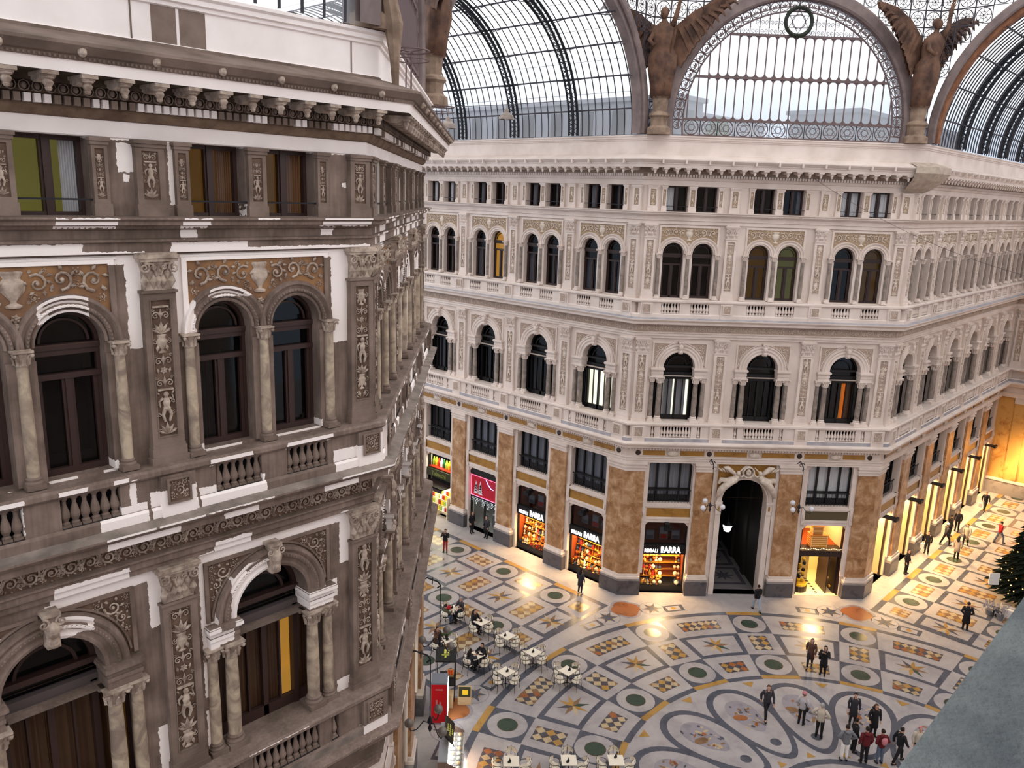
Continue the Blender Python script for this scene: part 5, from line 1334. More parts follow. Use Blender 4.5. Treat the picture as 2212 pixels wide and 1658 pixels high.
m = MB(); m.tube([(.2, .1, 3.8), (.4, .1, 3.5), (.65, .1, 3.3), (.9, .1, 3.25)], .02, 5); add('neon_line', m.mesh('neon_line', ['led_blue']), sc_)
m = MB()
for i in range(22):
    for j in range(rr.randint(2, 6)): m.ball((-1.15+i*.11, .14, 2.25-j*.1), .014, 4)
add('icicle_light', m.mesh('icicle_light', ['led_white']), s)
m = MB(); m.face([(-1.22, .22, 0), (1.22, .22, 0), (1.22, .22, 2.3), (-1.22, .22, 2.3)]); add('pane', m.mesh('pane', ['glass']), s)
m = MB(); m.face([(-1.3, 2.6, 0), (1.3, 2.6, 0), (1.3, 2.6, 4.4), (-1.3, 2.6, 4.4)]); m.box(-.2, 1.1, 1.2, 1.6, 0, .9); add('shop_interior', m.mesh('shop_interior', ['curtain_grey']), s)
light('AREA', 'shop_light', T(0, 1.4, 2.2), 30, (.85, 1, .75), 1.6, .8, parent=s)
# tobacconist
F = FR['F1'] @ T(-15.82); m = MB(); m.box(-1.3, -1.22, .1, .3, 0, 4.4); m.box(1.22, 1.3, .1, .3, 0, 4.4); m.box(-1.3, 1.3, .1, .3, 4.3, 4.4)
s = add('shop_front', m.mesh('shop_front', ['frame_black']), None, F); tag(s, 'brightly lit tobacco shop with green sign at the far left', 'shop front')
plain('sign_green', srgb(52, 52, 28), .5); plain('letter_dim', srgb(120, 124, 60), .5)
m = MB(); m.box(-1.3, 1.3, -.02, .2, 2.7, 3.25); sb = add('sign_board', m.mesh('sign_board', ['sign_green']), s)
t = curve_text('Tabacchi', .42, 'letter_dim', .01, .01); add('lettering', t, sb, T(0, -.03, 2.95) @ Matrix.Rotation(pi/2, 4, 'X'))
m = MB(); m.box(-1.2, 1.2, .1, .9, 3.3, 3.36); add('shelf', m.mesh('shelf', ['shop_red']), s); rr = random.Random(8)
for i in range(9):
    o = add('display_item', cached(('di', i % 5), lambda: (lambda m: (m.lathe([(.1, 0), (.12, .3), (.06, .5), (.05, .6)], 8), m.mesh('display_item', [['shop_lime', 'shop_yellow', 'shop_red', 'shop_white', 'shop_green'][i % 5]]))[-1])(MB())), None, F @ T(-1.1+i*.27, .5, 3.36)); tag(o, 'coloured bottle on the high shelf over the tobacco shop sign', 'bottle', 'bottles over the tobacco sign')
m = MB(); m.box(-1.25, 1.25, -.9, .2, 2.3, 2.36); m.box(-1.25, 1.25, -.9, -.84, 2.1, 2.36); add('awning', m.mesh('awning', ['wood_dark']), s)
light('AREA', 'shop_light', T(0, .4, 4.2), 60, (.9, 1, .7), 1.6, .5, parent=s); light('AREA', 'shop_light', T(0, -.2, 2.25), 70, (1, .9, .62), 2, 1, parent=s)
for i in range(36):
    o = add('magazine', cached(('mag', i % 4), lambda: (lambda m: (m.box(-.11, .11, -.02, .02, 0, .3), m.mesh('magazine', [['shop_yellow', 'shop_lime', 'shop_white', 'shop_red'][i % 4]]))[-1])(MB())), None, F @ T(-1.1+(i % 9)*.27, .1-.12*(i//9), 1.6-.36*(i//9))); tag(o, 'bright packet on the rack in front of the tobacco shop', 'packet', 'packets on the tobacco shop rack')
m = MB(); m.box(-1.3, 1.3, .25, .3, 0, 2.3); [m.box(-1.25, 1.25, .06-.12*j, .16-.12*j, 1.56-.36*j, 1.6-.36*j) for j in range(4)]; [m.box(x-.02, x+.02, -.32, .25, 0, 1.6-.0) for x in (-1.2, 0, 1.2)]; add('display_rack', m.mesh('display_rack', ['shop_cream']), s)
# golden shop right of the arch
F = FR['F2'] @ T(11.7); m = MB(); m.box(-1.3, -1.2, .1, .3, 0, 4.4); m.box(1.2, 1.3, .1, .3, 0, 4.4, 0); m.box(-1.3, 1.3, .05, .3, 2.45, 2.75); m.box(-1.3, 1.3, .0, .9, 2.75, 2.82)
s = add('shop_front', m.mesh('shop_front', ['wood_dark']), None, F); tag(s, 'golden lit shop with wicker hampers, right of the arched passage', 'shop front')
m = MB()
for x in (-1.3, 1.3): m.face([(x, .3, 0), (x, 3.5, 0), (x, 3.5, 4.4), (x, .3, 4.4)])
m.face([(-1.3, 3.5, 0), (1.3, 3.5, 0), (1.3, 3.5, 4.4), (-1.3, 3.5, 4.4)]); m.face([(-1.3, .2, 4.38), (1.3, .2, 4.38), (1.3, 3.5, 4.38), (-1.3, 3.5, 4.38)]); m.face([(-1.3, .0, .012), (1.3, .0, .012), (1.3, 3.5, .012), (-1.3, 3.5, .012)]); m.box(-1.28, 1.28, .9, 3.4, 2.6, 2.8, 1)
for i in range(9): z = .016; y = .3+i*.35; m.face([(.15, y, z), (.27, y+.12, z), (.15, y+.24, z), (.03, y+.12, z)], 2)
add('shop_interior', m.mesh('shop_interior', ['wall_gold', 'shelf_red', 'wood_dark']), s)
m = MB(); m.lathe([(.48, 0), (.48, .35), (.46, .37)], 16, (-.8, .75, 0), 0); m.lathe([(.44, .37), (.44, .5)], 16, (-.8, .75, 0), 1); m.lathe([(.42, .5), (.42, 2.4)], 16, (-.8, .75, 0), 2, cap=False); [m.ball((-.8+.2*cos(i*1.3), .75+.2*sin(i*1.3), .6+i*.13), .12, 6, 3 if i % 2 else 1) for i in range(12)]
o = add('display_cylinder', m.mesh('display_cylinder', ['wood_dark', 'shop_yellow', 'glass', 'black']), s)
m = MB(); m.box(.62, .7, .3, 1.7, 0, 2.4); m.box(1.1, 1.2, .3, 1.7, 0, 2.4); [m.ball((.95, .5+.3*i, .4+.35*(i % 4)), .09, 6, 1) for i in range(5)]; add('door_leaf', m.mesh('door_leaf', ['wood_dark', 'shop_gold']), s)
m = MB()
for i in range(26): m.ball((-1.2+i*.096, .12, 2.88+.03*sin(i)), .03, 5)
add('string_light', m.mesh('string_light', ['lamp_soft']), s)
light('AREA', 'shop_light', T(0, 1.6, 4.3), 90, WARM, 2, 2, parent=s); light('AREA', 'shop_light', T(.1, 1.6, 2.55), 120, WARM, 1.6, 2.4, parent=s)
light('SPOT', 'door_spill', T(0, .1, 2.4) @ Matrix.Rotation(radians(-32), 4, 'X'), 600, WARM, .45, spot=radians(120), parent=s)
for i, (x, z, w_, h_) in enumerate(((0, 2.82, .95, .75), (-.1, 3.6, .6, .5))):
    m = MB(); m.box(-w_/2, w_/2, -w_*.3, w_*.3, 0, h_)
    for j in range(1, 6): m.box(-w_/2-.02, w_/2+.02, -w_*.3-.02, w_*.3+.02, h_*j/6, h_*j/6+.025, 1)
    for s_x in (-1, 1): m.box(min(s_x*w_/2, s_x*(w_/2-.03)), max(s_x*w_/2, s_x*(w_/2-.03)), -w_*.3-.03, -w_*.3, 0, h_, 1)
    m.box(-w_/2-.05, w_/2+.05, -w_*.33, w_*.33, h_-.05, h_+.02)
    if i == 1: m.tube([(-w_/2, 0, h_), (0, 0, h_+.2), (w_/2, 0, h_)], .02, 5)
    o = add('wicker_hamper', m.mesh('wicker_hamper', ['basket', 'basket_edge']), None, F @ T(x, .75, z)); tag(o, ('large lower wicker hamper in the golden shop', 'small wicker hamper topmost of the stack in the golden shop')[i], 'hamper')
# right wing: golden doorways
for i, c in enumerate(B3):
    F = FR['F3'] @ T(c); m = MB()
    m.box(-1.28, -1.0, 1.0, 1.12, 0, 4.3, 0); m.box(1.0, 1.28, 1.0, 1.12, 0, 4.3, 0); m.box(-1.28, 1.28, 1.0, 1.12, 4.0, 4.35, 0); m.box(-.95, -.8, 1.0, 1.1, 0, 4, 1); m.box(.8, .95, 1.0, 1.1, 0, 4, 1); m.box(-.95, .95, 1.0, 1.1, 2.5, 2.65, 1); m.box(-.06, .06, 1.0, 1.1, 0, 2.5, 1); m.box(1.1, 1.282, .14, .24, 0, 4.0, 1); m.box(-1.282, -1.1, .14, .24, 0, 4.0, 1)
    s = add('door_%d' % (i+1), m.mesh('doorway', ['wall_gold', 'wood_red']), None, F); tag(s, 'golden lit shop doorway, %s to the right of the right corner pier' % ORD[i], 'doorway', kind='structure')
    m = MB(); m.box(-.28, .28, -.75, .1, 4.28, 4.36); m.box(-.3, .3, -.8, -.65, 4.22, 4.4); add('awning_box', m.mesh('awning_box', ['black']), s)
    m = MB(); m.face([(-1, 1.2, 0), (1, 1.2, 0), (1, 1.2, 4), (-1, 1.2, 4)]); add('lit_showcase', m.mesh('lit_showcase', ['room_yellow']), s)
    m = MB()
    for sx in (-1.285, 1.285): m.face([(sx, .02, .0), (sx, 1.0, .0), (sx, 1.0, 4.1), (sx, .02, 4.1)])
    add('reveal_lining', m.mesh('reveal_lining', ['wall_gold']), s)
    light('AREA', 'doorway_light', T(0, .5, 4.2), 170, WARM, 2.2, .7, parent=s)
    light('SPOT', 'doorway_spill', T(0, -.2, 4.1) @ Matrix.Rotation(radians(-36), 4, 'X'), 1900, WARM, .4, spot=radians(110), parent=s)
light('SPOT', 'end_wall_light', T(42.6, 4.5, 3.4) @ Matrix.Rotation(radians(-90), 4, 'Y'), 900, WARM, 1.0, spot=radians(120))
# shop windows of the near angled wall, seen edge-on
for i, c in enumerate(B2):
    F = FR['N2'] @ T(c); m = MB(); m.box(-1.3, -1.15, .2, .34, 0, 4.3); m.box(1.15, 1.3, .2, .34, 0, 4.3); m.box(-1.3, 1.3, .2, .34, 3.9, 4.35); m.box(-1.3, 1.3, .2, .34, 0, .3)
    s = add('door_%d' % (i+7), m.mesh('shop_window', ['wood_dark']), None, F); tag(s, 'bright shop window low on the near angled wall, %s behind the corner' % ORD[i], 'shop window', kind='structure')
    m = MB(); m.face([(-1.15, .5, 0), (1.15, .5, 0), (1.15, .5, 3.9), (-1.15, .5, 3.9)]); add('lit_showcase', m.mesh('lit_showcase', ['room_lit']), s)
# lantern in the passage, chandeliers beside the arch
F2 = FR['F2']
def lantern():
    m = MB(); m.lathe([(.16, -.32), (.2, -.28), (.3, .08), (.3, .1)], 6, mat=0); o = MB(); o.lathe([(.33, .1), (.3, .14), (.14, .3), (.05, .34), (.02, .7)], 6); o.lathe([(.18, -.36), (.17, -.31)], 6)
    for k in range(6): a = k*pi/3; o.tube([(.2*cos(a), .2*sin(a), -.3), (.31*cos(a), .31*sin(a), .1)], .014, 4)
    return m, o
m, o = lantern(); L0 = add('hanging_lantern', o.mesh('hanging_lantern', ['black']), None, F2 @ T(6.9, 2.6, 3.15)); add('lamp_glass', m.mesh('lamp_glass', ['lamp_white']), L0); tag(L0, 'white glowing lantern hanging inside the dark passage', 'lantern')
m = MB(); m.tube([(0, 0, .65), (0, 0, 3.9)], .012, 4); add('hanging_rod', m.mesh('hanging_rod', ['black']), L0)
light('POINT', 'lantern_light', T(0, 0, -.05), 14, (.9, .95, 1), .25, parent=L0)
def chandelier(u, lab):
    m = MB(); m.tube([(0, .9, 2.35), (0, .5, 2.6), (0, .1, 2.45), (0, -.0, 2.3), (0, .12, 2.2)], .03, 6); m.tube([(0, 0, 2.32), (0, 0, .1)], .016, 5); spiral(m, 0, 2.45, .16, 0, 1, 1.4, y=.3, tr=.15)
    m.lathe([(.03, .3), (.09, .12), (.03, 0), (.07, -.12), (.02, -.25)], 8)
    o = add('hanging_lamp', m.mesh('hanging_lamp', ['iron_dark']), None, F2 @ T(u, -1.5, 5.95))
    tag(o, lab, 'lamp')
    for k in range(3):
        a = radians(100+k*120); c_, s_ = cos(a), sin(a); b = MB()
        b.tube([(0, 0, .05), (.2*c_, .2*s_, .16), (.42*c_, .42*s_, -.12), (.6*c_, .6*s_, -.16), (.66*c_, .66*s_, -.02)], .018, 5); q = add('lamp_arm', b.mesh('lamp_arm', ['iron_dark']), o)
        g = MB(); g.ball((.66*c_, .66*s_, .13), .15, 12); add('globe', g.mesh('globe', ['globe'], True), q)
chandelier(4.5, 'three-globe lamp hanging left of the arched passage'); chandelier(9.45, 'three-globe lamp hanging right of the arched passage')
# ------------------------------------------------------------------ people
CLOTH = dict(black=(28, 26, 30), charcoal=(52, 50, 56), navy=(30, 34, 52), darkred=(92, 24, 30), red=(168, 30, 42), beige=(170, 156, 150), cream=(186, 174, 160), jeans=(88, 100, 122), paleblue=(150, 164, 184), olive=(70, 70, 52),
             brown=(86, 58, 48), grey=(110, 110, 116), lightgrey=(176, 170, 174), pink=(190, 120, 126), white=(226, 222, 220), blonde=(176, 146, 96), darkhair=(34, 26, 24), greyhair=(150, 146, 144), brownhair=(80, 56, 42), redtrousers=(150, 34, 36), green=(60, 84, 60))
for k, v in CLOTH.items(): plain('c_'+k, srgb(*v), .85)
def skin_obj(name, V, E, R, mat, parent, root=0):
    me = D.meshes.new(name); me.from_pydata(V, E, []); me.materials.append(MATS[mat])
    o = D.objects.new(name, me); COL.objects.link(o)
    if parent: o.parent = parent
    md = o.modifiers.new('skin', 'SKIN'); me.skin_vertices[0].data[0]
    for i, r_ in enumerate(R):
        sv = me.skin_vertices[0].data[i]; sv.radius = (r_, r_) if not isinstance(r_, tuple) else r_; sv.use_root = (i == root)
    sd = o.modifiers.new('smooth', 'SUBSURF'); sd.levels = 1; sd.render_levels = 1
    for p in me.polygons: p.use_smooth = True
    return o
def limb(pose, s, seed):
    """returns shoulder, elbow, wrist, hip, knee, ankle, toe for side s"""
    rn = random.Random(seed); ph = s if seed % 2 else -s
    sh = (s*.18, 0, 1.42)
    el, wr = (s*.26, -.03, 1.15), (s*.25, .08, .9)
    hip, kn, an = (s*.09, 0, .92), (s*.1, .02, .5), (s*.11, -.02, .08)
    if pose == 'walk':
        kn = (s*.09, .2*ph+.05, .52); an = (s*.09, .28 if ph > 0 else -.34, .1); el = (s*.26, -.1*ph-.03, 1.15); wr = (s*.24, -.18*ph+.05, .92)
    elif pose == 'photo': el = (s*.27, .16, 1.22); wr = (s*.08, .36, 1.48)
    elif pose == 'pocket': el = (s*.3, -.08, 1.16); wr = (s*.2, .08, .98)
    elif pose == 'hips': el = (s*.4, -.06, 1.2); wr = (s*.2, .04, 1.06)
    elif pose == 'phone': el, wr = ((s*.26, .1, 1.18), (s*.08, .3, 1.2))
    elif pose == 'sit':
        sh = (s*.18, .02, .98); el = (s*.27, .16, .74); wr = (s*.12, .4, .8); hip = (s*.1, 0, .5); kn = (s*.13, .42, .52); an = (s*.12, .4+.1*ph, .08)
    elif pose == 'lean':
        sh = (s*.18, .16, .96); el = (s*.26, .38, .78); wr = (s*.1, .5, .82); hip = (s*.1, 0, .5); kn = (s*.13, .42, .52); an = (s*.12, .38, .08)
    toe = (an[0]+s*.02, an[1]+.15, .04)
    return sh, el, wr, hip, kn, an, toe
def person(x, y, head, pose, label, coat='black', legs='black', hair='darkhair', length=.0, hat=None, h=1.0, extras=(), bag=None, seed=1, shoes='black', headtilt=.03):
    root = add('person', None, None, T(x, y, .016) @ RZ(head-pi/2) @ Matrix.Diagonal((h*.9, h*.9, h*.9, 1))); tag(root, label, 'person')
    sit = pose in ('sit', 'lean')
    pz, ly = (.5, 0) if sit else (.93, 0)
    lean = {'lean': .16, 'sit': .03}.get(pose, .0)
    cz = pz+.37; nz = pz+.54; hz = pz+.66; ny = lean+headtilt*.5; hy = lean+headtilt
    V = [(0, 0, pz), (0, lean*.4, pz+.15), (0, lean*.8, cz), (0, ny, nz), (0, hy*.9, hz-.05), (0, hy, hz+.03), (0, hy+.0, hz+.1), (0, hy-.01, hz+.17), (0, hy+.105, hz+.04)]
    E = [(0, 1), (1, 2), (2, 3), (3, 4), (4, 5), (5, 6), (6, 7), (5, 8)]; R = [.11, .1, .12, .055, .062, .078, .085, .05, .016]
    L = {}
    for s in (-1, 1):
        sh, el, wr, hip, kn, an, toe = L[s] = limb(pose, s, seed)
        i = len(V); w = Vector(wr); d = (w-Vector(el)).normalized(); pm = w+d*.06; side = Vector((1, 0, 0)) if abs(d.x) < .8 else Vector((0, 1, 0)); u = (side-d*side.dot(d)).normalized()
        V += [sh, el, wr, tuple(pm)]; E += [(2, i), (i, i+1), (i+1, i+2), (i+2, i+3)]; R += [.055, .042, .026, .03]
        for k, (off, ln) in enumerate(((-.03, .07), (-.011, .085), (.009, .08), (.028, .065))):
            j = len(V); p1 = pm+u*off+d*.03; p2 = p1+d*ln*.6+Vector((0, .02, -.01)); V += [tuple(p1), tuple(p2)]; E += [(i+3, j), (j, j+1)]; R += [.009, .007]
        j = len(V); p1 = w+d*.03-u*.035*s; V += [tuple(p1), tuple(p1+d*.035-u*.02*s)]; E += [(i+3, j), (j, j+1)]; R += [.011, .008]
        i = len(V); V += [hip, kn, an, toe]; E += [(0, i), (i, i+1), (i+1, i+2), (i+2, i+3)]; R += [.08, .055, .04, .035]
    b = skin_obj('body', V, E, R, 'skin', root)
    m = MB()
    for s in (-1, 1): m.ball((s*.032, hy+.085, hz+.06), .012, 6)
    add('eyes', m.mesh('eyes', ['black']), b)
    m = MB(); m.tube([(-.025, hy+.09, hz-.005), (.025, hy+.09, hz-.005)], .007, 4); add('mouth', m.mesh('mouth', ['c_pink']), b)
    # coat or jacket
    m = MB(); hem = pz-.06-length if not sit else pz-.02
    rows = []
    for (zz, rx, ry) in ((hem, .17+length*.12, .13+length*.12), (pz+.02, .18, .135), (pz+.14, .165, .125), (cz-.05, .195, .14), (cz+.06, .2, .13), (nz-.06, .15, .1), (nz-.005, .075, .075), (nz+.04, .07, .07)):
        t = max(0, (zz-pz)/.54); cy = lean*min(1, t)
        rows.append([(rx*cos(2*pi*j/14), cy+ry*sin(2*pi*j/14), zz) for j in range(14)])
    m.grid(rows, 0, True, True)
    for s in (-1, 1):
        sh, el, wr, *_ = L[s]; e2 = tuple(Vector(wr)*.96+Vector(el)*.04)
        m.tube([(sh[0]*.75, sh[1], sh[2]), sh, tuple((Vector(sh)+Vector(el))/2), el, tuple((Vector(el)+Vector(wr))/2), e2], [.06, .078, .07, .062, .055, .048], 9)
    if length > .2 and sit: m.box(-.2, .2, -.16, .3, .44, .6)
    co = add('coat' if length > .12 else 'jacket', m.mesh('coat', ['c_'+coat], True), root)
    m = MB(); m.ball((0, 0, pz), (.16, .12, .12), 10)
    for s in (-1, 1):
        *_, hip, kn, an, toe = L[s]; m.tube([(hip[0], hip[1], hip[2]+.03), tuple((Vector(hip)+Vector(kn))/2), kn, tuple((Vector(kn)+Vector(an))/2), (an[0], an[1], an[2]+.02)], [.095, .088, .07, .062, .055], 9)
    add('trousers', m.mesh('trousers', ['c_'+legs], True), root)
    for s in (-1, 1):
        an, toe = L[s][5], L[s][6]; m = MB(); m.tube([(an[0], an[1]-.05, .045), (an[0], an[1]+.03, .055), toe, (toe[0], toe[1]+.03, .03)], [.042, .05, .043, .02], 8); add('shoe', m.mesh('shoe', ['c_'+shoes], True), root)
    m = MB(); rows = []
    for a in range(8):
        t = pi/2*(1-a/6.0); rr = .105
        row = []
        for j in range(14):
            ph = 2*pi*j/14; low = 1.0 if sin(ph) > .35 else 0
            tt = max(t, radians(38)) if low else t
            row.append((rr*.92*cos(tt)*cos(ph), hy-.012+rr*1.05*cos(tt)*sin(ph), hz+.065+rr*1.1*sin(tt)))
        rows.append(row)
    m.grid(rows, 0, True)
    if 'long' in extras: m.tube([(0, hy-.05, hz+.1), (0, hy-.1, hz), (0, hy-.12, hz-.14), (0, lean-.13, hz-.25)], [.07, .1, .1, .05], 8)
    add('hair', m.mesh('hair', ['c_'+hair], True), root)
    if hat: m = MB(); m.lathe([(.112, hz+.09), (.115, hz+.12), (.1, hz+.19), (.05, hz+.225)], 12, (0, hy-.01, 0)); add('hat', m.mesh('hat', ['c_'+hat], True), root)
    if 'hood' in extras: m = MB(); m.tube([(-.1, lean-.02, nz), (-.09, lean-.11, nz+.01), (0, lean-.15, nz), (.09, lean-.11, nz+.01), (.1, lean-.02, nz)], [.05, .065, .08, .065, .05], 8); add('hood', m.mesh('hood', ['c_'+coat], True), root)
    if bag:
        m = MB(); kind, colr = bag
        if kind == 'backpack': m.ball((0, -.2, cz-.02), (.15, .1, .2), 12); add('backpack', m.mesh('backpack', ['c_'+colr], True), root)
        elif kind == 'shoulder': m.ball((.24, -.06, .95), (.07, .13, .14), 10); m.tube([(.22, -.03, 1.05), (.1, -.12, 1.3), (-.08, .02, 1.47), (.05, .13, 1.3), (.22, .05, 1.05)], .012, 5); add('shoulder_bag', m.mesh('shoulder_bag', ['c_'+colr], True), root)
        elif kind == 'carrier': m.box(.2, .46, -.1, .08, .3, .68); m.tube([(.25, 0, .68), (.28, 0, .84), (.4, 0, .68)], .01, 4); add('carrier_bag', m.mesh('carrier_bag', ['c_'+colr]), root)
        elif kind == 'camera': m.box(-.07, .07, .4, .45, 1.5, 1.6); add('camera', m.mesh('camera', ['c_black']), root)
    return root
NE, SW, SE, NW = radians(43), radians(223), radians(-47), radians(133); EAST, NORTH, WEST, SOUTH = 0, pi/2, pi, -pi/2
person(3.71, 28.4, WEST+.6, 'photo', 'person in dark jacket and red trousers taking a photo at the far left', 'black', 'redtrousers', bag=('camera', 'black'), seed=2)
person(5.75, 19.0, EAST, 'stand', 'person in long dark coat looking into the gift shop window', 'charcoal', 'black', length=.3, shoes='white', extras=('long',), seed=3)
person(11.5, 10.9, NE+.2, 'walk', 'person in black jacket and pale jeans walking into the arched passage', 'black', 'paleblue', seed=4, extras=('hood',))
person(8.2, 6.35, WEST+.3, 'walk', 'long-haired person in dark brown coat walking, left of a pair', 'brown', 'black', length=.35, extras=('long',), seed=5, hair='brownhair')
person(8.0, 5.6, WEST+.2, 'photo', 'person in black coat with shoulder bag raising hands to the face', 'black', 'black', length=.35, bag=('shoulder', 'black'), extras=('long',), seed=6)
person(2.74, 5.95, SW, 'walk', 'man in dark zipped jacket walking alone on the mosaic towards the viewer', 'charcoal', 'black', seed=7, h=1.06, hair='brownhair')
person(3.5, 4.65, EAST+.1, 'pocket', 'person in pale lilac jacket and pink cap, left of two watching the floor', 'lightgrey', 'black', hat='pink', seed=8, bag=('shoulder', 'black'))
person(3.2, 3.72, EAST+.2, 'hips', 'grey-haired person in cream jacket with hands on hips', 'cream', 'black', hair='greyhair', seed=10, h=1.04)
person(5.15, 3.05, SW-.2, 'stand', 'person in long dark coat facing the group from its far left', 'charcoal', 'black', length=.35, seed=11)
person(5.0, 2.1, SW, 'stand', 'curly-haired person in black coat facing the group from behind', 'black', 'black', length=.35, extras=('long', 'hood'), seed=12, hair='brownhair')
person(2.5, 2.35, NE, 'hips', 'man in grey jacket and pale trousers, left end of the group', 'grey', 'white', seed=13, extras=('hood',), h=1.05)
person(3.35, 2.3, SE, 'stand', 'slim person in black turning right, between grey and red jackets', 'black', 'black', seed=14, hair='darkhair')
person(2.95, 1.72, NE, 'stand', 'man in dark red jacket and black trousers, seen from behind', 'darkred', 'black', seed=15, extras=('hood',), h=1.06)
person(3.4, 1.25, NE+.1, 'pocket', 'person in dark jacket with pink backpack', 'darkred', 'jeans', bag=('backpack', 'pink'), seed=16, extras=('hood',))
person(4.0, .72, SE+.3, 'walk', 'man in black half hidden by the stone ledge, right of the group', 'black', 'black', seed=18, h=1.04)
person(4.75, .25, SW, 'stand', 'person with reddish hair whose head just shows above the ledge', 'cream', 'black', hair='pink', seed=19)
person(22.9, 6.65, SW+.6, 'stand', 'man in black standing by the first golden doorway', 'black', 'black', seed=20, h=1.05)
person(29.6, 6.3, SE, 'walk', 'person in dark jacket with white cap walking along the right wing', 'charcoal', 'black', hat='white', seed=21)
person(27.8, 5.1, EAST, 'stand', 'person in beige coat walking away down the right wing', 'beige', 'black', length=.3, seed=22, extras=('long',))
person(30.6, 5.3, WEST, 'walk', 'person in pale coat farther down, behind the beige coat', 'cream', 'black', length=.3, seed=23, hair='brownhair')
person(18.05, 1.95, EAST+.3, 'pocket', 'man in long black coat standing near the Christmas tree', 'black', 'black', length=.4, seed=24, h=1.05)
person(32.9, 3.8, SE, 'walk', 'person in red jacket and jeans crossing the right wing', 'red', 'jeans', seed=25)
person(27.2, 6.75, WEST, 'stand', 'person in black carrying a white carrier bag by the golden doorways', 'black', 'black', bag=('carrier', 'white'), seed=26)
person(38.9, 6.2, WEST+.4, 'walk', 'farthest walker, in black with a large white bag', 'black', 'charcoal', bag=('carrier', 'white'), seed=27)
person(31.6, 6.6, SE, 'stand', 'person in black by the doorway behind the white cap', 'black', 'black', length=.2, seed=28)
person(33.0, 6.5, WEST, 'stand', 'person in charcoal at the doorway, right of the one in black', 'charcoal', 'black', seed=29)
person(7.0, 29.4, SOUTH, 'stand', 'dark figure outside the shop with the white fir, left', 'black', 'black', length=.3, seed=30)
person(7.2, 28.2, WEST, 'stand', 'dark figure inside the doorway of the white fir shop, right', 'charcoal', 'black', length=.2, seed=31)

# ------------------------------------------------------------------ cafe
def chair_meshes():
    f = MB(); B = MB(); S_ = MB()
    S_.lathe([(.02, .43), (.21, .43), (.225, .45), (.22, .48), (.02, .49)], 14)
    pts = [(.24*cos(radians(a)), .24*sin(radians(a)), .70) for a in range(-200, 21, 20)]
    rows = []
    for k, (z, r) in enumerate(((.62, .235), (.74, .25), (.84, .235), (.89, .2))):
        rows.append([(r*cos(radians(a)), r*sin(radians(a)), z-(0 if k < 2 else .06*abs(cos(radians(a)))**2)) for a in range(-165, -14, 15)])
    for o_ in (0, .025): B.grid([[(x*(1+o_*3), y*(1+o_*3), z) for (x, y, z) in r] for r in rows])
    f.tube([(.26*cos(radians(a)), .26*sin(radians(a)), .68) for a in range(-200, 21, 20)], .015, 5)
    for s in (-1, 1): f.tube([(s*.245, .09, .68), (s*.23, .2, .62), (s*.2, .2, .45)], .014, 5); f.tube([(s*.16, -.2, .88), (s*.18, -.17, .45)], .013, 5)
    f.tube([(0, -.26, .9), (0, -.22, .45)], .013, 5); f.tube([(.2*cos(2*pi*i/12), .2*sin(2*pi*i/12), .42) for i in range(12)], .014, 4, closed=True)
    lg = []
    for (x, y) in ((.17, .15), (-.17, .15), (.17, -.17), (-.17, -.17)):
        l = MB(); l.tube([(x, y, .43), (x*1.15, y*1.2, .2), (x*1.3, y*1.5, 0)], [.015, .014, .011], 5); lg.append(l.mesh('leg', ['black']))
    return S_.mesh('seat', ['cream'], True), B.mesh('backrest', ['cream'], True), f.mesh('frame', ['black'], True), lg
CH = chair_meshes()
def chair(x, y, a, label, group):
    r_ = add('cafe_chair', None, None, T(x, y, .016) @ RZ(a-pi/2) @ Matrix.Diagonal((.93, .93, .93, 1))); tag(r_, label, 'chair', group)
    add('seat', CH[0], r_); add('backrest', CH[1], r_); add('frame', CH[2], r_)
    for l in CH[3]: add('leg', l, r_)
    return r_
tm = MB(); tm.box(-.35, .35, -.35, .35, .725, .755); TOP = tm.mesh('table_top', ['cream'])
tm = MB(); tm.box(-.34, .34, -.34, .34, .705, .725); tm.tube([(0, 0, .7), (0, 0, .06)], .03, 8); [tm.tube([(0, 0, .1), (.26*cos(k*pi/2+.78), .26*sin(k*pi/2+.78), .02)], .02, 5) for k in range(4)]; TLEG = tm.mesh('pedestal', ['black'])
tm = MB(); tm.lathe([(.05, 0), (.055, .06), (.03, .12), (.012, .15), (.012, .2)], 8); tm.box(-.09, -.05, -.03, .03, 0, .07); DISP = tm.mesh('napkin_holder', ['black'])
TB = [(-1.53, 19.73, 0, 'upper of the empty tables, beside a person in black', 'ne se sw nw', (0, 0)), (-1.53, 17.85, 0, 'second empty table down the diagonal row', '', (-.1, .05)), (-1.71, 15.92, 0, 'third empty table down the diagonal row', '', (0, 0)),
      (-3.86, 15.69, 0, 'empty table nearest the star inlay and drinks stand', '', (.05, -.05)), (-1.71, 13.75, 0, 'rightmost empty table, beside a green disc', '', (.1, -.05)), (-3.89, 17.65, 0, 'table shared by a couple in dark clothes', '', (.1, 0)),
      (-4.1, 19.7, 0, 'table with a potted plant behind the street lamp', '', (.1, -.1)), (-1.7, 21.7, 0, 'table with a red bag on it', '', (0, .1)),
      (-8.11, 11.27, pi/4, 'left table cut by the bottom edge', '', (-.1, 0)), (-6.44, 9.73, pi/4, 'middle table cut by the bottom edge', '', (-.1, -.05)), (-5.09, 8.43, pi/4, 'right table cut by the bottom edge', '', (.12, .1))]
CL = ['table by a person in black', 'second table down the row', 'third table down the row', 'table nearest the star inlay', 'rightmost table', 'table of the dark couple', 'plant table', 'red bag table', 'left bottom table', 'middle bottom table', 'right bottom table']
SIDE = {0: ('far', 'right', 'near', 'left')}
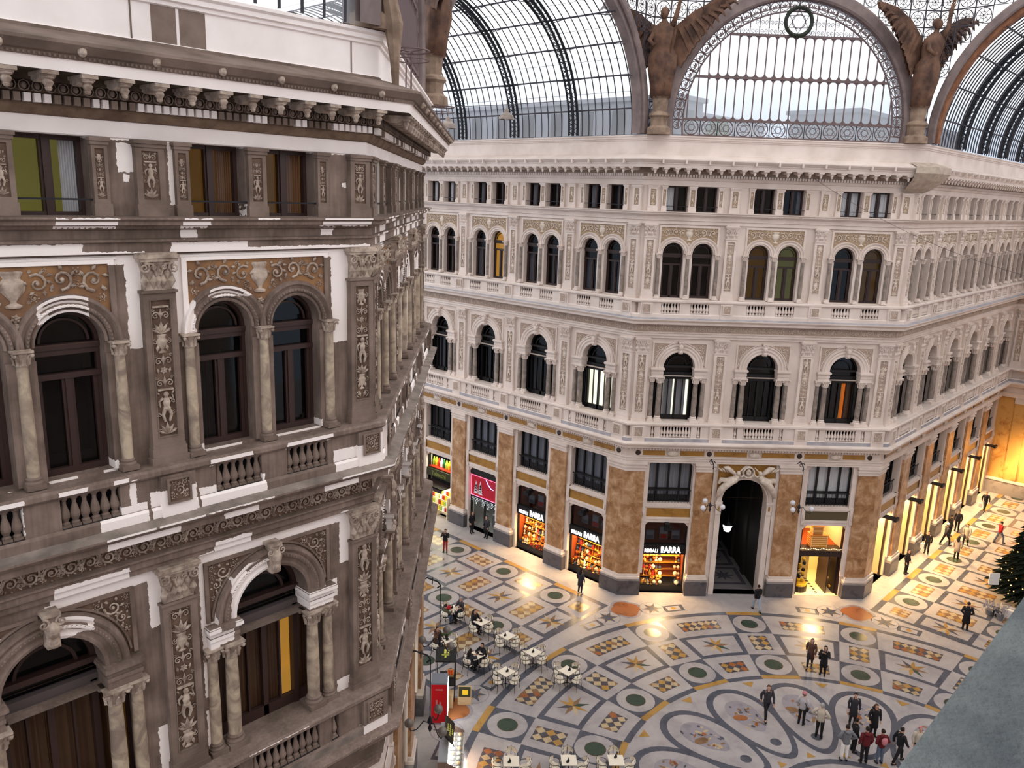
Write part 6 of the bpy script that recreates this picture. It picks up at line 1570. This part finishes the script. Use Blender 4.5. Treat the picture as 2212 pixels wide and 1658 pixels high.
for i, (x, y, a, lab, _, dp) in enumerate(TB):
    t = add('cafe_table', None, None, T(x, y, .016) @ RZ(a) @ Matrix.Diagonal((.87, .87, .95, 1))); tag(t, 'square cream cafe table, '+lab, 'table'); add('table_top', TOP, t); add('pedestal', TLEG, t)
    o = add('napkin_holder', DISP, None, T(x+dp[0], y+dp[1], .735)); tag(o, 'small black dispenser on the '+lab, 'dispenser')
    for k in range(4):
        ang = a+k*pi/2; cx_, cy_ = x+.54*cos(ang), y+.54*sin(ang)
        side = ('far right', 'far left', 'near left', 'near right')[k] if a == 0 else ('far', 'left', 'near', 'right')[k]
        if a and k == 2: continue
        chair(cx_, cy_, ang+pi, 'cream cafe chair, %s side of the %s' % (side, CL[i]), 'cream cafe chairs')
person(-1.53, 20.28, SOUTH, 'sit', 'person in black seated behind the upper empty table', 'black', 'black', seed=41, extras=('long',))
person(-4.44, 17.65, EAST, 'lean', 'person in dark grey coat leaning on the table, back to the viewer', 'charcoal', 'black', seed=42, extras=('long',), length=.25)
person(-3.34, 17.65, WEST, 'lean', 'man in black jacket seated facing the viewer across the table', 'black', 'charcoal', seed=43)
person(-2.3, 21.7, EAST-.1, 'sit', 'person in olive jacket and jeans seated by the red bag', 'olive', 'jeans', seed=44)
person(-1.7, 21.1, NORTH, 'sit', 'person in black seated with back to the viewer by the red bag', 'black', 'black', seed=45, length=.2)
person(-1.1, 21.7, WEST, 'sit', 'grey-jacketed man seated on the far side of the red bag table', 'charcoal', 'charcoal', seed=46, hair='greyhair')
person(-4.1, 20.3, SOUTH, 'sit', 'person in brown hooded coat seated behind the plant table', 'brown', 'black', seed=47, extras=('hood',))
person(-4.7, 19.7, EAST, 'sit', 'person in dark brown seated left of the plant table', 'charcoal', 'black', seed=48, extras=('long',), hair='brownhair')
m = MB(); m.ball((0, 0, .1), (.2, .15, .09), 10); m.tube([(-.1, 0, .14), (0, 0, .28), (.1, 0, .14)], .012, 5); o = add('handbag', m.mesh('handbag', ['c_red'], True), None, T(-1.95, 21.85, .738)); tag(o, 'red bag lying on the upper left cafe table', 'bag')
m = MB(); m.lathe([(.07, 0), (.09, .14), (.1, .15)], 10); o = add('plant_pot', m.mesh('plant_pot', ['wood_dark']), None, T(-3.95, 19.75, .735)); m = MB(); rr = random.Random(1)
for i in range(40): leaf(m, 0, .15, rr.uniform(.2, .42), rr.uniform(.4, 2.7), .2, y=rr.uniform(-.1, .1), h=.03)
add('foliage', m.mesh('foliage', ['haze_tree']), o); tag(o, 'potted green plant on the cafe table by the lamp', 'plant')

# ------------------------------------------------------------------ kiosk, fridge and drinks stand against the near angled wall
K = frame(-9.55, 13.15, S2, S2)       # X along the wall to the far right, Y towards the wall
KM = K
plain('kiosk_brown', srgb(120, 98, 88), .5); plain('kiosk_white', srgb(236, 226, 210), .4); plain('steel', srgb(170, 172, 178), .35, .6); plain('cola_red', srgb(196, 20, 30), .4); plain('letter_yellow', srgb(206, 206, 96), .5)
plain('screen_white', (1, 1, 1), .4, emit=3.2, ecol=(.94, .98, 1)); plain('gel_a', srgb(250, 240, 214), .4); plain('gel_b', srgb(236, 196, 150), .4); plain('gel_c', srgb(226, 226, 206), .4)
m = MB(); side = [(-.45, 0), (.5, 0), (.5, 1.3), (.15, 1.3), (-.45, .95)]
for x in (-1.2, 1.2): m.face([(x, a, b) for (a, b) in side], 0)
m.face([(-1.2, -.45, 0), (1.2, -.45, 0), (1.2, -.45, .35), (-1.2, -.45, .35)], 0); m.face([(-1.2, -.45, .35), (1.2, -.45, .35), (1.2, -.45, .95), (-1.2, -.45, .95)], 1); m.face([(-1.2, .5, 0), (1.2, .5, 0), (1.2, .5, 1.3), (-1.2, .5, 1.3)], 2); m.box(-1.2, 1.2, .15, .5, 1.3, 1.34, 2); m.box(-1.2, 1.2, -.45, .5, .8, .86, 1)
k = add('ice_cream_counter', m.mesh('ice_cream_counter', ['kiosk_brown', 'kiosk_white', 'steel']), None, KM); tag(k, 'glowing glass-topped ice cream counter at the bottom, beside the near building', 'counter')
m = MB(); m.face([(-1.2, -.46, .95), (1.2, -.46, .95), (1.2, .15, 1.31), (-1.2, .15, 1.31)]); add('glass_lid', m.mesh('glass_lid', ['glass']), k)
m = MB(); m.tube([(-1.2, -.46, .95), (1.2, -.46, .95)], .015, 4); m.tube([(-1.2, .15, 1.33), (1.2, .15, 1.33)], .02, 4); m.tube([(-.2, -.46, .95), (-.2, .15, 1.33)], .015, 4); add('counter_trim', m.mesh('counter_trim', ['steel']), k)
for i in range(2):
    for j in range(8):
        m = MB(); m.box(-.12, .12, -.11, .11, 0, .05, 0); m.ball((0, 0, .06), (.1, .09, .06), 8, 1); add('ice_cream_tub', cached(('tub', (i+j) % 3), lambda: m.mesh('ice_cream_tub', ['steel', ['gel_a', 'gel_b', 'gel_c'][(i+j) % 3]])), k, T(-1.0+j*.285, -.28+i*.26, .87))
light('AREA', 'counter_light', T(0, .05, 1.27), 60, (1, .95, .85), 2.2, .1, parent=k)
light('AREA', 'counter_glow', T(0, -.47, .4) @ Matrix.Rotation(radians(70), 4, 'X'), 130, (1, .82, .64), 2.2, .25, parent=k)
m = MB(); m.box(-.62, .62, -.04, .04, .0, .5); o = add('menu_board', m.mesh('menu_board', ['black']), None, KM @ T(.35, -.02, 1.42) @ Matrix.Rotation(radians(-40), 4, 'X')); tag(o, 'black menu board with yellow lettering standing on the ice cream counter', 'menu board')
for j, (w, z) in enumerate(((.5, .38), (.8, .24), (.4, .1))):
    q = MB(); [q.box(-w/2+i*.12, -w/2+i*.12+.07, -.055, -.04, z-.03, z+.04) for i in range(int(w/.12))]; add('lettering', q.mesh('lettering', ['letter_yellow']), o)
m = MB(); m.tube([(-.5, .1, -.2), (-.5, .0, .02)], .02, 4); m.tube([(.5, .1, -.2), (.5, 0, .02)], .02, 4); add('stand', m.mesh('stand', ['black']), o)
KF = frame(-7.75, 15.95, S2, S2)
m = MB(); m.box(-.38, .38, -.35, .35, .02, 2.0, 0); o = add('drinks_fridge', m.mesh('drinks_fridge', ['lead']), None, KF); tag(o, 'tall drinks fridge with red side and bright white glass door', 'fridge')
m = MB(); m.box(-.385, -.38, -.33, .33, .08, 1.93); sp_ = add('red_side_panel', m.mesh('red_side_panel', ['cola_red']), o)
q = MB(); [q.box(-.392, -.385, a, b, c, d) for (a, b, c, d) in ((-.16, .16, 1.66, 1.72), (-.1, -.02, .5, 1.1), (.06, .14, .6, 1.2))]; add('lettering', q.mesh('lettering', ['c_pink']), sp_)
m = MB(); m.box(-.33, .33, -.37, -.35, .2, 1.9); d_ = add('lit_door', m.mesh('lit_door', ['screen_white']), o); rr = random.Random(5)
q = MB(); [q.box(-.3+i*.1, -.24+i*.1, -.38, -.37, .3+j*.32, .48+j*.32) for i in range(6) for j in range(5) if rr.random() < .5]; add('bottle_row', q.mesh('bottle_row', ['gel_c']), d_)
light('AREA', 'fridge_glow', T(0, -.42, 1.0) @ Matrix.Rotation(radians(90), 4, 'X'), 16, (.94, .98, 1), .6, 1.6, parent=o)
KS = frame(-6.35, 17.1, S2, S2)
m = MB()
for x in (-.55, .55):
    for y in (-.42, .42): m.tube([(x, y, .016), (x, y, 2.0)], .02, 5)
m.box(-.55, .55, -.45, .3, .78, .84); o = add('juice_stand', m.mesh('juice_stand', ['black']), None, KS); tag(o, 'small juice stand with black printed canopy and fruit, beside the fridge', 'stall')
m = MB(); m.box(-.6, .6, -.46, .46, 2.0, 2.05); cn = add('canopy', m.mesh('canopy', ['black']), o)
q = MB(); [q.box(a, b, c, d, 2.05, 2.06) for (a, b, c, d) in ((-.3, .0, -.02, .06), (-.1, -.05, -.15, .2), (.05, .4, .0, .1), (.05, .3, -.14, -.06))]; add('lettering', q.mesh('lettering', ['letter_yellow']), cn)
plain('fruit_orange', srgb(226, 96, 30), .5); plain('fruit_green', srgb(150, 176, 60), .5); plain('crate', srgb(190, 160, 120), .7)
for j, (x, y, mt, nm) in enumerate(((.25, -.2, 'fruit_orange', 'orange'), (-.3, .0, 'fruit_green', 'green pear'))):
    c_ = MB(); c_.box(-.2, .2, -.15, .15, 0, .05); c_.box(-.2, .2, -.15, -.13, 0, .12); c_.box(-.2, .2, .13, .15, 0, .12); c_.box(-.2, -.18, -.15, .15, 0, .12); c_.box(.18, .2, -.15, .15, 0, .12)
    b_ = add('fruit_crate', c_.mesh('fruit_crate', ['crate']), None, KS @ T(x, y, .84)); tag(b_, 'wooden crate of %ss on the juice stand' % nm, 'crate')
    fm = cached(('fr', mt), lambda: (lambda q: (q.ball((0, 0, 0), .045, 8), q.mesh('fruit', [mt], True))[-1])(MB()))
    for i in range(12):
        o2 = add('orange' if j == 0 else 'pear', fm, None, KS @ T(x-.13+.09*(i % 4), y-.09+.09*(i//4), .84+.13)); tag(o2, nm+' in the crate on the juice stand', 'fruit', nm+'s in the crate')
m = MB(); m.box(-.3, .3, -.02, .02, .05, 1.0, 0); m.box(-.26, .26, -.03, -.02, .45, .95, 1); m.box(-.1, .15, -.035, -.03, .55, .8, 2); o = add('poster_board', m.mesh('poster_board', ['crate', 'sign_green', 'shop_yellow']), None, frame(-6.3, 15.9, S2, -S2)); tag(o, 'small poster board leaning before the juice stand', 'sign')
m = MB(); m.box(-.2, .2, -.2, .2, 0, .6); m.box(-.22, .22, -.22, .22, .6, .66); o = add('crate_stack', m.mesh('crate_stack', ['crate']), None, frame(-6.9, 16.3, S2, S2) @ T(.1, 0, .016)); tag(o, 'light wooden box standing between the fridge and the juice stand', 'box')
# wall lamps of the near angled wall
def lamp_n2(u, lab):
    FF = FR['N2']; o = add('hanging_lamp', D.meshes['hanging_lamp'], None, FF @ T(u, -1.25, 5.95)); tag(o, lab, 'lamp')
    for k in range(3):
        src = [c for c in D.objects['hanging_lamp'].children][k]; q = add('lamp_arm', src.data, o); add('globe', cached('gd%d' % k, lambda: (lambda g: (g.ball((.66*cos(radians(100+k*120)), .66*sin(radians(100+k*120)), .13), .15, 12), g.mesh('globe', ['globe_dark'], True))[-1])(MB())), q)
lamp_n2(4.3, 'nearer three-globe lamp hanging beside the near angled wall'); lamp_n2(9.2, 'farther three-globe lamp hanging over the cafe tables')

# ------------------------------------------------------------------ fir tree with lights
plain('fairy', (1, .8, .5), .4, emit=2.6, ecol=(1, .55, .18))
noisy('fir', srgb(8, 14, 9), srgb(22, 34, 20), 3, .9)
tx, ty = 24.6, -.9
m = MB(); m.tube([(0, 0, 0), (0, 0, 9.2)], [.25, .05], 8); o = add('christmas_tree', m.mesh('trunk', ['wood_dark']), None, T(tx, ty, .016)); tag(o, 'tall dark Christmas tree covered in tiny warm lights behind the ledge', 'tree')
m = MB(); rr = random.Random(9); pts = []
for i in range(2600):
    z = .7+8.6*(1-sqrt(rr.random()))*1.0; R0_ = 3.35*(1-z/9.9); a = rr.uniform(0, 2*pi); r_ = R0_*(.55+.5*rr.random()); x, y = r_*cos(a), r_*sin(a)
    L_ = .55*(1-z/12); dx, dy = cos(a)*L_, sin(a)*L_; w_ = .16
    m.face([(x-dx*.4, y-dy*.4, z+.12), (x-sin(a)*w_, y+cos(a)*w_, z), (x+dx, y+dy, z-.18), (x+sin(a)*w_, y-cos(a)*w_, z)])
    m.face([(x-dx*.4, y-dy*.4, z+.1), (x, y, z+.14), (x+dx, y+dy, z-.18), (x, y, z-.14)])
    if rr.random() < .17: pts.append((r_*1.08*cos(a), r_*1.08*sin(a), z))
m.lathe([(2.3, .7), (2.0, 3), (1.1, 6), (.2, 9)], 16); f_ = add('foliage', m.mesh('foliage', ['fir']), o); f_['kind'] = 'stuff'
m = MB(); [m.ball(p, .035, 4) for p in pts]; q = add('fairy_lights', m.mesh('fairy_lights', ['fairy']), o); q['kind'] = 'stuff'
for i, (x, y, w, mt, lab) in enumerate(((21.6, .5, .6, 'c_white', 'white box among the gifts under the Christmas tree, nearest the black coat'), (22.2, .9, .5, 'c_lightgrey', 'pale grey parcel under the Christmas tree, behind the white box'), (21.2, 1.1, .35, 'c_navy', 'dark blue parcel at the foot of the Christmas tree'))):
    q = MB(); q.box(-w/2, w/2, -w/2, w/2, 0, w*.8); q.box(-.03, .03, -w/2-.005, w/2+.005, 0, w*.8+.005, 1); o2 = add('gift_box', q.mesh('gift_box', [mt, 'c_grey']), None, T(x, y, .016) @ RZ(.4*i)); tag(o2, lab, 'parcel')
q = MB(); q.box(-.3, .3, -.02, .02, 0, .7); o2 = add('notice', q.mesh('notice', ['paper_white']), None, T(22.2, 1.75, 1.35) @ RZ(-.8)); tag(o2, 'white card hanging low on the Christmas tree', 'card')
for i, (x, y) in enumerate(((21.0, 1.5), (20.8, .9))):
    q = MB(); q.lathe([(.15, 0), (.2, .3)], 10); o2 = add('flower_pot', q.mesh('flower_pot', ['c_grey']), None, T(x, y, .016)); tag(o2, ('silvery potted plant at the tree foot, farther one', 'silvery potted plant at the tree foot, nearer one')[i], 'plant'); q = MB(); r9 = random.Random(i)
    for j in range(60): a = r9.uniform(0, 6.28); leaf(q, r9.uniform(-.3, .3), .3+r9.uniform(0, .5), .2, a, .5, y=r9.uniform(-.3, .3), h=.05)
    add('foliage', q.mesh('foliage', ['c_lightgrey']), o2)

# ------------------------------------------------------------------ winged figures, netting, hoops, pendants, cables
def angel(C, face, label, sc=1.0):
    root = add('winged_statue', None, None, T(C[0], C[1], 25.58) @ RZ(face-pi/2+pi) @ Matrix.Scale(sc, 4)); tag(root, label, 'statue')   # local -Y outward
    m = MB(); m.lathe([(.62, 0), (.6, .3), (.42, .42), (.45, .8), (.55, .9), (.5, 1.0), (.36, 1.1), (.4, 1.7), (.5, 1.8)], 12, (0, -.15, 0)); add('pedestal', m.mesh('pedestal', ['netting']), root)
    b = MB(); rows = []; rr = random.Random(4)
    for (z, rx, ry, y) in ((1.75, .5, .4, -.2), (2.4, .58, .42, -.25), (3.1, .72, .5, -.3), (3.7, .7, .44, -.35), (4.05, .52, .34, -.4), (4.5, .6, .38, -.45), (4.9, .62, .36, -.5), (5.15, .34, .24, -.52), (5.3, .12, .12, -.54), (5.4, .12, .13, -.56)):
        rows.append([(rx*cos(2*pi*j/20)*(1+(.1*sin(j*3.7) if z < 4 else 0)), y+ry*sin(2*pi*j/20)*(1+(.1*sin(j*3.7) if z < 4 else 0)), z) for j in range(20)])
    b.grid(rows, 0, True, True); b.ball((0, -.6, 5.62), (.2, .23, .27), 12); b.ball((0, -.52, 5.7), (.22, .22, .24), 10); b.ball((0, -.83, 5.6), .04, 6)
    b.tube([(.38, -.5, 4.95), (.6, -.7, 5.5), (.75, -.6, 6.3), (.8, -.6, 6.7)], [.15, .12, .08, .06], 8); b.tube([(-.38, -.5, 4.9), (-.6, -.75, 4.4), (-.35, -1.0, 4.1)], [.15, .12, .07], 8)
    for s, base in ((1, (.8, -.6, 6.7)), (-1, (-.35, -1.0, 4.1))):
        for k in range(5): b.tube([base, (base[0]+.05*(k-2), base[1]-.05, base[2]+.16-.02*abs(k-2))], [.03, .018], 5)
    b.tube([(.2, -.62, 2.2), (.75, -.7, 6.2), (1.0, -.65, 7.4)], [.03, .04, .03], 5)
    bo = add('robed_figure', b.mesh('robed_figure', ['bronze'], True), root)
    for s in (-1, 1):
        w = MB()
        outl = [(.1, 4.2), (.3, 5.0), (1.3, 5.75), (2.3, 6.25), (3.35, 6.45)]
        low = []
        n = 13
        for i in range(n):
            t = i/(n-1); X = 3.35-(3.35-1.0)*t; Z = 6.4-3.0*t**1.25
            low += [(X, Z+.05), (X-.1, Z-.22)]
        low += [(.75, 3.3), (.3, 3.4)]
        P = outl+low
        for yy, rev in ((-.02, 0), (.14, 1)):
            c = (.9, 4.9)
            for i in range(len(P)):
                a, d = P[i], P[(i+1) % len(P)]; f3 = lambda p: (s*p[0], .0+yy-.25*sin(min(p[0], 3.3)/3.3*pi)*.8+(.15*p[0]*.2), p[1]); w.face([f3(c), f3(a), f3(d)])
        for k in range(9):
            x0 = .7+.27*k; w.tube([(s*x0, -.14, 5.0+.13*k), (s*(x0+.35), -.2, 4.4+.22*k), (s*(x0+.55), -.16, 3.9+.26*k)], [.09, .1, .03], 5)
        add('wing', w.mesh('wing', ['bronze']), root)
    return root
def cpt(C, na, nb, o):
    k = 1+na[0]*nb[0]+na[1]*nb[1]; return (C[0]+(na[0]+nb[0])/k*o, C[1]+(na[1]+nb[1])/k*o)
angel(cpt((R_-.75*S2, A_+.75*S2), (-S2, -S2), (0, -1), .25), radians(247.5), 'dark bronze winged statue with spread wings at the right corner of the dome')
angel(cpt((A_+.55*S2, R_-.55*S2), (-1, 0), (-S2, -S2), .25), radians(202.5), 'brown winged statue, cut by the frame top, left of the central window')
angel(cpt((-A_, R_), (S2, -S2), (1, 0), .25), radians(-22.5), 'brown winged statue in profile where the near building ends')
angel(cpt((-R_, A_), (S2, -S2), (0, -1), .0), radians(-67.5), 'netted statue on the near corner above the white parapet', .9)
# sack-like net over a cornice corner
m = MB(); C = (R_, A_); pth = mitre_path([(C[0]-.75*S2, C[1]+.75*S2), C, (C[0]+1.1, C[1])]); m.sweep(pth, [(.1, 23.15), (.5, 23.35), (1.0, 23.75), (1.3, 24.1), (1.3, 24.42), (.6, 24.65)])
noisy('canvas', srgb(168, 152, 140), srgb(190, 176, 160), 4, .9, bmp=.5, bscale=6)
o = add('canvas_cover', m.mesh('canvas_cover', ['canvas'])); tag(o, 'greyish canvas wrapped round the cornice at the right corner', 'cover')
m = MB(); m.tube([(0, 0, .95), (.05, -.1, .4), (0, -.2, -.3), (.03, -.2, -1.0)], [.16, .2, .1, .06], 8); o = add('cloth_bundle', m.mesh('cloth_bundle', ['netting']), None, T(*cpt((-R_, A_), (S2, -S2), (0, -1), .55), 25.3)); tag(o, 'brown cloth bundle dangling over the near parapet corner', 'cloth')
def hoop(M, lab):
    m = MB(); m.tube([(.42*cos(2*pi*i/20), .42*sin(2*pi*i/20), .95) for i in range(20)], .022, 5, closed=True); m.tube([(.42*cos(2*pi*i/20), .42*sin(2*pi*i/20), .75) for i in range(20)], .014, 4, closed=True)
    m.tube([(.1, 0, 0), (.12, 0, .95)], .02, 5); m.tube([(-.1, .1, 0), (-.05, .1, .75)], .018, 5); [m.tube([(.12, 0, .95), (.42*cos(a), .42*sin(a), .95)], .014, 4) for a in (0, 2, 4)]
    o = add('iron_hoop', m.mesh('iron_hoop', ['iron_brown']), None, M); tag(o, lab, 'hoop')
hoop(FR['N2'] @ T(1.4, -.85, 24.52), 'iron hoop stand on the cornice ledge behind the near corner'); hoop(FR['N2'] @ T(13.6, -.85, 24.52), 'iron hoop stand at the far end of the near cornice')
def pendant(x, y, z, lab):
    m = MB(); m.lathe([(.42, -.3), (.34, -.1), (.14, .05), (.1, .2), (.05, .25)], 14, cap=False); m.tube([(0, 0, .25), (0, 0, .6)], .02, 5)
    o = add('pendant_lamp', m.mesh('pendant_lamp', ['far_column']), None, T(x, y, z)); m = MB(); m.ball((0, 0, -.22), .12, 8); add('bulb', m.mesh('bulb', ['globe']), o); tag(o, lab, 'lamp')
pendant(-1.4, 23, 25.65, 'left bell-shaped lamp hanging in the far left vault'); pendant(2.6, 23, 26.4, 'right bell-shaped lamp hanging in the far left vault')
def cable(p, q, sag, lab, r=.012):
    m = MB(); m.tube([(p[0]+(q[0]-p[0])*t/20, p[1]+(q[1]-p[1])*t/20, p[2]+(q[2]-p[2])*t/20-sag*4*(t/20)*(1-t/20)) for t in range(21)], r, 4); o = add('cable', m.mesh('cable', ['iron'])); tag(o, lab, 'cable')
cable((-7.3, 23, 25.7), (7.3, 23, 27.5), .1, 'thin cable carrying the two bell-shaped lamps', .015)
cable((12.6, 12.6, 24.7), (20, 1.4, 19.0), .8, 'thin cable sagging from the central cornice to the star ornament'); cable((20, 1.4, 19.0), (43.5, 6.6, 20.5), .6, 'thin cable running from the star ornament down the right wing')
# ------------------------------------------------------------------ camera, sky, lights
yaw, pitch, roll, FPX = .81617, -.22892, .03332, 1752.478
f = Vector((sin(yaw)*cos(pitch), cos(yaw)*cos(pitch), sin(pitch))); r = Vector((cos(yaw), -sin(yaw), 0)); u = r.cross(f)
r2 = r*cos(roll)+u*sin(roll); u2 = u*cos(roll)-r*sin(roll)
cd = D.cameras.new('camera'); cam = D.objects.new('camera', cd); COL.objects.link(cam)
M = Matrix.Identity(4)
for i in range(3): M[i][0] = r2[i]; M[i][1] = u2[i]; M[i][2] = -f[i]
M[0][3], M[1][3], M[2][3] = -28.6, -7.345, 22.364
cam.matrix_world = M; cd.sensor_width = 36; cd.sensor_fit = 'HORIZONTAL'; cd.lens = FPX*36/2212; cd.clip_start = .05; cd.clip_end = 500
bpy.context.scene.camera = cam
w = D.worlds.new('sky'); bpy.context.scene.world = w; w.use_nodes = True; nt = w.node_tree
bg = nt.nodes['Background']; tc = nt.nodes.new('ShaderNodeTexCoord'); sp = nt.nodes.new('ShaderNodeSeparateXYZ'); nt.links.new(tc.outputs['Generated'], sp.inputs[0])
rm = nt.nodes.new('ShaderNodeValToRGB'); nt.links.new(sp.outputs[2], rm.inputs[0])
rm.color_ramp.elements[0].position = 0.05; rm.color_ramp.elements[0].color = (.42, .50, .62, 1); rm.color_ramp.elements[1].position = .17; rm.color_ramp.elements[1].color = (1, .985, .975, 1)
nt.links.new(rm.outputs[0], bg.inputs[0]); bg.inputs[1].default_value = 1.7
sc = bpy.context.scene
sc.view_settings.view_transform = 'Standard'; sc.view_settings.look = 'None'; sc.view_settings.gamma = 1; sc.view_settings.use_curve_mapping = False
sc.view_settings.exposure = 0.02
